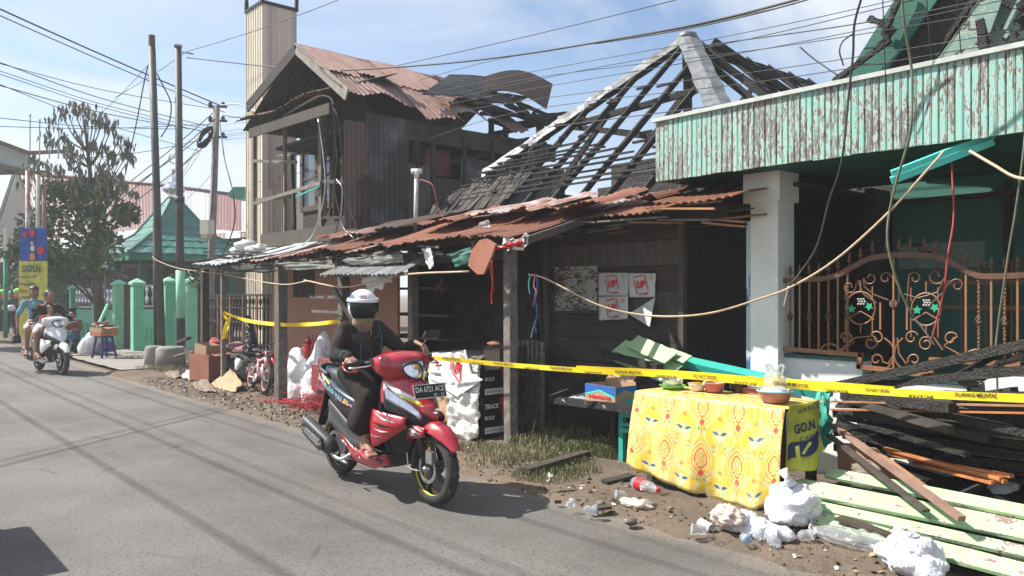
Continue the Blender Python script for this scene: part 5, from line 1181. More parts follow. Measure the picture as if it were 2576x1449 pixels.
for (x, lab, r, d) in ((388,'smaller round concrete footing of the leftmost pole',.19,16.8),(430,'larger concrete footing around the second pole, grass at its foot',.30,16.6)):
    c_ = PD(x, 900, d); mb = MB(); mb.lathe([(r*1.05,0),(r,.25),(r*.98,.42),(r*.8,.46),(0.01,.47)], (c_.x, c_.y, -.02), (0,0,1), 20); solo(mb, 'concrete_footing', M['concrete'], lab, 'footing', None, True)
p3, a3, b3 = pole('utility_pole', (524, 895), (545, 268), .10, .075, 'concrete', 'utility pole carrying many wires and a cable coil by the pavilion', 19.5)
mb = MB(); t = b3; 
for dz_ in (0, -.35, -.75): mb.beam(t+Vector((-.15,.12,dz_)), t+Vector((.2,-.15,dz_)), .05, .05); mb.ell(t+Vector((.12,-.1,dz_+.06)), (.05,.05,.06)); mb.ell(t+Vector((-.12,.1,dz_+.06)), (.05,.05,.06))
mb.build('insulator_bracket', M['pole_dark'], p3)
mb = MB()
for k in range(9):
    q = [PD(500+ (k%3), 350+k, 19.3), PD(512, 325+k*2, 19.3), PD(532, 318+k, 19.3), PD(534, 330+k, 19.3), PD(518, 352+k*2, 19.3), PD(500, 362+k, 19.3), PD(497, 355+k, 19.3)]
    mb.tube(spline(q, 4), .02, 5)
mb.build('cable_coil', M['cable_black'], p3)
mb = MB(); c_ = PD(521, 572, 19.3); mb.box(c_, (.26,.22,.34), Matrix.Rotation(.6,3,'Z')); bx_ = mb.build('meter_box', M['cream_sheet'], p3)
mb = MB(); mb.box(c_+Vector((-.02,-.03,-.22)), (.2,.18,.1), Matrix.Rotation(.6,3,'Z')); mb.build('box_base', M['cable_cream'], bx_)
mb = MB(); mb.tube(spline([PD(540,400,19.4), PD(536,450,19.3), PD(533,520,19.3), PD(528,560,19.3)], 4), .015, 5); mb.build('down_cable', M['cable_black'], p3)
def leafcloud(mb, centres, n, size, rs, droop=0.5):
    for i in range(n):
        c, r = rs.choice(centres)
        d = Vector((rs.gauss(0,1), rs.gauss(0,1), rs.gauss(0,1))).normalized()*r*(rs.random()**.5)
        p = c + Vector((d.x, d.y, d.z*.8)); s_ = size*rs.uniform(.6, 1.3)
        R = Euler((rs.uniform(-1.2,1.2), rs.uniform(-1.2,1.2), rs.uniform(0,6.28))).to_matrix()
        vs = [R @ Vector(q)*s_ for q in ((-1,0,0),(-.3,.45,.05),(.5,.35,-.05),(1.1,0,-.25),(.5,-.35,-.05),(-.3,-.45,.05))]
        mb.add([p+v for v in vs], [(0,1,2,3),(0,3,4,5)])
def tree(px, base_y, depth, top_y, crown, label, group=None, leaf=.07, n=5000, mat='leaves_green', trunk_r=.14, seed=1, dry=None, limb=True, trunk_top=None, name='tree'):
    rs = random.Random(seed); b = PD(px, base_y, depth); b.z = 0; root = thing(name, label, 'tree', b, group)
    top = PD(px if trunk_top is None else trunk_top, top_y, depth)
    pts = [b, b.lerp(top,.3)+Vector((rs.uniform(-.15,.15), rs.uniform(-.15,.15), 0)), b.lerp(top,.65)+Vector((rs.uniform(-.15,.15), rs.uniform(-.15,.15), 0)), top]
    sp = spline(pts, 5); mb = MB(); mb.tube(sp, [trunk_r*(1-.85*i/(len(sp)-1)) for i in range(len(sp))], 9); tr = mb.build('trunk', M['bark'], root, True)
    cs = [(PD(x, y, depth+dd), r) for x, y, r, dd in crown]
    lb = MB()
    for c, r in cs:
        s_ = min(sp, key=lambda q: (q-c+Vector((0,0,r+.5))).length); lb.tube(spline([s_, s_.lerp(c,.5)+Vector((0,0,.1*r)), c], 4), [trunk_r*.28*(1-.8*i/8) for i in range(9)], 5)
    lb.build('limb', M['bark'], tr, True)
    mb = MB(); leafcloud(mb, cs, n, leaf, rs); o_ = mb.build('foliage', M[mat], root, kind='stuff')
    return root, sp
crown = [(130,640,1.1,0),(190,600,1.3,.3),(235,640,.8,-.3),(140,680,.6,.2),(205,670,.7,.4),(110,560,.7,0),(255,600,.6,.2),(235,540,1.0,.2),(170,520,.9,0),(320,540,.4,0),(90,620,.7,0),(60,640,.5,.4),(265,480,.6,0),(200,480,.4,0),(140,480,.4,0), ]
TR, tsp = tree(255, 870, 22.5, 300, crown, 'half scorched tree with wilted bunches on bare upper twigs, beside the banner', None, .11, 3600, 'leaves_green', .17, 5, trunk_top=212)
wilt = [(152,285,.22),(135,310,.2),(165,275,.2),(185,268,.2),(205,272,.25),(222,278,.3),(235,295,.2),(245,312,.2),(262,300,.18),(275,310,.25),(285,318,.2),(118,345,.2),(135,360,.2),(160,350,.15),(175,375,.25),(200,345,.2),(190,395,.3),(230,365,.2),(262,372,.2),(276,390,.2),(285,405,.15),(300,355,.2),(318,358,.2),(325,370,.15),(322,390,.1),(82,400,.15),(75,430,.3),(100,420,.3),(120,415,.25),(142,430,.3),(205,430,.3),(240,415,.3),(255,425,.3),(275,440,.25),(300,445,.25),(310,395,.15),(330,400,.12),(260,460,.35),(220,450,.35),(185,460,.3),(310,470,.2),(340,495,.2)]
lb = MB(); rs9 = random.Random(9); mb = MB()
for x, y, r in wilt:
    c_ = PD(x, y, 22.5+rs9.uniform(-.6,.6)); s_ = min(tsp, key=lambda q: (q-c_+Vector((0,0,1.0))).length)
    lb.tube(spline([s_, s_.lerp(c_,.55)+Vector((0,0,-.12)), c_+Vector((0,0,.1))], 5), [.03,.027,.025,.022,.02,.018,.016,.014,.012,.01,.008], 5)
    for k in range(int(10+r*55)):
        p = c_+Vector((rs9.gauss(0,r*.45), rs9.gauss(0,r*.45), -abs(rs9.gauss(0,r*.9))+.1)); s2 = .12*rs9.uniform(.6,1.3)
        R = Euler((rs9.uniform(-.4,.4), rs9.uniform(1.0,1.9), rs9.uniform(0,6.28))).to_matrix()
        vs = [R @ Vector(q)*s2 for q in ((-1,0,0),(-.2,.3,.1),(1.1,0,0),(-.2,-.3,.1))]; mb.add([p+v for v in vs], [(0,1,2),(0,2,3)])
lb.build('bare_twigs', M['bark'], TR, kind='stuff'); mb.build('wilted_leaves', M['leaves_dry'], TR, kind='stuff')
for (px, d, ty, crown, lab, sd) in ((20, 38, 640, [(10,690,2.2,0),(50,720,2,1),(-30,700,2.2,0),(30,760,1.8,0),(-20,640,1.6,0)], 'leafy tree beyond the pedestrian at far left', 31), (110, 34, 690, [(100,720,1.5,0),(140,760,1.4,0),(170,720,1.4,.5),(120,790,1.1,0)], 'bushy tree behind the banner poles', 32), (-120, 45, 560, [(-120,600,3,0),(-60,650,2.5,0),(-180,650,3,1)], 'large tree far down the street outside left edge', 33)):
    tree(px, 850, d, ty, crown, lab, None, .16, 2600, 'leaves_far', .2, sd)
mb = MB(); rs_ = random.Random(4); leafcloud(mb, [(PD(497,705,20.5),.25),(PD(515,700,20.5),.2),(PD(455,700,21),.3)], 420, .05, rs_); solo(mb, 'shrub', M['leaves_far'], 'yellow green shrub tops showing above the mint wall', 'shrub')
mb = MB(); c_ = PD(265, 685, 25); mb.lathe([(.01,.25),(.35,.18),(.7,0),(.69,-.02),(.34,.15),(.005,.22)], c_, (.25,.1,1), 10, False); um = tag(mb.build('parasol', M['gloss_black']), 'dark glossy parasol open behind the mint wall', 'parasol')
mb = MB(); mb.tube([(c_.x,c_.y,0), c_+Vector((0,0,.2))], .02, 6); mb.build('parasol_pole', M['steel'], um)
IG = thing('passage_gate', 'dark iron gate with ring pattern standing before the cream tower', 'gate', PX(600, 800, 5.9)); IG.location.z = 0
ga, gb = PX(683, 742, 5.95), PX(512, 742, 5.95)
for z in (1.52, 1.28, .35):
    mb = MB(); mb.beam((ga.x, ga.y, z), (gb.x, gb.y, z), .03, .03); mb.build('rail', M['cable_black'], IG)
ny_ = 22
for k in range(ny_):
    y = ga.y+(gb.y-ga.y)*k/(ny_-1); mb = MB(); mb.beam((5.95, y, .2), (5.95, y, 1.52), .02 if k % 4 else .05, .02, up=(1,0,0)); mb.build('bar', M['cable_black' if k % 4 else 'rust'], IG)
    mb = MB(); mb.tube([Vector((5.95, y+.05*math.cos(a*.7854), 1.40+.07*math.sin(a*.7854))) for a in range(9)], .009, 5); mb.tube([Vector((5.95, y+.05*math.cos(a*.7854), .95+.07*math.sin(a*.7854))) for a in range(9)], .009, 5); mb.build('ring', M['cable_black'], IG)
def lerp(a, b, t): return a+(b-a)*t
def wheel(root, cx, r=0.255, w=0.085, spokes=5, stripe=None, disc=True, name='wheel', side=-1):
    hub = MB(); hub.lathe([(0.03,-.05),(0.045,-.05),(0.045,.05),(0.03,.05)], (cx,0,r), (0,1,0), 18)
    W = hub.build(name, M['alloy_black'], root, 'auto')
    t = MB(); prof = []
    for k in range(17):
        a = math.pi*(-0.62+1.24*k/16); prof.append((r-0.052+0.052*math.cos(a)*(1.0), (w/2)*math.sin(a)*1.05))
    t.lathe(prof, (cx,0,r), (0,1,0), 48, caps=False)
    # tread grooves as shallow blocks
    t.build('tyre', M['tyre'], W, True)
    g = MB()
    for k in range(30):
        a = 2*math.pi*k/30
        for s_ in (-1, 1):
            p0 = Vector((cx+(r+.0008)*math.cos(a), s_*0.004, r+(r+.0008)*math.sin(a))); p1 = Vector((cx+(r-.012)*math.cos(a+.12), s_*.034, r+(r-.012)*math.sin(a+.12)))
            g.beam(p0, p1, .006, .003, up=(math.cos(a),0,math.sin(a)))
    g.build('tread_groove', M['gloss_black'], W, kind='stuff')
    rm = MB(); rr = r-0.062
    rm.lathe([(rr+.004,-.034),(rr-.010,-.030),(rr-.016,-.02),(rr-.018,0),(rr-.016,.02),(rr-.010,.030),(rr+.004,.034)], (cx,0,r), (0,1,0), 40, caps=False); rm.build('rim', M['alloy_black'], W, True)
    for k in range(spokes):
        a = 2*math.pi*k/spokes+.5; sp = MB(); d = Vector((math.cos(a),0,math.sin(a)))
        c0 = Vector((cx,0,r)); rings = []
        for t_, wd, dp in ((.035,.030,.040),(.09,.018,.030),(.15,.018,.026),(rr-.012,.034,.040)):
            n_ = Vector((-d.z,0,d.x)); c_ = c0+d*t_
            rings.append([c_+n_*wd/2+Vector((0,dp/2,0)), c_-n_*wd/2+Vector((0,dp/2,0)), c_-n_*wd/2-Vector((0,dp/2,0)), c_+n_*wd/2-Vector((0,dp/2,0))])
        sp.rings(rings); sp.build('spoke', M['alloy_black'], W)
    if disc:
        d_ = MB(); d_.lathe([(.075,-.062),(.10,-.062),(.10,-.058),(.075,-.058),(.075,-.062)], (cx,0,r), (0,1,0), 30, caps=False); d_.build('brake_disc', M['steel'], W)
    if stripe:
        for (s0, s1) in stripe:
            st = MB(); n = 14
            for sd in (-1, 1):
                rr2 = []
                for k in range(n+1):
                    a = s0+(s1-s0)*k/n; d = Vector((math.cos(a),0,math.sin(a))); c_ = Vector((cx, sd*.0355, r))
                    rr2.append([c_+d*(rr-.012), c_+d*(rr+.004)])
                vs = [v for q in rr2 for v in q]; fs = [(2*i, 2*i+1, 2*i+3, 2*i+2) for i in range(n)]
                st.add(vs, fs)
              
                vs = [v-Vector((0,sd*.0,0)) for q in rr2 for v in (q[0], q[0]-Vector((0,sd*.012,0)))]; st.add(vs, fs)
            st.build('rim_stripe', M['yellow_print'], W)
    return W
def make_scooter(name, label, pal, group=None, detailed=True, style='a'):
    R = thing(name, label, 'scooter', (0,0,0), group)
    body, second, belly = M[pal['body']], M[pal['second']], M['grey_plastic']; blk = M['black_plastic']
    wheel(R, .645, stripe=[(3.3,5.2),(5.4,6.5),(0.9,2.4)] if detailed else None); wheel(R, -.645, .25, .10, stripe=[(.3,1.6),(2.4,3.6)] if detailed else None, name='wheel')
    # ---- apron: rings of a rounded wedge stacked in z
    A_ = [(.33,.20,.40,.14,.030),(.40,.19,.455,.17,.04),(.48,.20,.56,.195,.05),(.54,.20,.630,.20,.05),(.60,.20,.650,.205,.05),(.68,.19,.62,.205,.05),(.76,.17,.56,.195,.05),(.83,.15,.49,.165,.05),(.88,.14,.42,.12,.05)]
    A_ = [(z, xb+.10, xf, hw) for z, xb, xf, hw, _ in A_]
    def ap(z, t, off=0.0):
        xb = interp([(a[0], a[1]) for a in A_], z); xf = interp([(a[0], a[2]) for a in A_], z); hw = interp([(a[0], a[3]) for a in A_], z)
        k = abs(t); ex = (1-k**1.7)
        return Vector((xb+(xf-xb+off)*ex + (off if k > .9 else 0), (hw+off*min(1, k*1.5))*t, z+off*.15))
    def patch(nm, z0f, z1f, t0, t1, off, mat, nu=10, nv=8, th=0.006, par=R, lab=None):
        def fn(u, v):
            t = t0+(t1-t0)*u; z0 = z0f(t) if callable(z0f) else z0f; z1 = z1f(t) if callable(z1f) else z1f
            return ap(z0+(z1-z0)*v, t, off)
        mb = MB(); mb.slab(fn, nu, nv, lambda u, v: Vector((-th, 0, 0))); return mb.build(nm, mat if not isinstance(mat, str) else M[mat], par, True, label=lab)
    # main shell: red upper nose, black lower beak
    low = lambda t: .50+.22*abs(t)
    patch('leg_shield_lower', .30, lambda t: min(.60, low(t)), -1, 1, -.012, blk, 16, 8)
    patch('front_cowl', lambda t: .545+.13*min(1, abs(t)*1.6), .88, -1, 1, 0.0, body, 24, 14)
    patch('beak', lambda t: .475+.17*abs(t), lambda t: .56+.20*abs(t)**1.1, -.95, .95, .010, blk, 20, 5)
    # side fins (second colour panels with stripes)
    for s_ in (-1, 1):
        mb = MB()
        def fin(u, v, s_=s_):
            x = .20+.33*u; zt = .63-.03*u; zb = .36+.17*u**1.3; z = zb+(zt-zb)*v
            y = s_*(.222-.065*u**2 + .02*math.sin(math.pi*v)); return Vector((x, y, z))
        mb.slab(fin, 10, 8, (0, -s_*.012, 0)); mb.build('side_fin', body, R, True)
        for (u0, v0, u1, v1, mt, w_) in ((.05,.95,.8,.62,'white_print',.016),(.05,.70,.75,.40,'black_print',.024),(.15,.5,.62,.25,'white_print',.012),(.0,.35,.4,.18,'grey_print',.012),(.2,.85,.95,.75,'grey_print',.01)) if detailed else ():
            mb = MB(); p0 = fin(u0, v0)+Vector((0,s_*.0035,0)); p1 = fin(u1, v1)+Vector((0,s_*.0035,0)); pm = fin((u0+u1)/2, (v0+v1)/2)+Vector((0,s_*.0035,0)); w = Vector((0,0,w_))
            mb.add([p0, pm-w*.5, p1, pm+w*.5], [(0,1,2,3)]); mb.build('decal', M[mt], R)
    if detailed:
        for s_ in (-1, 1):
            patch('headlamp_side', lambda t: .560+.24*(abs(t)-.3), lambda t: .600+.32*(abs(t)-.3)**.9, s_*.36, s_*.92, .016, 'reflector', 10, 5, .004)
            patch('lamp_lens', lambda t: .555+.24*(abs(t)-.3), lambda t: .605+.32*(abs(t)-.3)**.9, s_*.35, s_*.93, .021, 'lens_glass', 10, 5, .003)
            patch('decal', lambda t: .70+.10*(abs(t)-.3), lambda t: .715+.17*(abs(t)-.3), s_*.32, s_*.97, .004, 'white_print', 10, 2, .002, lab='white stripe')
            patch('decal', lambda t: .665+.17*(abs(t)-.3), lambda t: .70+.10*(abs(t)-.3), s_*.28, s_*.97, .004, 'yellow_print', 10, 2, .002, lab='yellow stripe')
        patch('nose_panel', lambda t: .565+.2*abs(t), lambda t: .69-.05*abs(t), -.34, .34, .022, body, 10, 6, .02)
        c_ = ap(.635, 0, .027); mb = MB()
        for (dy, dz) in ((.008,.010),(-.008,-.010)):
            mb.prism([c_+Vector((.0, dy+a, dz+b)) for a, b in ((-.020,.004),(0,.016),(.020,.004),(.008,-.004),(0,.002))], (.003,0,0))
        mb.build('badge', M['chrome'], R)
      
        pc = Vector((.590, 0, .775)); pu = Vector((0,1,0)); pn = Vector((.93,0,.30)).normalized(); pv = pn.cross(pu)*1
        pv = Vector((-.30,0,.93)).normalized()
        mb = MB(); mb.prism([pc+pu*a+pv*b for a, b in ((-.135,-.05),(.135,-.05),(.135,.05),(-.135,.05))], pn*.004); pl = mb.build('number_plate', M['black_print'], R)
        for a0, b0, a1, b1 in ((-.132,-.047,.132,-.047),(-.132,.047,.132,.047),(-.132,-.047,-.132,.047),(.132,-.047,.132,.047)):
            mb = MB(); mb.beam(pc+pn*.005+pu*a0+pv*b0, pc+pn*.005+pu*a1+pv*b1, .004, .0025, up=pn); mb.build('plate_border', M['white_print'], pl)
        tu = pu
        text('DA 6721 ACE', pc+pn*.0065-tu*.118-pv*.006, tu, pv, .040, M['white_print'], pl, width=.236, bold=.012)
        text('01 · 21', pc+pn*.0065+tu*.025-pv*.038, tu, pv, .020, M['white_print'], pl, width=.085, bold=.012)
    # ---- handlebar cover with headlight
    def hc(u, v):
        y = -.21+.42*u; k = 1-(abs(y)/.23)**2.4
        prof = [(.12,1.00),(.20,1.035),(.30,1.035),(.385,1.0),(.415,.93),(.39,.86),(.33,.80),(.24,.82),(.14,.90)]
        n_ = len(prof); f = v*n_; i = int(f) % n_; t = f-int(f); a = Vector((prof[i][0], 0, prof[i][1])); b = Vector((prof[(i+1)%n_][0], 0, prof[(i+1)%n_][1])); p = a.lerp(b, t)
        c_ = Vector((.19, 0, .955)); q = c_+(p-c_)*(.32+.68*max(0,k)); return Vector((q.x, y, q.z))
    mb = MB(); n = 27
    mb.rings([[hc(i/16, j/n) for j in range(n)] for i in range(17)]); mb.build('handlebar_cover', body, R, True)
    hl = Vector((.435, 0, .925)); mb = MB()
    def hlf(u, v, off, rr=1):
        a = 2*math.pi*u; sh = 1+.16*math.cos(2*a+.0); rx = .105*v*rr; rz = .078*v*rr*(1.05 if math.sin(a) < 0 else .62)
        y = rx*math.cos(a); z = rz*math.sin(a); return Vector((hl.x + off - .9*(y*y)/.17 - .32*z*1.0 - (z*z)*2.0, y, hl.z+z))
    mb.grid(lambda u, v: hlf(u, v, .014), 28, 5); mb.build('headlight_reflector', M['reflector'], R, True)
    mb = MB(); mb.ell(hl+Vector((.008,-.01,.01)), .022, None, 10, 8); mb.build('bulb', M['amber'], R, True)
    mb = MB(); mb.grid(lambda u, v: hlf(u, v, .040+.012*(1-v*v)), 28, 6); mb.build('headlight', M['lens_glass'], R, True)
    mb = MB(); mb.tube([hlf(i/28, 1, .027) for i in range(29)], .007, 6); mb.build('headlight_bezel', blk, R, True)
    if pal.get('black_screen'):
        mb = MB(); mb.slab(lambda u, v: Vector((.34-.12*v, (u-.5)*.26*(1-.4*v), .99+.085*v)), 6, 4, (-.01,0,-.004)); mb.build('fly_screen', M['gloss_black'], R, True)
    # instrument top, bars, grips, levers, mirrors
    for s_ in (-1, 1):
        mb = MB(); mb.tube([(.16,s_*.14,.955),(.13,s_*.24,.955),(.08,s_*.36,.945)], .011, 8); hb = mb.build('handlebar', M['steel'], R, True)
        mb = MB(); mb.tube([(.128,s_*.245,.955),(.078,s_*.365,.945)], .018, 10); mb.build('grip', blk, hb, True)
        mb = MB(); mb.tube([(.078,s_*.365,.945),(.068,s_*.388,.943)], .019, 10); mb.build('bar_end', M['red_paint' if detailed else 'steel'], hb, True)
        mb = MB(); mb.tube([(.175,s_*.20,.945),(.20,s_*.25,.935),(.17,s_*.34,.925),(.145,s_*.385,.922)], [.008,.008,.007,.009], 6); mb.build('brake_lever', M['chrome'], R, True)
        if detailed:
            mb = MB(); mb.tube(spline([(.068,s_*.385,.943),(.10,s_*.40,.93),(.17,s_*.40,.90),(.20,s_*.33,.905)], 4), .005, 6); mb.build('lever_guard', M['red_paint'], R, True)
        mb = MB(); mb.box((.165,s_*.19,.965), (.05,.05,.04)); mb.build('switch_box', blk, R)
        mz = .02
        mb = MB(); mb.tube(spline([(.17,s_*.19,.98),(.165,s_*.225,1.05),(.17,s_*.27,1.11)], 4), .005, 6); st = mb.build('mirror_stem', blk, R, True)
        mb = MB(); c_ = Vector((.175, s_*.30, 1.135)); pts = [c_+Vector((.0, s_*a, b)) for a, b in ((-.075,-.012),(-.06,.028),(.04,.040),(.078,.026),(.06,-.022),(0,-.03))]
        mb.prism(pts if s_ > 0 else pts[::-1], (.022,0,.008)); mr = mb.build('mirror', blk, R)
        mb = MB(); mb.prism([p+Vector((-.001,0,0)) for p in [c_+(q-c_)*.88 for q in pts]], (-.001,0,0)); mb.build('mirror_glass', M['chrome'], mr)
    mb = MB(); mb.tube([(.20,0,.86),(.30,0,.62)], .04, 10); mb.build('steering_stem', blk, R, True)
    # ---- fork & front fender
    for s_ in (-1, 1):
        mb = MB(); mb.tube([(.50,s_*.068,.62),(.635,s_*.068,.28)], [.017,.023], 10); mb.build('fork_leg', blk, R, True)
    mb = MB(); mb.tube([(.645,-.09,.255),(.645,.09,.255)], .016, 10); mb.build('front_axle', M['steel'], R, True)
    mb = MB(); mb.tube(spline([(.44,-.09,.34),(.50,-.11,.25),(.60,-.10,.24)], 5), .004, 5); mb.build('brake_cable', M['cable_silver'], R)
    mb = MB(); mb.bb((.66,-.085,.30), (.73,-.05,.38)); mb.build('brake_caliper', M['steel'], R)
    def fend(u, v):
        a = math.radians(152-122*u); wv = (2*v-1); wd = .082*(1-.55*max(0, (u-.55)/.45)**1.6)*(.85+.15*min(1, u*4)); r_ = .300+.020*math.sin(math.pi*min(1,u*1.1))
        drop = .070*abs(wv)**2.6*(1 if u < .72 else 1-.6*(u-.72)/.28)
        r_ -= drop; return Vector((.645+r_*math.cos(a)+.018*u, wd*wv if abs(wv) < .999 else wd*wv, .255+r_*math.sin(a)+ .01*u))
    mb = MB(); mb.slab(fend, 26, 12, lambda u, v: Vector((-.0,0,-.004))); mb.build('front_fender', body if pal.get('fender', 1) else second, R, True)
    for s_ in (-1, 1):
        mb = MB()
        def skirt(u, v, s_=s_):
            x = .40+.26*u; zt = .555-.02*u; zb = .44-.02*u+.06*u*u; return Vector((x, s_*(.09+.012*math.sin(math.pi*v)), zb+(zt-zb)*v))
        mb.slab(skirt, 8, 5, (0,-s_*.008,0)); mb.build('fender_skirt', body, R, True)
        if detailed:
            for q in ((.1,.75,.85,.3,'white_print',.014),(.2,.45,.75,.12,'grey_print',.012),(.35,.95,.97,.6,'white_print',.010)):
                mb = MB(); p0 = skirt(q[0],q[1])+Vector((0,s_*.0035,0)); p1 = skirt(q[2],q[3])+Vector((0,s_*.0035,0)); pm = p0.lerp(p1,.5)+Vector((0,s_*.001,0)); mb.add([p0, pm-Vector((0,0,q[5])), p1, pm+Vector((0,0,q[5]))], [(0,1,2,3)]); mb.build('decal', M[q[4]], R)
    # ---- floor, tunnel, under cowl
    mb = MB(); mb.rings([[Vector((x, sy*hw, z+dz)) for sy, dz in ((-1,0),(-1,-.03),(-.7,-.09),(.7,-.09),(1,-.03),(1,0))] for x, hw, z in ((-.16,.16,.30),(0,.175,.285),(.2,.175,.285),(.31,.15,.31))]); mb.build('floorboard', M['grey_plastic'], R)
    for s_ in (-1, 1):
        mb = MB()
        def under(u, v, s_=s_):
            x = .30-.70*u; zt = interp([(0,.315),(.25,.275),(.6,.29),(1,.41)], u); zb = interp([(0,.24),(.3,.175),(.7,.19),(1,.33)], u); y = .172+.012*math.sin(math.pi*u)-.035*(1-v)**1.5; return Vector((x, s_*y, zb+(zt-zb)*v))
        mb.slab(under, 14, 6, (0,-s_*.01,0)); mb.build('under_cowl', body, R, True)
        if detailed:
            a = under(.92,.30); b = under(.42,.30); o_ = a+Vector((0,s_*.012,0)); u_ = (b-a) 
            if s_ < 0: text('SUZUKI', o_+Vector((0,0,.0)), u_, Vector((0,0,1)), .05, M['white_print'], R, width=.30, bold=.03)
        mb = MB()
        def flank(u, v, s_=s_): 
            x = .02-.56*u; zt = interp([(0,.42),(.4,.46),(1,.62)], u); zb = interp([(0,.29),(.4,.30),(1,.44)], u); y = .165+.02*math.sin(math.pi*v)*(1-.5*u)+.006*math.sin(9*v); return Vector((x, s_*y, zb+(zt-zb)*v))
        mb.slab(flank, 12, 12, (0,-s_*.012,0)); mb.build('side_cover', belly, R, True)
    mb = MB(); mb.rings([[Vector((x, hw*math.cos(a), zc_+hh*math.sin(a))) for a in [2*math.pi*k/16 for k in range(16)]] for x, hw, zc_, hh in ((.02,.11,.48,.19),(-.2,.14,.50,.18),(-.5,.13,.60,.12),(-.72,.10,.68,.08))]); mb.build('inner_body', blk, R, True)
    # ---- upper body side panels
    B_ = [(.03,.56,.070,.125),(-.10,.58,.075,.150),(-.30,.625,.075,.168),(-.48,.675,.07,.165),(-.65,.735,.065,.135),(-.78,.785,.055,.095),(-.89,.835,.035,.045)]
    def bod(x, a, off=0):
        zc_ = interp([(-b[0], b[1]) for b in B_], -x); hh = interp([(-b[0], b[2]) for b in B_], -x)+off; hw = interp([(-b[0], b[3]) for b in B_], -x)+off
        ca, sa = math.cos(a), math.sin(a); e = .72
        return Vector((x, math.copysign(abs(ca)**e, ca)*hw, zc_+math.copysign(abs(sa)**e, sa)*hh))
    mb = MB(); mb.rings([[bod(.03-.92*i/24, 2*math.pi*k/24) for k in range(24)] for i in range(25)]); mb.build('body_panel', second, R, True)
    for s_ in (-1, 1):
        def bp2(x, v, off, s_=s_):
            a = (-1.05+2.0*v); p = bod(x, a, off); return Vector((p.x, s_*abs(p.y), p.z))
        def strip(nm, x0, x1, v0f, v1f, mt, off=.004):
            mb = MB(); mb.grid(lambda u, v: bp2(x0+(x1-x0)*u, v0f(u)+(v1f(u)-v0f(u))*v, off), 14, 3); mb.build(nm, mt, R, True)
        strip('lower_flash', .03, -.60, lambda u: .10, lambda u: .52-.40*u, body, .003)
        if detailed:
            strip('decal', .03, -.42, lambda u: .55-.1*u, lambda u: .60-.1*u, M['pink_print'], .005); strip('decal', .0, -.5, lambda u: .30-.12*u, lambda u: .345-.12*u, M['white_print'], .006)
            strip('decal', -.69, -.86, lambda u: .50, lambda u: .68, M['white_print'], .005); strip('decal', -.57, -.69, lambda u: .62, lambda u: .74, M['yellow_print'], .005)
            if s_ < 0:
                def tx(s, x0, x1, v0, h, mt, bold=.02, sh=.2):
                    a = bp2(x0, v0, .010); b = bp2(x1, v0, .010); mid = max(abs(bp2((x0+x1)/2, v0, .012).y), abs(bp2((x0+x1)/2, v0+.25, .012).y)); 
                    a = Vector((a.x, -max(mid, -a.y), a.z)); b = Vector((b.x, -max(mid, -b.y), b.z)); text(s, a, b-a, Vector((0,-.1,1)), h, M[mt], R, width=(b-a).length, bold=bold, shear=sh)
                tx('Address', -.62, -.33, .50, .048, 'pale_blue_print'); tx('FI', -.30, -.24, .50, .04, 'yellow_print'); tx('SUZUKI', -.79, -.63, .36, .034, 'white_print', .03, 0)
    # ---- seat
    S_ = [(.02,.655,.09,.03),(-.05,.69,.115,.055),(-.20,.72,.135,.06),(-.38,.745,.14,.055),(-.46,.775,.135,.06),(-.60,.805,.12,.055),(-.72,.815,.09,.03)]
    mb = MB(); rr = []
    for i in range(25):
        x = .02-.74*i/24; zc_ = interp([(-b[0], b[1]) for b in S_], -x); hw = interp([(-b[0], b[2]) for b in S_], -x); hh = interp([(-b[0], b[3]) for b in S_], -x)
        rr.append([Vector((x, hw*math.copysign(abs(math.cos(a))**.6, math.cos(a)), zc_+hh*math.copysign(abs(math.sin(a))**.7, math.sin(a)))) for a in [2*math.pi*k/20 for k in range(20)]])
    mb.rings(rr); mb.build('seat', M['seat_vinyl'], R, True)
    mb = MB(); mb.tube(spline([(-.64,-.12,.80),(-.79,-.11,.845),(-.87,0,.86),(-.79,.11,.845),(-.64,.12,.80)], 5), .016, 8); mb.build('grab_rail', blk, R, True)
    mb = MB(); mb.ell((-.885,0,.80), (.03,.06,.035), None, 10, 8); mb.build('tail_light', M['red_print'], R, True)
    mb = MB(); mb.slab(lambda u, v: Vector((-.74-.16*u, (v-.5)*.16, .72-.36*u)), 6, 3, (-.012,0,-.005)); mb.build('rear_mudguard', blk, R)
    # ---- engine, swingarm, muffler on the right side
    mb = MB(); mb.rings([[Vector((x, .06+.045*math.cos(a), z+.06*math.sin(a))) for a in [2*math.pi*k/12 for k in range(12)]] for x, z in ((-.12,.30),(-.35,.27),(-.55,.26),(-.72,.25))]); mb.build('engine_case', M['steel'], R, True)
    mb = MB(); mb.box((-.28,-.03,.30), (.24,.16,.16)); mb.lathe([(.02,-.13),(.085,-.13),(.09,-.02),(.03,-.02)], (-.42,0,.29), (0,1,0), 16); mb.build('engine_block', M['grey_plastic'], R, 'auto')
    mb = MB(); mb.tube(spline([(-.30,-.10,.22),(-.38,-.15,.17),(-.48,-.16,.19),(-.56,-.165,.25)], 5), .018, 8); mb.build('exhaust_pipe', M['steel'], R, True)
    m0, m1 = Vector((-.48,-.165,.235)), Vector((-.92,-.185,.40)); md = (m1-m0).normalized(); ms = Vector((0,1,0)); mu = md.cross(ms); mu = mu if mu.z > 0 else -mu
    def mring(t, k): c_ = m0.lerp(m1, t); return [c_+ms*(.048*k*math.copysign(abs(math.cos(a))**.6, math.cos(a)))+mu*(.068*k*math.copysign(abs(math.sin(a))**.6, math.sin(a))) for a in [2*math.pi*i/16 for i in range(16)]]
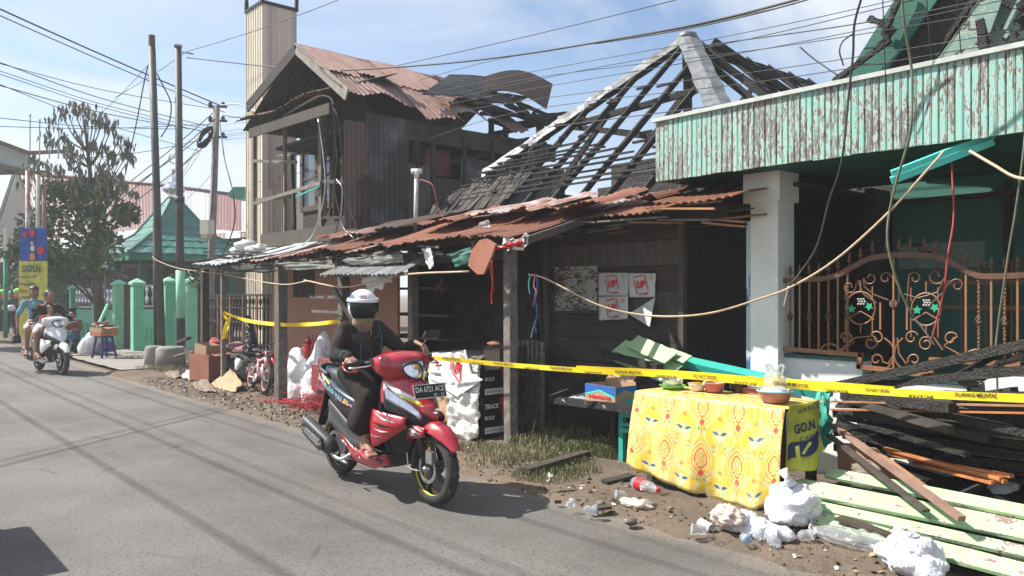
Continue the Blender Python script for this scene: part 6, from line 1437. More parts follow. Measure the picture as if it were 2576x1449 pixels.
    mb = MB(); mb.rings([mring(0,.45), mring(.06,.85), mring(.15,1), mring(.86,1.0), mring(.96,.86), mring(1,.5)]); mf = mb.build('muffler', M['grey_plastic'], R, 'auto')
    mb = MB(); mb.prism([m0.lerp(m1,t)+mu*b+Vector((0,-.050,0)) for t, b in ((.14,-.035),(.2,-.055),(.78,-.045),(.88,0),(.80,.045),(.22,.05),(.14,.02))], (0,-.014,0)); hs = mb.build('heat_shield', M['black_plastic'], mf)
    mb = MB(); mb.prism([m0.lerp(m1,t)+mu*b+Vector((0,-.0645,0)) for t, b in ((.24,-.028),(.74,-.022),(.78,.0),(.72,.022),(.24,.028))], (0,-.004,0)); mb.build('slot', M['steel'], mf)
    for t in (.2, .8):
        mb = MB(); mb.lathe([(.008,0),(.008,.006),(.001,.007)], m0.lerp(m1,t)+Vector((0,-.065,0)), (0,-1,0), 8); mb.build('bolt', M['chrome'], mf)
    mb = MB(); mb.tube([(-.645,-.13,.25),(-.645,.13,.25)], .018, 10); mb.tube([(-.62,.10,.27),(-.60,.13,.55)], .02, 10); mb.build('rear_axle', M['steel'], R, True)
    mb = MB(); mb.tube([(-.20,-.12,.20),(-.25,-.22,.19),(-.14,-.23,.19)], .011, 8); mb.build('footpeg', M['steel'], R, True)
    mb = MB(); mb.slab(lambda u, v: Vector((-.92+.52*u, (v-.5)*.12*(1.0), .255+.31*math.sin(math.pi*(.15+.55*u)))), 12, 3, (0,0,-.005)); mb.build('rear_hugger', blk, R)
    # inner leg shield
    mb = MB(); mb.slab(lambda u, v: Vector((.27-.07*v+.03*abs(2*u-1), (2*u-1)*(.15+.05*math.sin(math.pi*v)), .31+.56*v)), 8, 8, (-.012,0,0)); mb.build('inner_shield', blk, R, True)
    return R
def cap(mb, a, b, ra, rb, n=12, flat=1.0):
    """closed tapered capsule"""
    a = Vector(a); b = Vector(b); d = (b-a); L = d.length; d = d/L if L > 1e-6 else Vector((0,0,1))
    pts = []; rs = []
    for k in range(5):
        t = math.pi/2*(1-k/4); pts.append(a-d*ra*math.sin(t)); rs.append(max(1e-3, ra*math.cos(t)))
    for k in range(5):
        t = math.pi/2*(k/4); pts.append(b+d*rb*math.sin(t)); rs.append(max(1e-3, rb*math.cos(t)))
    mb.tube(pts, rs, n)
def chain(mb, pts, rs, n=12):
    for i in range(len(pts)-1): cap(mb, pts[i], pts[i+1], rs[i], rs[i+1], n)
def hand(mb, wrist, d, nrm, curl=.9, s=1.0, right=True, grip=None):
    """palm and five separate bent fingers; d points along the hand, nrm out of the back of it"""
    d = Vector(d).normalized(); nrm = Vector(nrm); nrm = (nrm-d*nrm.dot(d)).normalized(); sd = d.cross(nrm)*(1 if right else -1); w = Vector(wrist)
    pal = w+d*.045*s
    for k in (-1.2, -.4, .4, 1.2): cap(mb, w+sd*k*.012*s, w+d*.085*s+sd*k*.019*s, .016*s, .0125*s, 8)
    for k, L in ((-1.5,.062),(-.5,.076),(.5,.080),(1.5,.070)):
        p = w+d*.088*s+sd*k*.0175*s; dd = d.copy(); ax = sd*(-1 if right else 1)
        for j, (f, r_) in enumerate(((.45,.0092),(.32,.0084),(.25,.0074))):
            rot = Quaternion(ax, curl*(.55 if j == 0 else .75)*(1+.1*k*.3)*(1 if right else -1))
          
            t = dd.copy(); t = (t*math.cos(curl*.75) - nrm*math.sin(curl*.75)) if j == 0 else None
            ang = curl*(.6+.55*j); dd = d*math.cos(ang)-nrm*math.sin(ang); q = p+dd*(L*f*s*1.15); cap(mb, p, q, r_*s, r_*.93*s, 8); p = q
    t0 = w+d*.02*s-sd*(-.028)*s; t1 = t0+(d*.6+sd*.55-nrm*.5).normalized()*.036*s; t2 = t1+(d*.85+sd*.05-nrm*.6).normalized()*.030*s
    cap(mb, w+d*.012*s+sd*.015*s, t0, .016*s, .0125*s, 8); cap(mb, t0, t1, .0125*s, .0105*s, 8); cap(mb, t1, t2, .0105*s, .0085*s, 8)
def foot(mb, ankle, d, s=1.0, side=1):
    d = Vector(d).normalized(); a = Vector(ankle); up = Vector((0,0,1)); sd = d.cross(up)*side
    heel = a-d*.03*s-up*.055*s; cap(mb, a, heel, .035*s, .030*s, 10); ball = a+d*.135*s-up*.068*s
    cap(mb, a+d*.01, ball, .034*s, .024*s, 10); cap(mb, heel, ball+sd*.02*s, .028*s, .018*s, 10); cap(mb, heel, ball-sd*.02*s, .028*s, .018*s, 10)
    for k, L, r_ in ((-2,.032,.0088),(-1,.038,.0090),(0,.042,.0095),(1,.047,.0100),(2.1,.052,.0135)):
        p = ball+sd*k*.0165*s+d*.005*s; cap(mb, p, p+(d*L-up*.006)*s, r_*s*1.05, r_*s*.9, 8)
def head(mb, c, fwd, s=1.0):
    """skull, jaw, nose, brow, lips, ears"""
    f = Vector(fwd).normalized(); up = Vector((0,0,1)); up = (up-f*up.dot(f)).normalized(); sd = f.cross(up); c = Vector(c)
    R = Matrix((f, sd, up)).transposed()
    mb.ell(c+up*.02*s, (.095*s,.076*s,.105*s), R, 20, 14); mb.ell(c+f*.018*s-up*.045*s, (.072*s,.060*s,.075*s), R, 16, 10)
    cap(mb, c+f*.085*s+up*.012*s, c+f*.105*s-up*.022*s, .010*s, .015*s, 8); cap(mb, c+f*.092*s-up*.026*s-sd*.011*s, c+f*.092*s-up*.026*s+sd*.011*s, .009*s, .009*s, 8)
    for q in (-1, 1):
        mb.ell(c-f*.005*s+sd*q*.078*s-up*.005*s, (.022*s,.012*s,.032*s), R, 8, 8); cap(mb, c+f*.082*s+up*.030*s+sd*q*.012*s, c+f*.072*s+up*.034*s+sd*q*.050*s, .009*s, .008*s, 8)
        mb.ell(c+f*.062*s-up*.02*s+sd*q*.035*s, (.025*s,.025*s,.025*s), R, 8, 8)
    cap(mb, c+f*.083*s-up*.052*s-sd*.018*s, c+f*.083*s-up*.052*s+sd*.018*s, .009*s, .009*s, 8); mb.ell(c+f*.072*s-up*.088*s, (.022*s,.026*s,.02*s), R, 8, 8)
    return R
def face_bits(root, body, c, fwd, s=1.0):
    f = Vector(fwd).normalized(); up = Vector((0,0,1)); up = (up-f*up.dot(f)).normalized(); sd = f.cross(up); c = Vector(c); R = Matrix((f, sd, up)).transposed()
    for q in (-1, 1):
        mb = MB(); mb.ell(c+f*.083*s+up*.012*s+sd*q*.031*s, (.009*s,.014*s,.0075*s), R, 10, 8); e = mb.build('eye', M['white_print'], body, True)
        mb = MB(); mb.ell(c+f*.0895*s+up*.012*s+sd*q*.031*s, (.005*s,.006*s,.006*s), R, 8, 6); mb.build('pupil', M['black_print'], e, True)
        mb = MB(); mb.tube([c+f*.094*s+up*.030*s+sd*q*.014*s, c+f*.092*s+up*.036*s+sd*q*.03*s, c+f*.080*s+up*.030*s+sd*q*.05*s], .0035*s, 6); mb.build('eyebrow', M['hair'], body, True)
    mb = MB(); mb.tube([c+f*.090*s-up*.052*s-sd*.022*s, c+f*.0955*s-up*.051*s, c+f*.090*s-up*.052*s+sd*.022*s], .0045*s, 6); mb.build('lips', M['maroon_plastic'], body, True)
def slipper(root, ankle, d, s=1.0, side=1, mat='pink_plastic', off=(0,0,0)):
    d = Vector(d).normalized(); a = Vector(ankle)+Vector(off); up = Vector((0,0,1)); sd = d.cross(up)*side; z = -up*.098*s
    out = [(-.075,-.026),(-.06,-.036),(0,-.036),(.10,-.044),(.17,-.040),(.20,-.015),(.205,.015),(.175,.040),(.10,.044),(0,.034),(-.06,.034),(-.075,.022)]
    mb = MB(); mb.prism([a+z+d*p*s+sd*q*s for p, q in out], up*.016*s); sl = mb.build('slipper', M[mat], root)
    for q in (-1, 1):
        mb = MB(); mb.tube(spline([a+d*.150*s+sd*.012*s+up*(-.06)*s, a+d*.10*s+sd*q*.030*s-up*.035*s, a+d*.04*s+sd*q*.040*s-up*.075*s], 5), .006*s, 6); mb.build('strap', M[mat], sl, True)
def main_rider():
    R = thing('person', 'rider in dark jacket and long trousers, blue and white helmet, on the red scooter', 'person')
    hip = Vector((-.36,0,.82)); chest = Vector((-.33,0,1.10)); neck = Vector((-.31,-.01,1.235)); hd = Vector((-.285,-.015,1.335))
    shR, shL = Vector((-.33,-.145,1.175)), Vector((-.32,.145,1.175)); elR, elL = Vector((-.27,-.265,.98)), Vector((-.14,.265,1.00)); wrR, wrL = Vector((-.02,-.285,.985)), Vector((.04,.26,1.075))
    kR, kL = Vector((.06,-.165,.70)), Vector((.06,.165,.70)); anR, anL = Vector((.07,-.205,.39)), Vector((.10,.15,.40))
    body = MB(); chain(body, [hip, chest, neck, hd], [.105,.10,.045,.05]); fwd = Vector((.93,-.33,-.08)); Rm = head(body, hd, fwd, .95)
    chain(body, [shR, elR, wrR], [.05,.038,.024]); chain(body, [shL, elL, wrL], [.05,.038,.024]); cap(body, shR, shL, .042, .042)
    chain(body, [hip+Vector((0,-.08,0)), kR, anR], [.085,.055,.033]); chain(body, [hip+Vector((0,.08,0)), kL, anL], [.085,.055,.033])
    hand(body, wrR, Vector((.85,-.12,-.25)), Vector((.2,-.25,.95)), 1.05, 1.0, True); hand(body, wrL, Vector((.8,.1,-.22)), Vector((.1,.3,.9)), .75, 1.0, False)
    foot(body, anR, Vector((.95,-.22,-.05))); foot(body, anL, Vector((.97,.1,0)), 1, -1)
    b = remesh(body, 'body', M['skin'], .0065, R, 2)
    # jacket
    j = MB(); j.ell((-.345,0,.93), (.135,.165,.14), None, 16, 12); chain(j, [Vector((-.35,0,.93)), Vector((-.335,0,1.08))], [.145,.135]); 
    for q in (-1, 1):
        cap(j, (-.345,q*.07,.92), (-.33,q*.09,1.12), .105, .092); cap(j, (-.33,q*.05,1.15), (-.33,q*.145,1.17), .085, .066)
    chain(j, [shR, shR.lerp(elR,.5), elR, elR.lerp(wrR,.5), wrR-Vector((.01,0,0))], [.072,.064,.056,.050,.043]); chain(j, [shL, shL.lerp(elL,.5), elL, elL.lerp(wrL,.5), wrL-Vector((.01,0,0))], [.072,.064,.056,.048,.041])
    cap(j, (-.33,-.0,1.17), (-.315,0,1.225), .075, .06)
    jk = remesh(j, 'jacket', M['jacket_cloth'], .012, R, 3)
    # fold displacement
    for v in jk.data.vertices:
        n = mnoise.noise(v.co*9+Vector((3,1,0)))*.010-abs(mnoise.noise(Vector((v.co.x*14+v.co.z*10, v.co.y*8, v.co.z*22))))*.016; v.co += v.normal*n
    for s_ in (-1, 1):
        mb = MB(); mb.tube(spline([(-.215,s_*.075,1.21),(-.195,s_*.10,1.12),(-.190,s_*.085,1.0),(-.205,s_*.10,.90)], 6), .0035, 5); mb.build('piping', M['teal_trim'], jk)
        mb = MB(); mb.tube(spline([(-.19,s_*.03,1.10),(-.185,s_*.06,1.125),(-.188,s_*.10,1.10)], 6), .003, 5); mb.build('piping', M['teal_trim'], jk)
    mb = MB(); c_ = elR.lerp(wrR, .78); mb.lathe([(.049,-.006),(.052,0),(.049,.006)], c_, wrR-elR, 14, caps=False); mb.build('cuff_trim', M['teal_trim'], jk)
    mb = MB(); mb.tube([(-.185,0,1.17),(-.192,0,1.125)], .004, 5); mb.build('zip_pull', M['steel'], jk)
    # trousers: wide, hanging to mid shin
    t = MB(); t.ell((-.35,0,.84), (.145,.175,.11), None, 16, 10)
    for q, kn, an in ((-1, kR, anR), (1, kL, anL)):
        h0 = Vector((-.33,q*.085,.83)); chain(t, [h0, h0.lerp(kn,.5)+Vector((0,0,.015)), kn+Vector((0,0,-.01))], [.115,.112,.098])
        low = Vector((an.x-.03, an.y+q*.0, .50)); chain(t, [kn, kn.lerp(low,.5)+Vector((.005,0,0)), low], [.095,.10,.098]); cap(t, kn+Vector((-.13,0,-.12)), low+Vector((-.06,0,.01)), .07, .085)
    tr = remesh(t, 'trousers', M['trouser_cloth'], .014, R, 3)
    for v in tr.data.vertices:
        n = mnoise.noise(v.co*8+Vector((7,2,9)))*.013+mnoise.noise(Vector((v.co.x*30, v.co.y*10, v.co.z*6)))*.007; v.co += v.normal*n
    # helmet
    hr = thing
    H = MB(); f = Rm.col[0]; s_ = Rm.col[1]; u = Rm.col[2]; hc_ = hd+u*.022-f*.005
    def shell(a, e, r=(.134,.119,.128)): 
        return hc_ + f*(r[0]*math.cos(e)*math.cos(a)) + s_*(r[1]*math.cos(e)*math.sin(a)) + u*(r[2]*math.sin(e))
    def lowe(a): 
        k = abs(a)/math.pi; return math.radians(20) if k < .30 else (math.radians(20)-(k-.30)/.07*math.radians(70) if k < .37 else math.radians(-62))
    def hf(uu, vv):
        a = -math.pi+2*math.pi*uu; e0 = lowe(a); return shell(a, e0+(math.pi/2-.001-e0)*vv)
    H.slab(hf, 64, 18, lambda a, b: (hc_-hf(a, b)).normalized()*.018)
    hm = H.build('helmet', M['helmet_shell'], R, True); hm_loc = hc_
    # put the helmet's own origin at its centre so its paint sits right
    me = hm.data
    for v in me.vertices: v.co = v.co-hc_
    hm.location = hc_
    V_ = MB(); V_.slab(lambda uu, vv: shell(math.radians(-64+128*uu), math.radians(-52+78*vv), (.141,.125,.133)), 24, 12, lambda a, b: (hc_-shell(math.radians(-64+128*a), math.radians(-52+78*b))).normalized()*.004); V_.build('visor', M['dark_visor'], R, True)
    V_ = MB(); V_.slab(lambda uu, vv: shell(math.radians(-120+240*uu), math.radians(14+12*vv), (.146,.130,.136)), 28, 3, lambda a, b: (hc_-shell(math.radians(-120+240*a), math.radians(14+12*b))).normalized()*.004); V_.build('visor_band', M['white_paint'], R, True)
    # badge
    bc = shell(math.radians(10), math.radians(36), (.136,.121,.130)); bn = (bc-hc_).normalized(); bu = u.cross(bn).normalized(); bv = bn.cross(bu)
    mb = MB(); mb.prism([bc+bn*.001+bu*.042*math.cos(6.283*k/20)+bv*.016*math.sin(6.283*k/20) for k in range(20)], bn*.0015); bg_ = mb.build('badge', M['grey_print'], R)
    mb = MB(); mb.prism([bc+bn*.0028+bu*.038*math.cos(6.283*k/20)+bv*.0135*math.sin(6.283*k/20) for k in range(20)], bn*.001); mb.build('badge_face', M['white_print'], bg_)
    text('G', bc+bn*.0045-bu*.022-bv*.008, bu, bv, .016, M['navy_print'], bg_, bold=.05, width=.018); text('M', bc+bn*.0045+bu*.002-bv*.008, bu, bv, .016, M['red_print'], bg_, bold=.05, width=.020)
    # scarf
    sc_ = MB(); sc_.ell(hd-u*.085+f*.02, (.085,.085,.055), Rm, 16, 10); cap(sc_, hd-u*.10, neck-Vector((0,0,.02))+f*.03, .075, .085); s2 = remesh(sc_, 'scarf', M['hijab_cloth'], .012, R, 1)
    for v in s2.data.vertices: v.co += v.normal*mnoise.noise(v.co*20)*.014
    slipper(R, anR, Vector((.95,-.22,-.05)), 1.0, 1); slipper(R, anL, Vector((.97,.1,0)), 1, -1)
    return R
scA = make_scooter('scooter', 'red and black motor scooter ridden past the burnt shops', dict(body='red_paint', second='navy_paint'))
rdA = main_rider()
SCX, SCY, SSC = 3.37, 5.42, 1.06
for o in (scA, rdA): place(o, (SCX, SCY, 0.012), (0, 0, math.radians(-90)), SSC)
scB = make_scooter('scooter', 'white and orange motor scooter carrying three people, far down the road', dict(body='white_paint', second='orange_paint', black_screen=True), detailed=False)
def person(label, hip, neck, hd, fwd, sh, el, wr, kn, an, cloth_top, cloth_leg, sleeve='short', leg='short', s=1.0, hairstyle='short', feet='slipper', hands=(1.0, 1.0), seat=True, hairmat='hair', name='person', legw=.085):
    """general seated or standing figure; sh, el, wr, kn, an are (right, left) pairs"""
    R = thing(name, label, 'person'); V = Vector; hip, neck, hd = V(hip), V(neck), V(hd); sh, el, wr, kn, an = [[V(q) for q in w] for w in (sh, el, wr, kn, an)]
    chest = hip.lerp(neck, .68); b = MB(); chain(b, [hip, chest, neck, hd], [.12*s,.125*s,.052*s,.05*s]); head(b, hd, fwd, s*.95)
    cap(b, sh[0], sh[1], .05*s, .05*s)
    for k in (0, 1):
        chain(b, [sh[k], el[k], wr[k]], [.046*s,.036*s,.024*s]); d = (wr[k]-el[k]); hand(b, wr[k], d, V((0,0,1)) if abs(d.normalized().z) < .8 else V((1,0,0)), hands[k], s, k == 0)
        hp = hip+(sh[k]-chest).normalized()*.085*s; hp.z = hip.z; chain(b, [hp, kn[k], an[k]], [.088*s,.056*s,.034*s])
        fd = V(fwd); fd.z = 0; foot(b, an[k], fd, s, 1 if k == 0 else -1)
    bd_ = remesh(b, 'body', M['skin'], .0085*max(s,.8), R, 1); face_bits(R, bd_, hd, fwd, s*.95)
    t = MB(); chain(t, [hip+V((0,0,.02)), chest, neck-V((0,0,.05))*s], [.145*s,.138*s,.07*s]); cap(t, sh[0].lerp(chest,.3), sh[1].lerp(chest,.3), .066*s, .066*s)
    for k in (0, 1):
        if sleeve == 'short': chain(t, [sh[k], sh[k].lerp(el[k],.75)], [.058*s,.056*s])
        else: chain(t, [sh[k], el[k], wr[k]], [.058*s,.048*s,.040*s])
    tp = remesh(t, 'shirt', M[cloth_top], .014, R, 2)
    for v in tp.data.vertices: v.co += v.normal*mnoise.noise(v.co*10)*.012
    l = MB(); l.ell(hip, (.14*s,.155*s,.11*s), None, 14, 10)
    for k in (0, 1):
        hp = hip+(sh[k]-chest).normalized()*.085*s; hp.z = hip.z
        if leg == 'short': chain(l, [hp, hp.lerp(kn[k],.72)], [(legw+.022)*s,(legw+.008)*s])
        else: chain(l, [hp, kn[k], kn[k].lerp(an[k],.92)], [(legw+.016)*s,(legw-.012)*s,(legw-.032)*s])
    lg = remesh(l, 'shorts' if leg == 'short' else 'trousers', M[cloth_leg], .014, R, 2)
    for v in lg.data.vertices: v.co += v.normal*mnoise.noise(v.co*9)*.010
    f = V(fwd).normalized(); h = MB(); up = V((0,0,1)); sd = f.cross(up); Rm = Matrix((f, sd, up)).transposed()
    h.ell(hd-f*.022*s+up*.045*s, (.100*s,.088*s,.098*s), Rm, 16, 10, .12); h.ell(hd-f*.05*s, (.065*s,.082*s,.09*s), Rm, 12, 10, .12)
    if hairstyle == 'long': h.ell(hd-f*.07*s-up*.04*s, (.055*s,.085*s,.12*s), Rm, 12, 10, .2); h.ell(hd+up*.07*s-f*.01, (.09*s,.085*s,.06*s), Rm, 12, 8, .2)
    if hairstyle == 'cap':
        h = MB(); h.ell(hd+up*.05*s, (.105*s,.095*s,.08*s), Rm, 14, 8); h.ell(hd+up*.035*s+f*.10*s, (.06*s,.07*s,.012*s), Rm, 12, 6)
    remesh(h, 'cap' if hairstyle == 'cap' else 'hair', M[hairmat], .012, R, 1)
    if feet == 'slipper':
        fd = V(fwd); fd.z = 0
        for k in (0, 1): slipper(R, an[k], fd, s, 1 if k == 0 else -1, 'brown_cloth')
    return R
man = person('man with glasses steering the white scooter, dark jacket, white shorts', (-.38,.03,.82), (-.29,.05,1.27), (-.25,.06,1.375), (.96,.1,-.12), ((-.29,-.11,1.20),(-.29,.20,1.20)), ((-.14,-.27,1.02),(-.12,.31,1.01)), ((.03,-.33,.98),(.03,.36,.98)), ((.02,-.24,.72),(.02,.24,.72)), ((.05,-.26,.37),(.06,.24,.37)), 'dark_shirt', 'white_cloth', 'long', 'short', hands=(1.1,1.1))
for q in (-1, 1):
    mb = MB(); c_ = Vector((-.25,.06,1.375))+Vector((.96,.1,-.12)).normalized()*.092+Vector((-.1,.99,0))*q*.031+Vector((0,0,.012)); mb.tube([c_+Vector((0,.022*math.cos(a*.785),.017*math.sin(a*.785))) for a in range(9)], .003, 5)
    mb.build('glasses_rim', M['cable_black'], man)
woman = person('woman in light blue t-shirt riding pillion on the white scooter', (-.66,-.04,.87), (-.63,-.09,1.36), (-.61,-.10,1.475), (.93,-.32,-.05), ((-.63,-.25,1.28),(-.63,.06,1.28)), ((-.66,-.36,1.03),(-.44,.18,1.08)), ((-.58,-.38,.80),(-.27,.20,1.02)), ((-.26,-.30,.80),(-.26,.24,.80)), ((-.34,-.30,.40),(-.34,.26,.40)), 'cyan_shirt', 'white_cloth', 'short', 'short', .93, 'long', hands=(1.5,.6), legw=.09)
child = person('small child in a red shirt and dark top standing in front of the driver', (-.08,0,.78), (-.06,0,1.06), (-.03,0,1.15), (.98,.05,-.1), ((-.06,-.11,1.02),(-.06,.11,1.02)), ((.0,-.17,.92),(.0,.17,.92)), ((.10,-.15,.93),(.10,.15,.93)), ((.08,-.10,.62),(.08,.10,.62)), ((.06,-.09,.38),(.06,.09,.38)), 'red_shirt', 'dark_jeans', 'short', 'long', .66, feet=None)
def bagmesh(name, mat, c, r, label, cat='bag', group=None, seed=0, jit=.5, nu=26, nv=18, zsq=1.0, neck=None):
    mb = MB(); c = Vector(c); vs0 = len(mb.v)
    mb.ell((0,0,0), r, None, nu, nv)
    for i, v in enumerate(mb.v):
        n = v.normalized(); k = mnoise.noise(n*1.5+Vector((seed,0,0)))*.5*jit+abs(mnoise.noise(n*2.4+Vector((0,seed,0))))*-.30*jit+abs(mnoise.noise(Vector((n.x*5,n.y*5,n.z*1.5+seed))))*-.12*jit+abs(mnoise.noise(Vector((n.x*2,n.y*2,n.z*7+seed))))*-.10*jit
        v *= (1+k); 
        if v.z < -r[2]*.55: v.z = -r[2]*.55 + (v.z+r[2]*.55)*.15
        mb.v[i] = v+c
    if neck:
        p = c+Vector((0,0,r[2]*.8)); mb.tube([p, p+Vector(neck)*.5, p+Vector(neck)], [r[0]*.35, r[0]*.12, r[0]*.25], 9)
    return solo(mb, name, M[mat], label, cat, group, True)
SBX, SBY = PZ(148, 945).x, PZ(148, 945).y+.70
for o in (scB, man, woman, child): place(o, (SBX, SBY, 0.012), (0, 0, math.radians(-84)), 1.06)
w2 = Matrix.Translation((SBX, SBY, .012)) @ Matrix.Rotation(math.radians(-84), 4, 'Z') @ Matrix.Scale(1.09, 4)
p = w2 @ Vector((-.56,-.40,.58)); bagmesh('carrier_bag', 'black_bag', p, (.10,.10,.13), 'small black plastic bag hanging from the pillion rider hand', 'bag', neck=(0,0,.12), seed=3)
pl_ = PD(28, 850, 29); pl_.z = 0
ped = person('pedestrian in olive jacket and cap standing far down the road with a bag', (0,0,.92), (0,0,1.40), (.01,0,1.52), (1,.1,-.05), ((0,-.18,1.32),(0,.18,1.32)), ((.02,-.26,1.08),(.02,.26,1.08)), ((.20,-.20,1.02),(.20,.20,1.02)), ((.03,-.1,.50),(.0,.1,.50)), ((.04,-.11,.10),(-.05,.11,.10)), 'olive_cloth', 'dark_jeans', 'long', 'long', 1.02, 'cap', hairmat='dark_green', feet=None)
place(ped, pl_, (0,0,math.radians(-110)), 1.0)
bagmesh('carrier_bag', 'plastic_bag', pl_+Vector((-.05,-.32,1.0)), (.16,.16,.14), 'pale carrier bag held by the pedestrian at far left', seed=5)
p2_ = PD(-4, 850, 30.5); p2_.z = 0
ped2 = copy_tree(ped); ped2['label'] = 'second dark dressed person partly cut by the left edge of the photo'; place(ped2, p2_, (0,0,math.radians(-80)), .97)
for x, y, s_, lab in ((8, 738, 12, 'yellow green rounded lantern left of the pedestrian cap'), (46, 736, 13, 'yellow green rounded lantern right of the pedestrian cap')):
    c_ = PD(x, y, 32); mb = MB(); r = s_*32/F; mb.lathe([(r*.3,-r),(r*.95,-r*.5),(r,.0),(r*.8,r*.5),(r*.3,r*.8),(.01,r*.85)], c_, (0,0,1), 14); lt = tag(mb.build('lantern', M['orange_print']), lab, 'lantern', 'lanterns above the fence far left')
    mb = MB(); mb.lathe([(r*.97,.12*r),(r*.83,r*.52),(r*.32,r*.84),(.01,r*.9)], c_, (0,0,1), 14); mb.build('lid', M['green_plastic'], lt); mb = MB(); mb.tube([(c_.x,c_.y,0),c_-Vector((0,0,r))], .03, 6); mb.build('post', M['pole_green'], lt)
sp_ = PD(186, 880, 20.5); sp_.z = 0
sit = person('person in teal jeans and brown top sitting low beside the mint wall', (0,0,.42), (.05,0,.88), (.09,0,.98), (1,-.2,-.2), ((.05,-.17,.82),(.05,.17,.82)), ((.16,-.22,.62),(.18,.22,.62)), ((.34,-.12,.60),(.36,.10,.60)), ((.42,-.13,.50),(.44,.13,.50)), ((.55,-.14,.10),(.60,.14,.10)), 'brown_cloth', 'jeans', 'long', 'long', .95, feet='slipper')
place(sit, sp_, (0,0,math.radians(-125)), 1.0)
mb = MB(); mb.bb((sp_.x-.2, sp_.y-.2, 0.05), (sp_.x+.2, sp_.y+.2, .32)); solo(mb, 'block', M['concrete'], 'low concrete block under the seated person by the mint wall', 'block')
TBL = thing('table', 'wooden table hidden under a yellow floral oilcloth, bowls on top', 'table', (5.4, 3.6, 0))
ty0_, ty1_, tx0_, tx1_, th = 2.95, 4.22, 5.05, 5.62, .745
mb = MB(); mb.bb((tx0_+.02, ty0_+.02, th-.035), (tx1_-.02, ty1_-.02, th-.004)); mb.build('tabletop', M['old_wood'], TBL)
for x in (tx0_+.07, tx1_-.07):
    for y in (ty0_+.05, ty1_-.07):
        mb = MB(); mb.bb((x-.03, y-.03, 0), (x+.03, y+.03, th-.036)); mb.build('leg', M['old_wood'], TBL)
def clothfn(u, v):
    # u along Y (far to near), v: 0 back of top -> .42 front edge -> 1 bottom of drape
    y = ty1_+.03+(ty0_-.04-ty1_-.03)*u
    if v < .4:
        return Vector((tx1_-.02-(tx1_-.02-tx0_+.012)*(v/.4), y, th+.004+.004*math.sin(9*u+v*5)))
    t = (v-.4)/.6
    zb = interp([(0,.16),(.10,.12),(.25,.085),(.48,.035),(.515,.05),(.53,-.0),(.62,.012),(.85,.012),(1,.14)], u)
    z = th+.004-(th-zb)*t
    sway = .035*math.sin(u*7.3)*t + .018*math.sin(u*17+1)*t*t + .012*math.sin(u*31)*t
    return Vector((tx0_-.018-.055*t-sway*1.2-.02*math.sin(math.pi*t), y+(.03*t if u < .1 else 0)*(1-u*10), z))
NU, NV = 60, 40
def clothuv(u, v):
    s = (1-u)*1.30
    d = (v/.4)*.72 if v < .4 else .72+(v-.4)/.6*.74
    return (s+.12, -d+.20)
mb = MB(); mb.grid(clothfn, NU, NV, lambda u, v: ((u)*1.30+.10, (-( (v/.4)*.72 if v < .4 else .72+(v-.4)/.6*.74))+.98))
oc = solo(mb, 'oilcloth', M['floral_oilcloth'], 'yellow oilcloth printed with red medallions and blue tulips, hanging over the table front', 'tablecloth', None, True)
sm = oc.modifiers.new('thick', 'SOLIDIFY'); sm.thickness = .002
def onT(px, py): return PZ(px, py, th+.012)
def bowl(px, py, r, h, mat, label, cat='bowl', wall=.75, fill=None, lid=None, rim=None, square=False):
    p = onT(px, py); mb = MB(); n = 4 if square else 22
    prof = [(r*wall*.8,0),(r*wall,.004),(r*.96,h*.8),(r,h),(r*1.05,h+.003),(r*1.05,h-.003),(r*.97,h-.004),(r*.9,h*.75),(r*wall*.9,.012),(.003,.012)]
    mb.lathe(prof, p, (0,0,1), n if not square else 4, False); mb.add([p+Vector((r*wall*.8*math.cos(a), r*wall*.8*math.sin(a), 0)) for a in [6.283*k/12 for k in range(12)]], [tuple(range(12))])
    b = tag(mb.build('bowl', M[mat], None, not square, origin=p), label, cat)
    if fill:
        m2 = MB(); m2.ell(p+Vector((0,0,h*.78)), (r*.88,r*.88,h*.28), None, 16, 8, .25); m2.build('food', M[fill], b, True)
    if lid:
        m2 = MB(); m2.lathe([(r*1.08,h),(r*1.08,h+.01),(r*.9,h+.018),(.003,h+.02)], p, (0,0,1), 22); m2.build('lid', M[lid], b, True)
    if rim:
        m2 = MB(); m2.lathe([(r*1.03,h-.006),(r*1.08,h),(r*1.03,h+.006),(r*.98,h)], p, (0,0,1), 24, False); m2.build('rim', M[rim], b, True)
    return b, p
b_, p_ = bowl(1692, 978, .105, .03, 'green_plastic', 'lime green tray under the clear tub of rice, first on the left', 'tray')
mb = MB(); mb.lathe([(.075,0),(.088,.06),(.092,.062),(.085,.058),(.07,.01)], p_+Vector((0,0,.02)), (0,0,1), 20, False); tb = solo(mb, 'clear_tub', M['clear_plastic'], 'clear plastic tub of pale food standing in the lime green tray', 'tub', None, True)
mb = MB(); mb.ell(p_+Vector((0,0,.045)), (.076,.076,.028), None, 16, 8, .3); mb.build('food', M['food'], tb, True)
b_, p_ = bowl(1753, 982, .072, .055, 'paper_white', 'small white bowl holding an orange lid, second from left', 'bowl')
mb = MB(); mb.ell(p_+Vector((0,0,.055)), (.05,.045,.014), None, 14, 8, .2); mb.build('orange_lid', M['orange_print'], b_, True)
bowl(1797, 985, .082, .075, 'pink_plastic', 'deep pink pail with a clear rim, third on the table', 'pail', .85, rim='paper_white')
bowl(1857, 985, .075, .07, 'black_plastic', 'dark grey pot beside the pink pail', 'pot', .85)
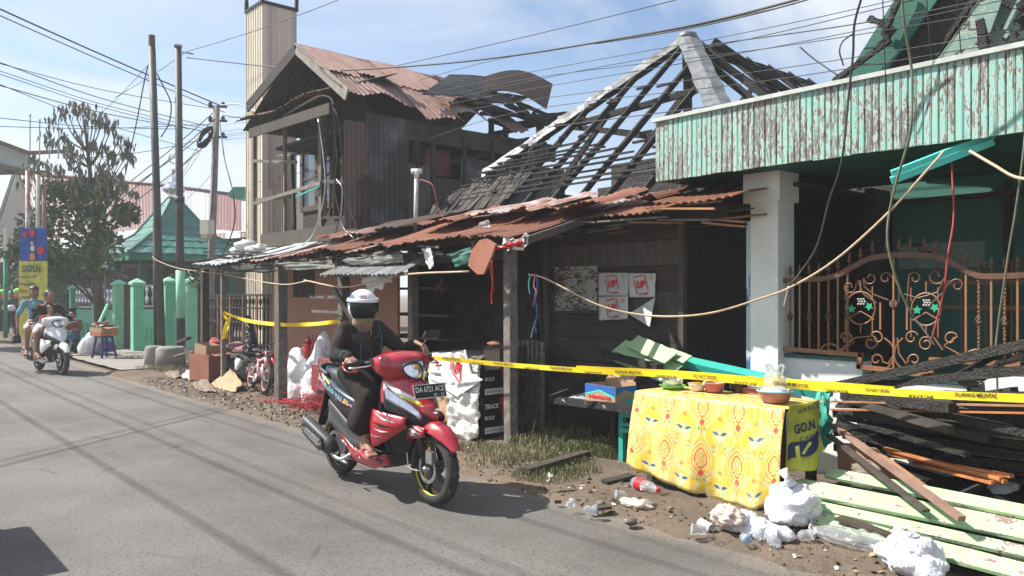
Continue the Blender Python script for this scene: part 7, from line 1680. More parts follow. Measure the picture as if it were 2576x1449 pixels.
p = onT(1893, 988); mb = MB(); mb.prism([p+Vector((a,b,0)) for a, b in ((-.05,-.09),(.05,-.09),(.05,.09),(-.05,.09))], (0,0,.035)); mb.prism([p+Vector((a,b,.035)) for a, b in ((-.06,-.10),(.06,-.10),(.06,.10),(-.06,.10))], (0,0,.006)); tag(mb.build('tray', M['maroon_plastic']), 'shallow brownish red rectangular tray beside the big basin', 'tray')
b_, p_ = bowl(1950, 1012, .125, .085, 'mauve_plastic', 'big dusty mauve basin at the right end of the table', 'basin', .72, rim='pale_blue_print')
def crumple(c, r, seed, k=.5, nu=26, nv=20):
    mb = MB(); mb.ell((0,0,0), r, None, nu, nv)
    for i, v in enumerate(mb.v):
        n = v.normalized(); q = mnoise.noise(n*2+Vector((seed,0,0)))*.4*k-abs(mnoise.noise(n*5+Vector((0,seed,0))))*.35*k+mnoise.noise(n*11+Vector((0,0,seed)))*.12*k
        mb.v[i] = v*(1+q)+Vector(c)
    return mb
mb = crumple(p_+Vector((0,0,.13)), (.07,.09,.11), 4, .8)
for s_ in (-1, 1): mb.tube(spline([p_+Vector((0,s_*.05,.2)), p_+Vector((0,s_*.07,.27)), p_+Vector((0,s_*.03,.26)), p_+Vector((0,s_*.02,.2))], 4), .010, 6)
solo(mb, 'plastic_bag', M['clear_plastic'], 'thin clear plastic bag standing in the mauve basin', 'bag', None, True)
mb = crumple(p_+Vector((0,0,.075)), (.10,.10,.04), 9, .5); solo(mb, 'plastic_bag', M['plastic_bag'], 'white plastic bag squashed inside the mauve basin', 'bag', None, True)
fn_pts = [PY(1984,1022,2.90), PY(2064,1006,2.86), PY(2088,1128,2.72), PY(1992,1200,2.86)]
def flagf(u, v):
    A_, B_, C_, D_ = fn_pts; p = A_.lerp(B_, u).lerp(D_.lerp(C_, u), v); return p+Vector((.03*math.sin(9*u+3*v)*v, .05*math.sin(7*u+2*v)*(v+.2), .02*math.sin(12*u)*v))
mb = MB(); mb.slab(flagf, 18, 18, (.003,.003,0)); fl = solo(mb, 'cloth_flag', M['flag_yellow'], 'yellow printed flag cloth with blue band and lettering hanging at the table end', 'flag', None, True)
mb = MB(); mb.slab(lambda u, v: flagf(.05+.9*u, .60+.22*v-.12*u)+Vector((-.006,-.006,0)), 14, 4, (.002,.002,0)); mb.build('blue_band', M['navy_print'], fl, True)
fu = (flagf(.8,.3)-flagf(.1,.3)); fo = Vector((-.02,-.055,0))
text('GO.N', flagf(.05,.42)+fo, fu, Vector((0,0,1)), .07, M['navy_print'], fl, bold=.04, width=.19); text('BARU. 13-9', flagf(.15,.12)+fo, fu, Vector((0,0,1)), .03, M['navy_print'], fl, width=.36); text('14', flagf(.10,.82)+fo*1.2, fu, Vector((0,0,1)), .10, M['banner_yellow'], fl, bold=.05, width=.16); text('CABUP 2020', flagf(.2,.56)+fo, fu, Vector((0,0,1)), .03, M['navy_print'], fl, width=.34)
rag('tarpaulin', 'tarp_green', 'dark green tarpaulin hanging behind the yellow flag', [PX(2040,1000,5.75), PX(2088,988,5.78), PX(2092,1105,5.72), PX(2045,1155,5.62)], None, 'tarpaulin', .05)
def plank(p, q, w, t, mat, name, label, cat, group=None, up=(0,0,1), seg=6, jit=.03, bend=0.0, roll=0.0):
    p = Vector(p); q = Vector(q); d = (q-p).normalized(); s_ = d.cross(Vector(up)).normalized(); u_ = s_.cross(d)
    R_ = Quaternion(d, roll); s_ = R_ @ s_; u_ = R_ @ u_; n = 10; rr = []
    rs = random.Random(int(p.x*1000+q.y*77))
    for i in range(n+1):
        c_ = p.lerp(q, i/n)+Vector((0,0,bend*math.sin(math.pi*i/n)))
        j = lambda: 1+rs.uniform(-jit, jit)
        rr.append([c_+s_*(-w/2*j())-u_*t/2, c_+s_*(w/2*j())-u_*t/2, c_+s_*(w/2*j())+u_*t/2, c_+s_*(-w/2*j())+u_*t/2])
    mb = MB(); mb.rings(rr); return solo(mb, name, M[mat], label, cat, group)
gp = 'pale green painted boards lying on the roadside'
def gz(x, y, z): return PZ(x, y, z)
plank(gz(2085,1190,.30), gz(2640,1300,.34), .10, .022, 'pale_green_board', 'painted_board', 'rearmost long pale green board, narrow and splintered', 'board', gp, roll=.45)
plank(gz(2000,1222,.22), gz(2660,1352,.26), .155, .024, 'pale_green_board', 'painted_board', 'widest pale green board, second from the back of the stack', 'board', gp, roll=.42)
plank(gz(2005,1262,.15), gz(2660,1408,.18), .085, .024, 'pale_green_board', 'painted_board', 'narrow pale green board third from the back', 'board', gp, roll=.42)
plank(gz(2030,1298,.10), gz(2660,1462,.12), .125, .024, 'pale_green_board', 'painted_board', 'frontmost pale green board with bare wood patches, nearest the bags', 'board', gp, roll=.40)
plank(gz(2120,1310,.05), gz(2640,1475,.05), .12, .05, 'charred', 'charred_beam', 'charred timber lying in front under the pale green boards', 'beam')
for k in range(5):
    plank(gz(2080+rnd(-40,60),1215+k*22,.06+.02*k), gz(2640,1330+k*36,.08), rnd(.06,.12), .02, 'brown_wood', 'under_board', ['rearmost','second','middle','fourth','frontmost'][k]+' brown board edge showing beneath the pale green boards', 'board', 'brown boards beneath the green ones')
plank(PX(2095,1070,5.6), gz(2420,1305,.30), .045, .03, 'pink_wood', 'slanting_beam', 'pinkish wooden beam leaning down from the green tarpaulin to the boards', 'beam')
plank(PX(2085,1095,5.5), gz(2330,1285,.28), .05, .015, 'old_wood', 'slanting_board', 'thin brown board leaning just below the pinkish beam', 'board')
plank(PX(2180,1062,5.9), PX(2290,1110,5.8), .05, .02, 'pale_green_board', 'short_lath', 'short pale green lath leaning behind the pinkish beam', 'lath')
mb = MB(); mb.prism([PX(2105,1120,5.5), PX(2200,1130,5.5), PX(2345,1235,5.35), PX(2110,1215,5.45)], (.012,0,.008)); solo(mb, 'plywood_sheet', M['raw_wood'], 'brown plywood sheet leaning in shade behind the pinkish beam', 'plywood')
og = 'orange battens in the debris'
for k, (a, b) in enumerate((((2225,1128),(2520,1205)), ((2240,1142),(2545,1198)), ((2285,1150),(2530,1212)), ((2300,1165),(2500,1215)))):
    plank(PX(*a, 5.6), PX(*b, 5.2), .035, .02, 'orange_wood', 'orange_batten', ['topmost','second','third','lowest'][k]+' of the splayed orange varnished battens in the debris', 'batten', og)
mb = crumple(PX(2300,1120,5.9), (.10,.24,.07), 6, .9); solo(mb, 'black_plastic', M['black_bag'], 'crumpled shiny black plastic over the orange battens', 'plastic sheet', None, True)
mb = crumple(PX(2400,1160,5.6), (.10,.14,.05), 8, .9); solo(mb, 'black_plastic', M['black_bag'], 'smaller flat black plastic scrap right of the orange battens', 'plastic sheet', None, True)
mb = crumple(PX(2185,1185,5.35), (.06,.13,.07), 12, .9); solo(mb, 'sack_cloth', M['brown_sack'], 'rumpled greyish brown sack leaning on the plywood sheet', 'sack', None, True)
bagmesh('blue_white_bag', 'plastic_bag', gz(2530,1262,.22)+Vector((0,0,.06)), (.09,.14,.09), 'white and blue shopping bag at right edge on the debris', seed=14)
ch = 'charred roof timbers in the heap'
def cb(a, Xa, b, Xb, w, h, label, mat='charred', bend=0.0):
    return plank(PX(*a, Xa), PX(*b, Xb), w*.62, h*.62, mat, 'charred_beam', label, 'beam', ch, jit=.14, bend=bend)
cb((2085,975),6.0,(2620,858),5.3,.07,.10,'longest charred beam rising towards the fence at right')
cb((2150,975),6.0,(2640,925),5.2,.08,.09,'thick charred beam just under the longest one')
cb((2170,990),5.95,(2640,1002),5.15,.10,.10,'charred beam running level behind the police tape')
cb((2220,985),6.1,(2330,945),6.0,.06,.05,'short charred stub near the white wall')
cb((2200,1050),5.9,(2660,1100),5.1,.09,.09,'grey crusted charred beam in the middle of the heap')
cb((2100,1040),6.0,(2660,1060),5.3,.08,.10,'black beam below the copper strips')
cb((2280,1080),5.9,(2660,1130),5.2,.07,.08,'flaking charred beam above the black plastic')
cb((2330,1110),6.0,(2660,1150),5.4,.06,.06,'thin charred beam at the lower right of the heap')
cb((2380,1260),5.1,(2480,1215),5.3,.04,.04,'short charred stick pointing at the orange battens')
cb((2560,868),5.4,(2400,948),5.7,.05,.05,'thin charred lath crossing near the fence corner')
for k in range(95):   # lesser timbers filling the heap
    x0 = rnd(2100, 2400); y0 = rnd(985, 1135); a = PX(x0, y0, rnd(5.55, 6.25)); b = a+Vector((rnd(-.5,.1), -rnd(.5, 1.8), rnd(-.10,.22)))
    plank(a, b, rnd(.03,.08), rnd(.02,.06), ('charred','charred','dark_wood','charred','old_wood')[k % 5], 'charred_lath', 'small blackened lath buried in the heap of burnt roof timbers', 'lath', 'small blackened laths in the heap', jit=.2)
mb = MB()   # the ash mound that carries them
def mound(u, v):
    y = 2.95-3.3*u; x = 4.95+1.35*v; h = .36*math.sin(math.pi*min(1, v*1.0+.0)*.62)*min(1, u*3.0+.12)*1.1
    return Vector((x, y, max(0, h)*(.75+.25*min(1, u*2))+mnoise.noise(Vector((x*4,y*4,0)))*.06+mnoise.noise(Vector((x*11,y*11,0)))*.03-.03))
mb.grid(mound, 60, 30); struct(mb, 'ash_heap', M['soot'], True, 'stuff')
for k, (y1, y2, w, lab, mt) in enumerate(((1010,1022,.035,'upper shiny copper coloured strip running level through the burnt heap','raw_wood'),(1030,1040,.018,'lower thin copper coloured strip in the burnt heap','orange_wood'))):
    plank(PX(2090,y1,5.65), PX(2640,y2,5.0), w, .012, mt, 'copper_strip', lab, 'strip', 'copper coloured strips', jit=.0)
rag('grey_cloth', 'concrete', 'grey cloth draped over the upper charred beams', [PX(2400,955,5.6), PX(2500,915,5.5), PX(2576,890,5.4), PX(2440,985,5.6)], None, 'cloth', .05)
mb = MB(); mb.prism([PX(2430,965,5.75), PX(2475,955,5.7), PX(2478,985,5.7), PX(2432,992,5.75)], (.01,0,0)); solo(mb, 'paint_chip', M['paper_dim'], 'small pale board scrap poking between charred beams', 'scrap')
plank(PX(1645,893,6.05), PX(2085,992,5.95), .12, .07, 'turquoise', 'fascia_strip', 'long turquoise trim lying slanted behind the table', 'trim', None, roll=.3, jit=.0)
for k, (a, b, mt, lab) in enumerate((((1560,868),(1700,935),'pale_green_board','upper broken pale green ceiling board with rough edge'),((1590,858),(1690,900),'pale_green_board','short pale green ceiling board topmost of the pile'),((1540,885),(1680,945),'peeling_green','lowest broken pale green ceiling board'),((1680,885),(1730,905),'pale_green_board','pale green board tip behind the turquoise trim'))):
    plank(PX(*a, 6.0), PX(*b, 5.75), .17 if k < 3 else .1, .012, mt, 'ceiling_board', lab, 'board', 'broken ceiling boards', roll=.65, jit=.06)
plank(PX(1520,890,5.95), PX(1660,925,5.7), .07, .06, 'charred', 'charred_batten', 'charred batten along the front of the broken ceiling boards', 'batten', jit=.2)
plank(PX(1385,1005,5.6), PX(1600,1030,5.15), .06, .07, 'charred', 'charred_edge', 'charred front rail of the low corrugated shelf', 'rail', jit=.18)
plank(PX(1385,1002,5.6), PX(1500,958,6.1), .05, .06, 'dark_wood', 'charred_edge', 'dark side rail of the low corrugated shelf', 'rail', jit=.12)
mb = MB(); corr(mb, PX(1480,985,5.9), Vector((-.45,-.05,-.05)), Vector((.1,-1.1,.02)), 14, 4, .012, jag=.03); solo(mb, 'corrugated_shelf', M['galv'], 'grey corrugated sheet lying flat as a low shelf under the carton', 'sheet', None, True)
for k in range(5): plank(PX(1450+k*30, 1000-k*4, 5.7), PX(1560+k*30, 985-k*6, 5.9), .05, .02, 'raw_wood' if k % 2 else 'dark_wood', 'loose_lath', ['leftmost','second','middle','fourth','rightmost'][k]+' loose lath lying on the low corrugated shelf beside the carton', 'lath', 'laths on the corrugated shelf')
CT = thing('carton', 'open blue topped cardboard carton with red lettering on the corrugated shelf', 'carton', PX(1537, 1030, 5.35))
a, b, c_ = PX(1470,1020,5.35), PX(1583,1027,5.15), None
a = PX(1472,1018,5.35); u_ = Vector((-.05,-.52,0)).normalized(); L_ = .40; w_ = Vector((1,-.08,0)).normalized(); H_ = .20; D_ = .26
mb = MB(); mb.prism([a, a+u_*L_, a+u_*L_+Vector((0,0,H_)), a+Vector((0,0,H_))], w_*.006); mb.build('front_side', M['cardboard'], CT)
mb = MB(); mb.prism([a+w_*D_, a+w_*D_+u_*L_, a+w_*D_+u_*L_+Vector((0,0,H_+.03)), a+w_*D_+Vector((0,0,H_+.03))], w_*.006); mb.build('back_side', M['cardboard'], CT)
mb = MB(); mb.prism([a+w_*.007, a+w_*(D_-.002), a+w_*(D_-.002)+Vector((0,0,H_)), a+w_*.007+Vector((0,0,H_))], u_*.006); mb.build('left_side', M['cardboard'], CT)
mb = MB(); mb.prism([a+u_*L_+w_*.0, a+u_*L_+w_*D_, a+u_*L_+w_*D_+Vector((0,0,H_)), a+u_*L_+w_*.0+Vector((0,0,H_))], u_*.006); mb.build('right_side', M['cardboard'], CT)
mb = MB(); mb.prism([a, a+u_*L_, a+u_*L_+w_*D_, a+w_*D_], (0,0,.006)); mb.build('bottom', M['cardboard'], CT)
o_ = -w_*.002
mb = MB(); mb.add([a+o_+Vector((0,0,H_*.55)), a+o_+u_*L_*.5+Vector((0,0,H_*.80)), a+o_+u_*L_+Vector((0,0,H_*.55)), a+o_+u_*L_+Vector((0,0,H_)), a+o_+Vector((0,0,H_))], [(0,1,2,3,4)]); mb.build('blue_print', M['blue_print'], CT)
mb = MB(); mb.add([a+o_+Vector((0,0,H_*.47)), a+o_+u_*L_*.5+Vector((0,0,H_*.73)), a+o_+u_*L_+Vector((0,0,H_*.47)), a+o_+u_*L_+Vector((0,0,H_*.55)), a+o_+u_*L_*.5+Vector((0,0,H_*.80)), a+o_+Vector((0,0,H_*.55))], [(0,1,4,5),(1,2,3,4)]); mb.build('teal_print', M['turquoise_light'], CT)
mb = MB(); mb.add([a+o_+Vector((0,0,.004)), a+o_+u_*L_+Vector((0,0,.004)), a+o_+u_*L_+Vector((0,0,.03)), a+o_+Vector((0,0,.03))], [(0,1,2,3)]); mb.build('blue_band', M['pale_blue_print'], CT)
text('A-Bangkal Asli', a+o_*2+u_*.05+Vector((0,0,.065)), u_, Vector((0,0,1)), .045, M['red_print'], CT, width=.30, bold=.04)
r0 = a+u_*(L_+.008); mb = MB(); mb.add([r0+Vector((0,0,H_*.6)), r0+w_*D_*.5+Vector((0,0,H_*.85)), r0+w_*D_+Vector((0,0,H_*.6)), r0+w_*D_+Vector((0,0,H_)), r0+Vector((0,0,H_))], [(0,1,2,3,4)]); mb.build('blue_print', M['blue_print'], CT)
mb = MB(); mb.prism([a+w_*D_+Vector((0,0,H_+.03)), a+w_*D_+u_*L_*.9+Vector((0,0,H_+.03)), a+w_*(D_+.08)+u_*L_*.9+Vector((0,0,H_+.10)), a+w_*(D_+.08)+Vector((0,0,H_+.10))], w_*.005); mb.build('flap', M['cardboard'], CT)
bg2 = PX(1530, 1022, 5.33); mb = crumple(bg2+Vector((-.05,-.04,.0)), (.04,.06,.03), 3, .6); solo(mb, 'cup_lid', M['clear_plastic'], 'small clear blue printed cup lying before the carton', 'cup', None, True)
GB = thing('bench', 'turquoise painted wooden bench beside the covered table', 'bench', PZ(1570, 1150))
bx, by = 5.45, 4.55
def gb(a, b, nm, mt='turquoise'): mb = MB(); mb.bb(a, b); return mb.build(nm, M[mt], GB)
gb((bx-.02,by-.25,.56),(bx+.32,by+.28,.60),'seat'); gb((bx-.02,by-.20,.36),(bx+.26,by+.22,.39),'shelf')
for x in (bx, bx+.24):
    for y in (by-.22, by+.2): gb((x,y,0),(x+.05,y+.05,.559),'leg')
for z in (.50,.44,.30): gb((bx-.01,by+.10,z),(bx+.02,by+.24,z+.04),'slat')
mb = MB(); mb.lathe([(.20,-.05),(.26,-.05),(.28,0),(.26,.05),(.20,.05)], (5.75, 4.92, .27), (1,-.25,0), 28, False); solo(mb, 'old_tyre', M['tyre'], 'old motorcycle tyre leaning beside the turquoise bench', 'tyre', None, True)
CO = thing('shop_counter', 'shop counter wrapped in crumpled white plastic sheeting and paper', 'counter', (5.4, 6.9, 0))
cy0, cy1, cx0, cx1 = 6.50, 7.42, 5.22, 5.75
mb = MB(); mb.bb((cx0+.02, cy0+.02, 0), (cx1, cy1, .86)); mb.build('carcass', M['dark_wood'], CO)
for k in range(6):
    mb = MB(); mb.bb((cx0-.02+rnd(-.01,.01)+k*.09, cy0-.03, .862+k*.001), (cx0+.06+k*.09, cy1+rnd(0,.06), .884+k*.002)); mb.build('top_plank', M['grey_wood'], CO)
def wrap(y0, y1, z0, z1, mat, lab=None, seed=0, off=0, amp=.02):
    fn = lambda u, v: Vector((cx0-.012-off+mnoise.noise(Vector((u*5,v*5,seed)))*amp-abs(mnoise.noise(Vector((u*3,v*9,seed+3))))*amp, y0+(y1-y0)*u, z0+(z1-z0)*v+mnoise.noise(Vector((u*4,seed,v)))*.015))
    mb = MB(); mb.slab(fn, 22, 22, (.003,0,0)); return mb.build('wrapping_sheet', M[mat], CO, True, label=lab)
wrap(6.50, 7.05, .04, .50, 'wrap_film', 'crumpled clear wrap over the counter front', 1, .015, .05); wrap(6.50, 7.42, .50, .80, 'paper_white', None, 2, .004); wrap(7.05, 7.42, .12, .52, 'cardboard', None, 3); wrap(6.50, 7.0, .66, .86, 'paper_dim', None, 4, .02)
def up_logo(root, c, u, v, h, ring='diamond', mat='red_print'):
    n = Vector(u).cross(Vector(v)).normalized(); u = Vector(u).normalized(); v = Vector(v).normalized(); c = Vector(c)+n*.004
    w = .006*h/.2
    if ring == 'diamond': P_ = [(0,.62),(.36,.05),(0,-.62),(-.36,-.05)]
    else: P_ = [(-.48,.40),(.30,.52),(.50,-.42),(-.25,-.50)]
    for (a, b) in zip(P_, P_[1:]+P_[:1]):
        mb = MB(); pa_ = c+u*a[0]*h+v*a[1]*h; pb_ = c+u*b[0]*h+v*b[1]*h; mb.beam(pa_.lerp(pb_,.02), pa_.lerp(pb_,.86), .055*h, .002, up=n); mb.build('logo_stroke', M[mat], root)
    text('UP', c-u*.27*h-v*.2*h+n*.001, u+v*.06, v, .40*h, M[mat], root, width=.54*h, bold=.06, shear=.15)
def poster(name, corners, label, ring, lc, lh, mat='paper_white', group=None, amp=.012, small=None, nrm=None):
    A_, B_, C_, D_ = corners; sd = random.random()*30
    n = (B_-A_).cross(D_-A_).normalized()
    fn = lambda u, v: A_.lerp(B_, u).lerp(D_.lerp(C_, u), v)+n*(abs(mnoise.noise(Vector((u*3,v*3,sd))))*amp)
    mb = MB(); mb.slab(fn, 10, 10, n*-.001); o = solo(mb, name, M[mat], label, 'poster', group, True)
    U_ = (B_-A_).normalized(); V_ = (D_-A_).normalized(); h = lh*(D_-A_).length; c0 = A_.lerp(B_, lc[0]).lerp(D_.lerp(C_, lc[0]), lc[1])+n*(amp*.7)
    up_logo(o, c0, U_, V_, h, ring)
    if small: text(small, A_.lerp(B_,.55).lerp(D_.lerp(C_,.55),.1)+n*(amp*.7), U_, V_, h*.10, M['navy_print'], o)
    mb = MB(); cc = A_.lerp(B_,.84).lerp(D_.lerp(C_,.84),.82)+n*(amp*.8+.002); mb.prism([cc+U_*h*.13*math.cos(6.28*k/14)+V_*h*.13*math.sin(6.28*k/14) for k in range(14)], n*.001); mb.build('seal_print', M['cable_cream'], o)
    return o
def PC(x, y, X): return PX(x, y, X)
gq = 'brand posters on the plank wall'
poster('poster', [PC(1506,744,6.15),PC(1580,744,6.15),PC(1580,686,6.15),PC(1504,686,6.15)], 'upper left white poster with a red framed emblem on the plank wall', 'box', (.48,.5), .78, 'paper_dim', gq, small='MILD')
poster('poster', [PC(1583,748,6.15),PC(1648,748,6.15),PC(1650,688,6.15),PC(1580,687,6.15)], 'upper right white poster with a red framed emblem, right of the other two', 'box', (.48,.52), .78, 'paper_dim', gq, small='MILD')
poster('poster', [PC(1507,806,6.148),PC(1580,803,6.148),PC(1580,745,6.148),PC(1506,746,6.148)], 'lower left white poster with a red framed emblem on the plank wall', 'box', (.48,.5), .78, 'paper_dim', gq, small='MILD')
mb = MB(); n_ = Vector((-1,0,0)); mb.prism([PC(1648,748,6.12), PC(1634,822,6.06), PC(1582,790,6.13)], (.002,0,.001)); solo(mb, 'torn_poster', M['paper_dim'], 'torn poster corner drooping below the upper right poster', 'poster')
poster('poster', [PC(1118,968,5.17),PC(1195,968,5.17),PC(1172,880,5.17),PC(1096,892,5.17)], 'large poster with red diamond emblem pasted on the counter front', 'diamond', (.55,.5), .75, 'paper_white')
poster('poster', [PC(1088,940,5.19),PC(1126,945,5.19),PC(1126,886,5.19),PC(1088,886,5.19)], 'poster half hidden behind the scooter headlight on the counter', 'diamond', (.5,.55), .6, 'paper_white')
mb = MB(); mb.prism([PC(1112,975,5.165), PC(1150,998,5.16), PC(1215,955,5.165), PC(1172,930,5.168)], (.001,0,0)); solo(mb, 'loose_paper', M['paper_white'], 'blank folded paper hanging askew below the large diamond poster', 'paper')
for k, (z0, z1, lab) in enumerate(((.47,.86,'upper black and red board lettered in white on the counter end'),(.06,.45,'lower black and red board lettered in white on the counter end'))):
    X0, X1 = cx0+.01, cx0+.36; y = cy0-.012; mb = MB(); mb.bb((X0, y, z0), (X1, y+.012, z1)); bd2 = solo(mb, 'sign_board', M['black_print'], lab, 'sign', 'boards on the counter end')
    U_ = Vector((1,0,0)); V_ = Vector((0,0,1)); o2 = Vector((X0, y-.003, z0))
    mb = MB(); mb.add([o2+U_*.30+V_*.09, o2+U_*.35+V_*.09, o2+U_*.35+V_*(z1-z0-.01), o2+U_*.22+V_*(z1-z0-.01), o2+U_*.26+V_*.2], [(0,1,2,3,4)]); mb.build('red_print', M['red_print'], bd2)
    mb = MB(); mb.add([o2+U_*.03+V_*.01, o2+U_*.34+V_*.01, o2+U_*.34+V_*.075, o2+U_*.03+V_*.075], [(0,1,2,3)]); mb.build('warning_strip', M['white_print'], bd2)
    text('TRACK', o2-Vector((0,.002,0))+U_*.02+V_*.27, U_, V_, .052, M['white_print'], bd2, width=.20, bold=.04, shear=.2); text('BOLD', o2-Vector((0,.002,0))+U_*.03+V_*.155, U_, V_, .042, M['white_print'], bd2, width=.13, bold=.03, shear=.1)
    text('PERINGATAN MEROKOK', o2-Vector((0,.003,0))+U_*.05+V_*.032, U_, V_, .018, M['navy_print'], bd2, width=.27)
mb = MB(); mb.bb((5.24, 6.22, .78), (5.62, 6.48, .99)); solo(mb, 'wooden_box', M['brown_wood'], 'dark wooden crate box between the counter and the post', 'box')
mb = crumple((5.30,6.38,1.02), (.05,.09,.03), 5, .8); solo(mb, 'paper_scrap', M['cardboard_red'], 'scrap of orange brown paper on the wooden crate box', 'paper', None, True)
mb = crumple((5.12,6.62,.10), (.05,.2,.10), 15, .8); solo(mb, 'plastic_wrap', M['wrap_film'], 'crumpled pale plastic wrap at the foot of the counter', 'plastic wrap', None, True)
mb = crumple(PX(1128,1095,5.05), (.04,.06,.10), 22, .6); solo(mb, 'drink_pouch', M['plastic_bag'], 'blue white pouch lying behind the front wheel by the counter', 'pouch', None, True)
rag('torn_sheet_flap', 'paper_dim', 'curled torn sheet sticking out behind the helmet inside the shop', [PX(962,800,5.9),PX(1000,778,5.9),PX(1004,800,5.9),PX(975,806,5.9)], None, 'sheet', .02)
def ribbon(pts, X, r, mat, label, cat='ribbon', group=None, flat=False):
    mb = MB(); mb.tube(spline([PX(x, y, X) for x, y in pts], 5), r, 6); return solo(mb, 'ribbon', M[mat], label, cat, group, True)
ribbon([(1237,655),(1240,700),(1236,750),(1239,765)], 5.0, .008, 'red_print', 'red plastic ribbon hanging under the clay slab'); ribbon([(1232,660),(1236,690),(1243,735)], 5.02, .006, 'red_sack', 'darker red ribbon beside the red one under the clay slab')
ribbon([(1350,690),(1352,720),(1346,745),(1352,790),(1345,815),(1350,838)], 5.2, .008, 'blue_print', 'knotted blue string hanging right of the grey post'); ribbon([(1347,690),(1343,720),(1350,735),(1340,770)], 5.18, .007, 'pink_plastic', 'short pink knotted string beside the blue one')
ribbon([(1350,800),(1340,830),(1336,850)], 5.2, .007, 'green_print', 'green string tied to the end of the blue string'); ribbon([(1335,690),(1330,715),(1333,740)], 5.2, .006, 'turquoise', 'short teal string left of the knotted strings')
ribbon([(1112,705),(1095,735),(1090,752)], 5.2, .004, 'red_sack', 'thin red thread with white knot hanging in the shop opening'); ribbon([(1110,700),(1112,725),(1108,738)], 5.2, .004, 'red_sack', 'second thin red thread in the shop opening')
def tape(pts, w, label, words=(), parent_name='police_tape', curl=.3):
    sp = spline(pts, 10); mb = MB(); rr = []; n = len(sp)
    for i, p in enumerate(sp):
        d = (sp[min(i+1,n-1)]-sp[max(i-1,0)]).normalized(); up = Vector((0,0,1)); s_ = (up-d*up.dot(d)).normalized(); q = Quaternion(d, curl*math.sin(i*.35)); s_ = q @ s_; nn = d.cross(s_)
        rr.append([p-s_*w/2-nn*.0004, p+s_*w/2-nn*.0004, p+s_*w/2+nn*.0004, p-s_*w/2+nn*.0004])
    mb.rings(rr); o = solo(mb, parent_name, M['tape_yellow'], label, 'police tape', 'yellow police tapes')
    return o, sp
tA, spA = tape([PX(1090,900,5.0), PX(1280,918,5.1), PX(1500,934,5.15), PX(1700,944,5.2), PX(1990,970,5.3), PX(2300,990,5.0), PX(2600,1003,4.7), PX(2800,1010,4.6)], .046, 'long yellow tape stretched right from the scooter past the table', curl=.12)
tB, spB = tape([PX(1450,925,5.28), PX(1700,938,5.3), PX(1900,954,5.4), PX(2000,961,5.4), PX(2250,980,5.15)], .040, 'second yellow tape doubled behind the long one above the table', curl=.2)
def tape_text(root, sp, items, h):
    L = [0]; 
    for a, b in zip(sp, sp[1:]): L.append(L[-1]+(b-a).length)
    def at(s):
        for i in range(len(L)-1):
            if L[i+1] >= s: return sp[i].lerp(sp[i+1], (s-L[i])/(L[i+1]-L[i]))
        return sp[-1]
    for s, w, string, off in items:
        a, b = at(s), at(s+w)
        if s+w > L[-1]: break
        d = b-a; n = Vector((0,0,1)); text(string, a+Vector((-.010,-.010,off)), d, n, h, M['black_print'], root, width=d.length*.95, bold=.03)
    return L[-1]
def lenof(sp): return sum((b-a).length for a, b in zip(sp, sp[1:]))
its = []; s = .15
L_A = lenof(spA); k = 0
while s < L_A-.5:
    st = ('DO NOT CROSS', 'POLICE LINE', 'DILARANG MELINTAS', 'GARIS POLISI')[k % 4] if s > 2.6 else ('DILARANG MELINTAS', 'GARIS POLISI')[k % 2]
    w = .034*len(st)*.5; its.append((s, w, st, -.028 if k % 2 else -.004)); s += w+.14; k += 1
tape_text(tA, spA, its, .024)
tC, spC = tape([PX(562,786,5.0), PX(620,806,5.0), PX(710,817,4.93), PX(790,815,5.05), PX(852,808,5.15)], .055, 'yellow tape between two roadside posts before the peach wall', curl=.5)
tD, spD = tape([PX(562,786,4.98), PX(572,815,4.95), PX(560,850,4.97), PX(575,800,4.94), PX(570,852,4.95)], .06, 'loose end of yellow tape bunched on the thin left post', curl=1.3)
tE, spE = tape([PX(852,808,5.12), PX(868,822,5.1), PX(885,840,5.12)], .06, 'short yellow tape end at the post behind the rider', curl=.8)
def sack(px, py, X, r, mat, label, seed, group=None, jit=.85, cat='sack', zoff=0):
    p = PX(px, py, X); p.z = r[2]*.5+zoff; return bagmesh('sack', mat, p, tuple(k*1.12 for k in r), label, cat, group, seed, jit, 30, 20)
wg = 'white woven sacks by the post'
sack(748,965,5.35,(.20,.26,.42),'white_sack','large white woven sack standing right behind the grey post',1,wg); sack(795,990,5.12,(.17,.20,.42),'white_sack','white woven sack standing in front, bulging, next to the red strips',2,wg); sack(812,930,5.45,(.22,.28,.55),'white_sack','tallest white sack leaning at the back beside the rider',7,wg)
sack(780,905,5.6,(.14,.2,.62),'pink_sheet' if False else 'red_sack','pinkish printed sack top between the white sacks',9)
mb = MB(); rs8 = random.Random(8)
bb_ = PX(815, 960, 5.05); mb.box((bb_.x+.12, bb_.y-.05, .46), (.3,.34,.40), Matrix.Rotation(.25,3,'Z') @ Matrix.Rotation(.15,3,'X')); solo(mb, 'strip_bale', M['red_weave'], 'bale of coiled red plastic strapping leaning on the white sacks', 'bale')
mb = MB(); mb.box((bb_.x-.02, bb_.y+.16, .42), (.05,.16,.34), Matrix.Rotation(.25,3,'Z')); solo(mb, 'red_box', M['red_sack'], 'flat dull red bundle between the white sack and the bale', 'bundle')
mb = MB()
for k in range(150):
    a = Vector((bb_.x+rs8.uniform(-.25,.2), bb_.y+rs8.uniform(-.45,.3), rs8.uniform(.02,.22))); d = Vector((rs8.uniform(-.4,.2), rs8.uniform(-.5,.5), rs8.uniform(-.12,.14)))
    mb.beam(a, a+d, .010, .003, up=(rs8.random(),0,1))
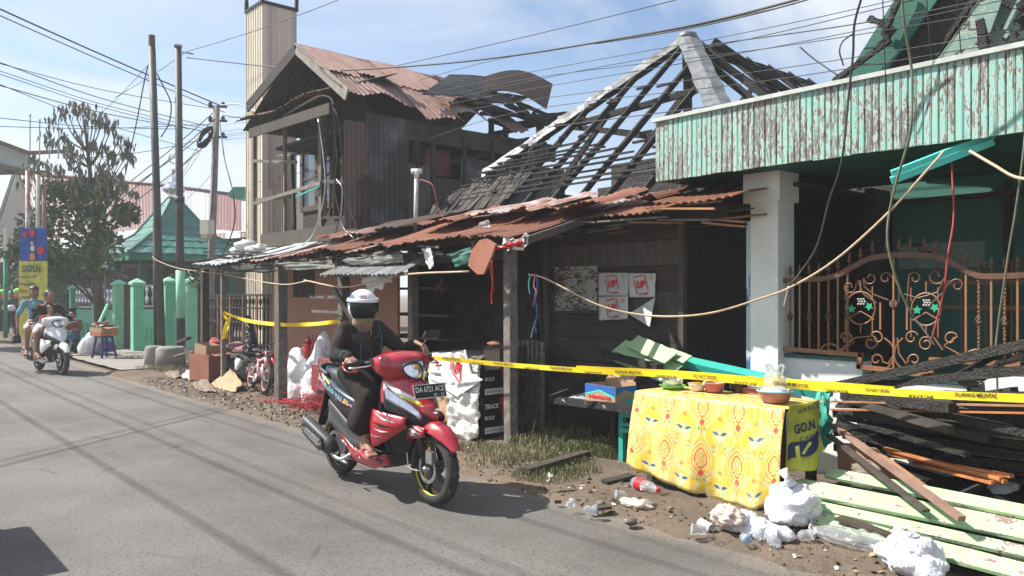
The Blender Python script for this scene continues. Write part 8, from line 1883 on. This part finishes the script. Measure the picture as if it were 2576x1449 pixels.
for k in range(40):
    a = Vector((bb_.x-.1+rs8.uniform(-.1,.1), bb_.y+rs8.uniform(.1,1.0), .03+rs8.uniform(0,.03))); d = Vector((rs8.uniform(-.25,.05), rs8.uniform(.1,.6), rs8.uniform(-.01,.02))); mb.beam(a, a+d, .010, .003)
for k in range(26):
    a = PX(790+rs8.uniform(-12,30), 900, 5.5); d = Vector((rs8.uniform(-.15,.15), rs8.uniform(-.3,.3), rs8.uniform(.1,.35))); mb.beam(a, a+d, .010, .003)
st_ = struct(mb, 'plastic_strips', M['red_strip'], False, 'stuff')
sack(528,935,5.5,(.0001,.0001,.0001),'brown_sack','x',3) if False else None
CB = thing('cardboard_box', 'large open reddish cardboard box standing on the rubble, a smaller carton inside', 'box', PZ(530, 965)); 
Rz = Matrix.Rotation(math.radians(12), 3, 'Z'); bc0 = PX(528, 960, 5.15); bc0.z = .04
def boxpanel(root, c0, R, sx, sy, h, mat, t=.008, flaps=True):
    def pan(a, b, nm, zt=h, z0=0):
        mb = MB(); A2, B2 = [c0+R @ Vector(q) for q in (a, b)]; mb.beam(A2+Vector((0,0,(zt+z0)/2)), B2+Vector((0,0,(zt+z0)/2)), t, zt-z0); return mb.build(nm, M[mat], root)
    pan((-sx,-sy,0),(sx,-sy,0),'side'); pan((-sx,sy,0),(sx,sy,0),'side'); pan((-sx-t,-sy,0),(-sx-t,sy,0),'side'); pan((sx+t,-sy,0),(sx+t,sy,0),'side')
    mb = MB(); mb.box(c0+Vector((0,0,.01)), (sx*2-.02, sy*2-.02, .01), R); mb.build('bottom', M[mat], root)
    if flaps:
        for s_ in (-1, 1):
            mb = MB(); p = [c0+R @ Vector(q) for q in ((-sx*.9,s_*(sy+t),h),(sx*.9,s_*(sy+t),h),(sx*.8,s_*(sy+.13),h-.05-.05*s_),(-sx*.8,s_*(sy+.12),h-.03))]; mb.prism(p, (0,0,.006)); mb.build('flap', M[mat], root)
boxpanel(CB, bc0, Rz, .20, .30, .46, 'cardboard_red')
CB2 = thing('small_carton', 'smaller brown carton tilted in the mouth of the large cardboard box', 'carton', bc0+Vector((0,0,.4)))
boxpanel(CB2, bc0+Vector((-.02,.05,.42)), Rz @ Matrix.Rotation(.12,3,'X'), .13, .18, .20, 'cardboard', flaps=False)
rag('brown_paper', 'cardboard', 'stiff tan paper sheet folded on the ground before the large cardboard box', [PX(520,975,4.85),PX(580,925,5.05),PX(610,965,5.0),PX(590,985,4.8)], None, 'paper', .04)
rag('brown_paper', 'brown_sack', 'flattened pale brown paper left of the folded sheet on the ground', [PZ(480,965,.05),PZ(520,950,.07),PZ(545,985,.05),PZ(500,985,.03)], None, 'paper', .03)
rag('grey_plastic', 'paper_dim', 'grey plastic rag lying on the rubble left of the cardboard box', [PZ(455,945,.05),PZ(480,925,.12),PZ(500,940,.08),PZ(478,958,.03)], None, 'rag', .04)
bagmesh('white_bag', 'plastic_bag', PX(600, 925, 5.5).xy.to_3d()+Vector((0,0,.2)), (.18,.3,.22), 'white plastic bag behind the bicycles', seed=21)
rag('pale_rag', 'brown_sack', 'pale dirty rag flattened at the road edge near the concrete footings', [PZ(415,938,.05),PZ(450,930,.08),PZ(455,948,.05),PZ(428,952,.03)], None, 'rag', .03)
plank(PX(470,880,5.3), PX(497,960,4.95), .10, .05, 'dark_wood', 'dark_timber', 'dark timber leaning by the footings and the black post', 'timber'); plank(PX(445,895,5.3), PX(530,872,5.4), .12, .03, 'grey_wood', 'grey_plank', 'grey plank laid across above the leaning dark timber', 'plank'); plank(PX(447,862,5.4), PX(475,850,5.2), .09,.04,'dark_wood','dark_timber','short dark timber sticking out toward the steel pole','timber')
sack(540,865,5.9,(.16,.20,.15),'red_sack','crumpled red floral bundle on the pile beside the thin post',31,None,.6,'bundle',.42); sack(600,868,5.9,(.2,.45,.14),'printed_red_sack','long dark red rolled mat behind the yellow tape tail',33,None,.3,'mat',.42); sack(628,800,5.75,(.10,.16,.44),'black_bag','tall black plastic hanging by the peach wall corner',35,None,.5,'plastic sheet',.5)
mb = MB()
for k in range(70):
    c_ = Vector((rnd(5.4,6.4), rnd(12.9,15.2), rnd(.02,.55))); mb.beam(c_, c_+Vector((rnd(-.4,.4), rnd(-.6,.6), rnd(-.12,.12))), rnd(.02,.08), .02, seg=1)
mb.ell((6.0,14,.1), (.7,1.2,.42), None, 18, 10, .5); struct(mb, 'burnt_household_heap', M['soot'], False, 'stuff')
def bicycle(name, label, frame, size, tyre='tyre', rim='steel', fat=.022):
    R = thing(name, label, 'bicycle', (0,0,0)); r = size/2; wb = r*3.3
    for x, nm in ((0, 'rear_wheel'), (wb, 'front_wheel')):
        mb = MB(); mb.lathe([(r-fat*1.3,-fat),(r,-fat*.6),(r,fat*.6),(r-fat*1.3,fat)], (x,0,r), (0,1,0), 30, False); w = mb.build(nm, M[tyre], R, True)
        mb = MB(); mb.lathe([(r-fat*2.2,-.014),(r-fat*1.2,-.014),(r-fat*1.2,.014),(r-fat*2.2,.014),(r-fat*2.2,-.014)], (x,0,r), (0,1,0), 30, False); mb.build('rim', M[rim], w, True)
        for k in range(14):
            a = 6.283*k/14; mb = MB(); mb.tube([(x,(.02 if k % 2 else -.02),r), (x+(r-fat*2)*math.cos(a),0,r+(r-fat*2)*math.sin(a))], .0018, 4); mb.build('spoke', M['steel'], w)
        mb = MB(); mb.tube([(x,-.035,r),(x,.035,r)], .014, 10); mb.build('hub', M['steel'], w, True)
    bbk = Vector((wb*.42,0,r*.95)); st = Vector((wb*.30,0,r*2.35)); ht = Vector((wb*.78,0,r*2.55)); hb = Vector((wb*.83,0,r*2.1))
    t = .014*size/.35+.004
    for a, b, nm in ((bbk, hb, 'down_tube'),(st.lerp(bbk,.1), ht, 'top_tube'),(bbk, st, 'seat_tube'),(hb, ht, 'head_tube')):
        mb = MB(); mb.tube([a, b], t, 9); mb.build(nm, M[frame], R, True)
    for s_ in (-1, 1):
        mb = MB(); mb.tube([bbk, (0,s_*.04,r)], t*.6, 7); mb.build('chain_stay', M[frame], R, True); mb = MB(); mb.tube([st.lerp(bbk,.2), (0,s_*.04,r)], t*.6, 7); mb.build('seat_stay', M[frame], R, True); mb = MB(); mb.tube([hb+Vector((0,s_*.035,0)), (wb,s_*.04,r)], t*.8, 7); mb.build('fork_blade', M[frame], R, True)
    mb = MB(); mb.tube([ht, ht+Vector((-.02,0,r*.5))], t*.8, 7); mb.tube([ht+Vector((-.05,-.22*size/.35,r*.65)), ht+Vector((-.0,-.1*size/.35,r*.5)), ht+Vector((0,.1*size/.35,r*.5)), ht+Vector((-.05,.22*size/.35,r*.65))], .010, 7); mb.build('handlebar', M['steel'], R, True)
    for s_ in (-1, 1):
        mb = MB(); mb.tube([ht+Vector((-.03,s_*.17*size/.35,r*.6)), ht+Vector((-.055,s_*.235*size/.35,r*.66))], .016, 8); mb.build('grip', M['black_plastic'], R, True)
    mb = MB(); mb.ell(st+Vector((0,0,.05)), (r*.5,r*.28,.025), None, 14, 8); mb.build('saddle', M['black_plastic'], R, True)
    mb = MB(); mb.lathe([(.0,.03),(r*.38,.03),(r*.38,.036),(.0,.036)], bbk, (0,-1,0), 20); mb.tube([bbk+Vector((0,-.05,0)), bbk+Vector((r*.4,-.05,-r*.3))], .008, 6); mb.tube([bbk+Vector((0,.05,0)), bbk+Vector((-r*.4,.05,r*.3))], .008, 6); mb.build('crank', M['steel'], R, True)
    for s_ in (-1, 1):
        mb = MB(); mb.box(bbk+Vector((s_*r*.4, -s_*.075, -s_*r*.3)), (.06,.05,.018)); mb.build('pedal', M['black_plastic'], R)
    return R
bk1 = bicycle('kids_bicycle', 'small pale pink child bicycle, front wheel turned to the road', 'bike_pink', .31, rim='bike_pink'); q = PZ(674, 998, .03); place(bk1, (5.08, 12.1, .04), (math.radians(-8), 0, math.radians(-96)), 1.35)
bk2 = bicycle('kids_bicycle', 'red bicycle with black tyres standing behind the pink one', 'bike_red', .46); q = PX(655, 970, 5.4); place(bk2, (5.46, q.y+.45, .03), (math.radians(8), 0, math.radians(-76)), 1.0)
ST = thing('plastic_stool', 'navy blue plastic stool carrying a cardboard tray on the pavement', 'stool', PZ(262, 908)); sp0 = PZ(262, 905); sp0.z = .05
Rs = Matrix.Rotation(.35, 3, 'Z')
mb = MB(); mb.box(sp0+Vector((0,0,.49)), (.30,.30,.035), Rs); mb.build('seat', M['stool_blue'], ST)
for sx, sy in ((-1,-1),(1,-1),(1,1),(-1,1)):
    mb = MB(); a = sp0+Rs @ Vector((sx*.12, sy*.12, 0))+Vector((0,0,.475)); b = sp0+Rs @ Vector((sx*.18, sy*.18, 0)); mb.beam(a, b, .055, .045, up=(1,0,0)); mb.build('leg', M['stool_blue'], ST)
for sx, sy, tx, ty in ((-1,-1,1,-1),(1,-1,1,1),(1,1,-1,1),(-1,1,-1,-1)):
    mb = MB(); mb.beam(sp0+Rs @ Vector((sx*.155,sy*.155,.16)), sp0+Rs @ Vector((tx*.155,ty*.155,.16)), .02, .05); mb.build('stretcher', M['stool_blue'], ST)
TRY = thing('cardboard_tray', 'open brown cardboard tray with orange printed base on the blue stool', 'box', sp0+Vector((0,0,.51))); boxpanel(TRY, sp0+Vector((0,0,.512)), Rs, .20, .22, .20, 'cardboard', flaps=True)
for s_ in (0,):
    mb = MB(); mb.beam(sp0+Rs @ Vector((-.219,-.2,0))+Vector((0,0,.56)), sp0+Rs @ Vector((-.219,.2,0))+Vector((0,0,.56)), .004, .09); mb.build('orange_print', M['orange_wood'], TRY); mb = MB(); mb.beam(sp0+Rs @ Vector((-.21,-.228,0))+Vector((0,0,.56)), sp0+Rs @ Vector((.21,-.228,0))+Vector((0,0,.56)), .004, .09); mb.build('orange_print', M['orange_wood'], TRY)
mb = MB()
for k in range(12): mb.box(sp0+Vector((rnd(-.15,.15), rnd(-.15,.15), .70+k*.012)), (.22,.18,.006), Euler((rnd(-.4,.4), rnd(-.4,.4), rnd(0,3))).to_matrix())
tag(mb.build('scrap_cardboard', M['cardboard'], origin=sp0), 'scrap cardboard pieces heaped in the tray on the blue stool', 'cardboard')['kind'] = 'stuff'
c_ = PD(232, 868, 19.8); c_.z = .28; mb = crumple((0,0,0), (.26,.62,.26), 17, .3); Rr = Euler((math.radians(-32),0,math.radians(10))).to_matrix(); mb.v = [Rr @ v+c_ for v in mb.v]; solo(mb, 'white_sack', M['white_sack'], 'long white sack slumped against the mint wall left of the stool', 'sack', None, True)
c_ = PD(268, 875, 19.6); c_.z = .22; bagmesh('purple_bag', 'purple_bag', c_, (.16,.16,.2), 'purple plastic bag under and behind the blue stool', seed=41)
c_ = PD(205, 872, 20.2); c_.z = .2; bagmesh('dark_bag', 'dark_shirt', c_, (.2,.35,.18), 'dark rumpled sack at the foot of the seated person', seed=43)
plank(PD(238, 838, 20.3), PD(272, 765, 20.6), .06, .06, 'pale_mint', 'bamboo_pole', 'pale bamboo pole leaning on the mint wall behind the sack', 'pole')
LIT = 'litter near the covered table'
q = PZ(1630, 1222, .06); mb = MB(); ax = (PZ(1650, 1228, .06)-PZ(1560, 1200, .06)).normalized(); q0 = PZ(1655, 1232, .07)
mb.lathe([(.012,0),(.014,.012),(.018,.03),(.04,.07),(.044,.09),(.044,.13),(.040,.16),(.044,.19),(.044,.27),(.03,.285),(.005,.285)], q0+ax*.0, -ax, 18); bo = solo(mb, 'soda_bottle', M['clear_plastic'], 'empty soda bottle with red label lying left of the table', 'bottle', None, True)
mb = MB(); mb.lathe([(.0455,.16),(.0455,.235)], q0, -ax, 18, False); mb.build('label', M['red_print'], bo, True); mb = MB(); mb.lathe([(.015,-.012),(.015,.008)], q0, -ax, 12); mb.build('cap', M['red_print'], bo, True)
def cup(x, y, lab, s=1.0, ang=0.0, squash=1.0, lid=True):
    p = PZ(x, y, .055); d = Vector((math.cos(ang), math.sin(ang), .1)).normalized(); mb = MB(); mb.lathe([(.022*s,0),(.028*s,.02*s),(.025*s,.04*s),(.031*s,.07*s),(.034*s,.074*s)], p, d, 14)
    for i, v in enumerate(mb.v): mb.v[i] = v+Vector((0,0,mnoise.noise(v*40)*.012*s))
    o = solo(mb, 'water_cup', M['clear_plastic'], lab, 'cup', LIT, True)
    if lid: m2 = MB(); m2.lathe([(.0335*s,.074*s),(.033*s,.077*s),(.002,.078*s)], p, d, 14); m2.build('lid', M['lid_blue' if random.random() < .5 else 'clear_plastic'], o, True)
for x, y, lab, a in ((1575,1245,'crushed blue lidded cup beneath the soda bottle',2.6),(1615,1262,'flattened clear cup right of the leaf litter',-1.9),(1775,1335,'small blue lidded cup front left of the white bags',2.4),(1868,1350,'bright blue lidded cup standing out before the white bags',-2.2),(1915,1340,'clear dented cup beside the bright blue one',-2.8),(1935,1358,'clear crushed cup with dark blue base, frontmost of the cups',-2.0),(1975,1345,'clear cup below the big white bag',.5),(1990,1352,'blue lidded cup touching the clear bag',2.2),(2010,1350,'crumpled clear cup right of the cup group',-.6),(1428,1273,'flattened clear cup at the asphalt edge',.3),(1470,1283,'torn white cup rim at the asphalt edge',-1)): cup(x, y, lab, 1.0+rnd(-.1,.2), a)
bagmesh('white_bag', 'plastic_bag', PZ(1990, 1290, .12)+Vector((0,0,.04)), (.15,.19,.17), 'big white carrier bag with a small round print right of the cloth corner', seed=51, jit=.7, nu=48, nv=34, neck=(-.02,.05,.10))
bagmesh('white_bag', 'plastic_bag', PZ(1905, 1330, .05), (.10,.25,.07), 'flat white bag lying in front of the cloth bottom', seed=53, jit=.8, nu=48, nv=30)
bagmesh('white_bag', 'plastic_bag', PZ(1870, 1318, .07), (.10,.16,.08), 'white bag with brown paper stuffed in, left of the others', seed=54, jit=.8, nu=44, nv=30)
mb = crumple(PZ(1830, 1298, .12), (.09,.12,.07), 61, 1.0, 40, 30); solo(mb, 'brown_paper', M['pink_sheet'], 'crumpled pale brown paper in the mouth of the left white bag', 'paper', None, True)
bagmesh('white_bag', 'plastic_bag', PZ(2300, 1405, .10), (.13,.20,.14), 'round white plastic bag alone in front of the charred timber', seed=57, jit=.8, nu=48, nv=34, neck=(-.03,.10,.03))
mb = crumple(PZ(2170, 1365, .06), (.10,.32,.07), 63, .9, 40, 24); solo(mb, 'clear_sheet', M['clear_plastic'], 'long crumpled clear plastic sheet between the white bags', 'plastic sheet', None, True)
rag('white_strap', 'paper_white', 'white cloth strap curling up against the green boards', [PZ(2040,1345,.05),PZ(2058,1342,.05),PZ(2052,1280,.10),PZ(2030,1290,.14)], None, 'strap', .03)
mb = MB(); q = PZ(1790, 1330, .04); mb.lathe([(.03,0),(.034,.10),(.036,.101),(.03,.10)], q, (.2,1,.1), 14, False); solo(mb, 'paper_cup', M['paper_white'], 'white ribbed paper cup lying left of the white bags', 'cup', None, True)
mb = crumple(PZ(1600, 1268, .04), (.08,.14,.035), 71, 1.1, 24, 16); solo(mb, 'leaf_litter', M['pink_sheet'], 'crumpled dry leaves and peel below the soda bottle', 'litter', None, True)
plank(PZ(1478,1282,.035), PZ(1535,1274,.045), .07, .02, 'brown_wood', 'broken_slat', 'broken wooden slat lying at the asphalt edge', 'slat'); plank(PZ(1395,1262,.03), PZ(1412,1262,.03), .03, .02, 'dark_wood', 'wood_chip', 'small dark wood chip left of the broken slat', 'chip')
plank(PZ(1320,1185,.06), PZ(1475,1140,.08), .10, .05, 'old_wood', 'grey_beam', 'weathered grey beam half sunk in the grass before the plank wall', 'beam')
plank(PZ(1520,1212,.03), PZ(1590,1195,.06), .10, .02, 'dark_wood', 'dark_board', 'dark board lying left of the covered table', 'board')
mb = MB(); rsl = random.Random(12)
for k in range(240):
    y = rsl.uniform(1.6, 14); x = 4.25+abs(rsl.gauss(0,.5)); 
    mb.cur = rsl.choice((0,0,1,2,3)); s_ = rsl.uniform(.012,.035); mb.box((x, y, vz(x,y)+.008), (s_, s_*rsl.uniform(.4,1.4), .003), Euler((rsl.uniform(-.5,.5), rsl.uniform(-.5,.5), rsl.random()*6)).to_matrix())
struct(mb, 'small_litter', [M['brown_wood'], M['paper_white'], M['pink_sheet'], M['cardboard']], kind='stuff')
mb = MB(); rg = random.Random(77)
def blades(cx_, cy_, r, n, h):
    for k in range(int(n*.62)):
        a = rg.random()*6.28; q = r*rg.random()**.6; x, y = cx_+q*math.cos(a), cy_+q*math.sin(a); z = vz(x, y) if y < 16.9 else .03; hh = h*rg.uniform(.5,1.3); l = Vector((rg.uniform(-1,1), rg.uniform(-1,1), 0))*hh*.7; w = Vector((rg.uniform(-1,1), rg.uniform(-1,1), 0)).normalized()*.0035
        p = Vector((x, y, z)); m_ = p+l*.35+Vector((0,0,hh*.75)); t = p+l+Vector((0,0,hh*.8)); mb.add([p-w, p+w, m_+w*.8, m_-w*.8, t], [(0,1,2,3),(3,2,4)])
for (x, y, r, n, h) in ((1480,1135,.35,1400,.09),(1400,1150,.40,1300,.07),(1300,1150,.35,900,.07),(1200,1135,.25,450,.06),(1540,1150,.22,800,.10),(1370,1200,.30,900,.06),(1440,1185,.25,700,.06),(1250,1170,.3,400,.05),(1560,1120,.25,600,.10),(1350,1128,.3,500,.12),(1430,1110,.3,500,.14)):
    p = PZ(x, y); blades(p.x, p.y, r, n, h)
for (x, y, r, n, h) in ((355,905,.4,300,.08),(400,930,.45,500,.10),(440,935,.4,400,.10),(470,940,.3,250,.09),(350,895,.5,250,.07)):
    p = PZ(x, y); blades(p.x, p.y, r, n, h)
struct(mb, 'grass', M['grass_blade'], kind='stuff')
mb = MB()
for k in range(14):
    p = PZ(rg.uniform(1240,1460), rg.uniform(1105,1125)); h = rg.uniform(.15,.32); d = Vector((rg.uniform(-.08,.08), rg.uniform(-.08,.08), h)); mb.tube([p, p+d*.6, p+d+Vector((rg.uniform(-.04,.04),rg.uniform(-.04,.04),0))], .003, 4)
struct(mb, 'tall_grass_stems', M['grass_blade'], kind='stuff')
def wire(pts, r, label, mat='cable_black', group='overhead wires', cat='wire', name='wire', sm=8):
    mb = MB(); mb.tube(spline(pts, sm), r, 5); return solo(mb, name, M[mat], label, cat, group, True)
def W3(*q): return [PD(x, y, d) for x, y, d in q]
wire(W3((470,145,17),(700,170,14),(830,178,12.5),(1080,163,10.5),(1290,140,9.3),(1500,107,8.3),(1750,62,7.4),(2010,-2,6.6),(2300,-90,6)), .012, 'thickest black cable sagging from the steel pole across the whole sky', name='thick_cable')
wire(W3((1500,110,8.4),(1700,78,7.7),(1900,35,7.1),(2100,-20,6.6)), .007, 'cable closely following under the thickest cable at upper right')
wire(W3((470,130,17),(640,78,15),(850,0,13),(1000,-70,12)), .007, 'wire rising steeply from the steel pole to the top edge behind the tower')
wire(W3((1000,165,12),(1290,100,11),(1700,0,9.5),(1900,-60,9)), .006, 'straight thin wire rising from the rusty ridge to the top edge')
gw = 'thin wires fanning up to the right above the burnt houses'
for k, (a, b, c_) in enumerate((((560,315,19),(1290,190,11),(2430,-40,6.5)),((560,330,19),(1290,232,11),(2576,-10,6.5)),((560,345,19),(1290,205,11),(2576,18,6.4)),((560,352,19),(1290,258,11),(2576,75,6.2)),((640,460,15),(1290,285,10.5),(2576,100,6.2)),((560,300,19),(1250,150,11.5),(2000,10,8)),((560,340,19),(1400,190,10),(2300,0,6.6)))):
    wire(W3(a, ((a[0]+b[0])/2,(a[1]+b[1])/2+14,(a[2]+b[2])/2), b, ((c_[0]+b[0])/2,(c_[1]+b[1])/2+10,(c_[2]+b[2])/2-.4), c_), .0045, ['uppermost','second','third','fourth','lowest','short upper','middle'][k]+' thin wire of the fan rising right over the burnt houses', group=gw)
for k, (a, b) in enumerate((((-20,155,14),(545,275,19.5)),((-20,172,14),(540,330,19.5)),((-20,180,14),(540,338,19.5)),((-20,150,13.5),(520,318,19.5)),((-20,205,13),(500,380,19.5)),((-20,210,13),(540,335,19.5)),((-20,295,14),(450,325,17)),((-20,318,15),(540,312,19.5)),((200,400,16),(540,345,19.5)))):
    m_ = ((a[0]+b[0])/2, (a[1]+b[1])/2+ (12 if k < 6 else 8), (a[2]+b[2])/2); wire(W3(a, m_, b), .009 if k in (3,5) else .007, ['top','second','third','thicker fourth','lower','thicker lowest','level','faint level','short rising'][k]+' wire crossing from the left edge to the utility pole', group='wires at the left')
for k, (a, b) in enumerate((((535,285,19.4),(330,455,21)),((535,320,19.4),(340,465,21)),((535,350,19.4),(350,500,21)),((540,300,19.4),(280,520,21.5)),((470,130,17),(290,245,18)),((385,150,17),(250,290,20)),((500,370,19.3),(430,440,23)),((498,380,19.3),(400,470,24)),((495,372,19.3),(440,470,24)),((505,380,19.3),(420,500,24)),((540,430,19.3),(470,500,23)))):
    wire(W3(a, ((a[0]+b[0])/2,(a[1]+b[1])/2+4,(a[2]+b[2])/2), b), .012 if k < 4 else .006, ('heavy' if k < 4 else 'light')+' black wire slanting down left from the utility pole, '+['uppermost','second','third','lowest','from the steel pole top','from the leftmost pole','beside the cable coil','under the coil','steep under the coil','lowest under the coil','near the meter box'][k], group='slanting wires left')
wire(W3((395,185,17),(410,215,17),(430,260,17),(425,310,17),(405,345,17)), .014, 'loop of slack cable hanging right of the leftmost black pole'); wire(W3((372,165,17.2),(360,220,18),(345,300,19),(330,370,20),(315,440,21)), .014, 'slack cable hanging down left of the leftmost black pole')
wire(W3((555,265,19.3),(600,262,17),(640,280,15.5),(700,292,14.5),(740,275,13),(800,242,12.2),(830,245,12),(838,262,12)), .016, 'pale cable draped over the balcony canopy from the utility pole', 'cable_silver'); wire(W3((560,290,19),(640,300,16),(700,292,14)), .012, 'dark cable into the canopy beside the pale one')
for k, (pts, r, mt, lab) in enumerate(((((800,300),(812,380),(818,470),(805,540),(780,600),(735,628)),.010,'cable_silver','long pale cable hanging down the balcony front'),(((838,262),(842,330),(848,400),(842,470),(855,540),(870,580)),.012,'cable_black','thick dark cable hanging beside the balcony post'),(((830,255),(850,300),(862,400),(866,470),(905,600)),.010,'cable_black','dark cable curving down to the lean-to roof'),(((846,450),(862,480),(858,560),(890,600)),.006,'cable_silver','thin pale wire dangling by the balusters'))):
    wire([PX(x, y, 5.75) for x, y in pts], r, lab, mt, 'cables hanging at the balcony')
wire(W3((552,300,19),(565,400,18),(585,480,17),(590,560,17),(560,640,17.5),(535,655,18)), .014, 'slack cable looping down right of the utility pole')
wire([PX(383,645,5.3), PX(395,655,5.3), PX(450,675,5.2), PX(560,690,5.0), PX(700,715,4.9), PX(770,708,4.9), PX(800,712,4.85)], .009, 'left cream cable sagging from the leftmost pole to the shop eave', 'cable_cream', 'cream cables'); wire([PX(765,705,4.85), PX(870,722,4.85), PX(1010,692,4.8), PX(1180,683,4.85)], .011, 'middle cream cable across the peach wall and small awning', 'cable_cream', 'cream cables')
wire([PX(1330,690,5.2), PX(1375,702,5.2), PX(1500,765,5.3), PX(1600,790,5.4), PX(1700,796,5.4), PX(1800,785,5.5), PX(1910,752,5.7), PX(1990,722,5.75), PX(2100,655,5.7), PX(2230,540,5.7), PX(2340,420,5.65), PX(2375,380,5.7)], .009, 'long cream cable sagging before the plank wall and rising past the column', 'cable_cream', 'cream cables')
wire([PX(2440,380,5.8), PX(2500,415,5.7), PX(2560,447,5.6), PX(2640,450,5.4)], .011, 'short cream cable under the awning at the right edge', 'cable_cream', 'cream cables')
hg = 'burnt cables hanging in front of the veranda'
wire(W3((2172,-20,5.6),(2150,60,5.7),(2146,140,5.75),(2135,240,5.8),(2125,350,5.8),(2112,430,5.85),(2085,510,6.0),(2055,620,6.1),(2010,690,6.2),(1984,720,6.2)), .009, 'leftmost thick burnt cable hanging past the fascia to the column', group=hg); wire([PX(1984,720,5.9), PX(1978,745,5.9), PX(1972,770,5.9)], .007, 'bare silver end of the leftmost hanging cable', 'cable_silver', hg)
wire(W3((2268,-20,5.3),(2275,60,5.35),(2290,150,5.4),(2295,210,5.4),(2290,330,5.4),(2260,440,5.5),(2240,520,5.6),(2232,590,5.6),(2240,650,5.6),(2258,710,5.6),(2278,760,5.6),(2300,800,5.6)), .009, 'burnt grey green cable hanging past the fascia to the fence middle', 'cable_green', hg); wire(W3((2300,800,5.6),(2320,825,5.6),(2350,868,5.6)), .007, 'frayed silver end hanging over the fence scrolls', 'cable_silver', hg)
wire([PX(2393,385,6.0), PX(2396,450,6.0), PX(2399,550,5.95), PX(2385,640,5.9), PX(2375,730,5.9), PX(2358,800,5.9), PX(2345,850,5.9)], .007, 'red wire hanging straight down before the fence', 'cable_red', hg)
wire(W3((2580,330,5.0),(2570,420,5.0),(2555,530,5.05),(2540,620,5.1),(2525,720,5.15),(2512,810,5.2),(2505,880,5.2),(2508,925,5.25)), .007, 'rightmost mottled green cable hanging into the debris', 'cable_green', hg); wire(W3((2508,925,5.25),(2510,1000,5.1),(2512,1060,5.0),(2515,1160,4.9)), .007, 'thin burnt wire trailing from the rightmost cable into the heap', group=hg)
for k, (x0, x1) in enumerate(((2220,2230),(2330,2352),(2405,2430))): wire(W3((x0,-20,5.6),((x0+x1)/2,130,5.65),(x1,260,5.7)), .004, ['left','middle','right'][k]+' fine burnt wire dangling before the gable', group='fine burnt wires')
wire(W3((2012,118,6.5),(2050,150,6.4),(2108,190,6.2)), .006, 'short broken wire end curling in the sky above the fascia'); wire(W3((2145,85,6.0),(2120,105,6.1),(2112,130,6.1),(2122,165,6.1)), .006, 'small loop of wire in the sky left of the burnt gable')
for k, (a, b) in enumerate((((1730,120,8),(2620,-30,5.4)),((1380,320,9),(2600,135,5.6)),((1800,290,7.5),(2620,150,5.4)))): wire(W3(a, ((a[0]+b[0])/2,(a[1]+b[1])/2+12,(a[2]+b[2])/2-.3), b), .0055, ['upper','middle','lower'][k]+' wire running above the fascia towards the right edge', group='wires over the fascia')
for k, (x, z, r) in enumerate(((-1.95,7.0,.015),(-1.2,7.0,.014),(-1.0,7.1,.010),(-.25,7.0,.012),(-.05,7.2,.008))):
    mb = MB(); mb.tube(catenary((x, 34, z+.5), (x+.05*(k % 2), -9, z+.5), .5, 20), r, 5); solo(mb, 'street_cable', M['cable_black'], ['outermost','second','thin third','fourth','innermost'][k]+' street cable running high along the road, above the picture', 'cable', 'street cables above the road')
mb = MB(); mb.tube(catenary((-7.5, 10.0, 7.6), (8.0, 20.6, 6.4), .2, 16), .016, 5); mb.tube(catenary((-7.5, 10.25, 7.6), (8.0, 20.7, 6.3), .2, 16), .011, 5); solo(mb, 'crossing_cable', M['cable_black'], 'cable crossing high over the road towards the utility pole', 'cable')
HC_ = thing('added_shade_stall', 'unseen wooden stall added outside the left edge to shade the road corner', 'stall', (-3.0, 4.6, 0))  # invented stall, its roof casts the dark patch at the near left of the road
sx_, sy_ = PZ(60, 1420).x - .50, PZ(60, 1420).y + .50
mb = MB(); mb.bb((sx_-.95, sy_-.10, 1.02), (sx_+.08, sy_+1.0, 1.07)); mb.build('roof_board', M['grey_wood'], HC_)
for x in (-.9, 0):
    for y in (0, .9): mb = MB(); mb.bb((sx_+x-.03, sy_+y-.03, 0), (sx_+x+.03, sy_+y+.03, 1.019)); mb.build('leg', M['grey_wood'], HC_)
hzm = bpy.data.materials.new('veil_haze'); hzm.use_nodes = True; hn = hzm.node_tree; hn.nodes.clear()  # thin volume added to lift the dark shadows like a lens veil
pv = hn.nodes.new('ShaderNodeVolumePrincipled'); pv.inputs['Color'].default_value = (0.93, 0.95, 1.0, 1); pv.inputs['Density'].default_value = 0.0024; pv.inputs['Anisotropy'].default_value = 0.25
ho = hn.nodes.new('ShaderNodeOutputMaterial'); hn.links.new(pv.outputs[0], ho.inputs['Volume'])
mb = MB(); mb.bb((-410, -310, -1.05), (510, 710, 9.6)); struct(mb, 'veil_haze', hzm, False, 'stuff')
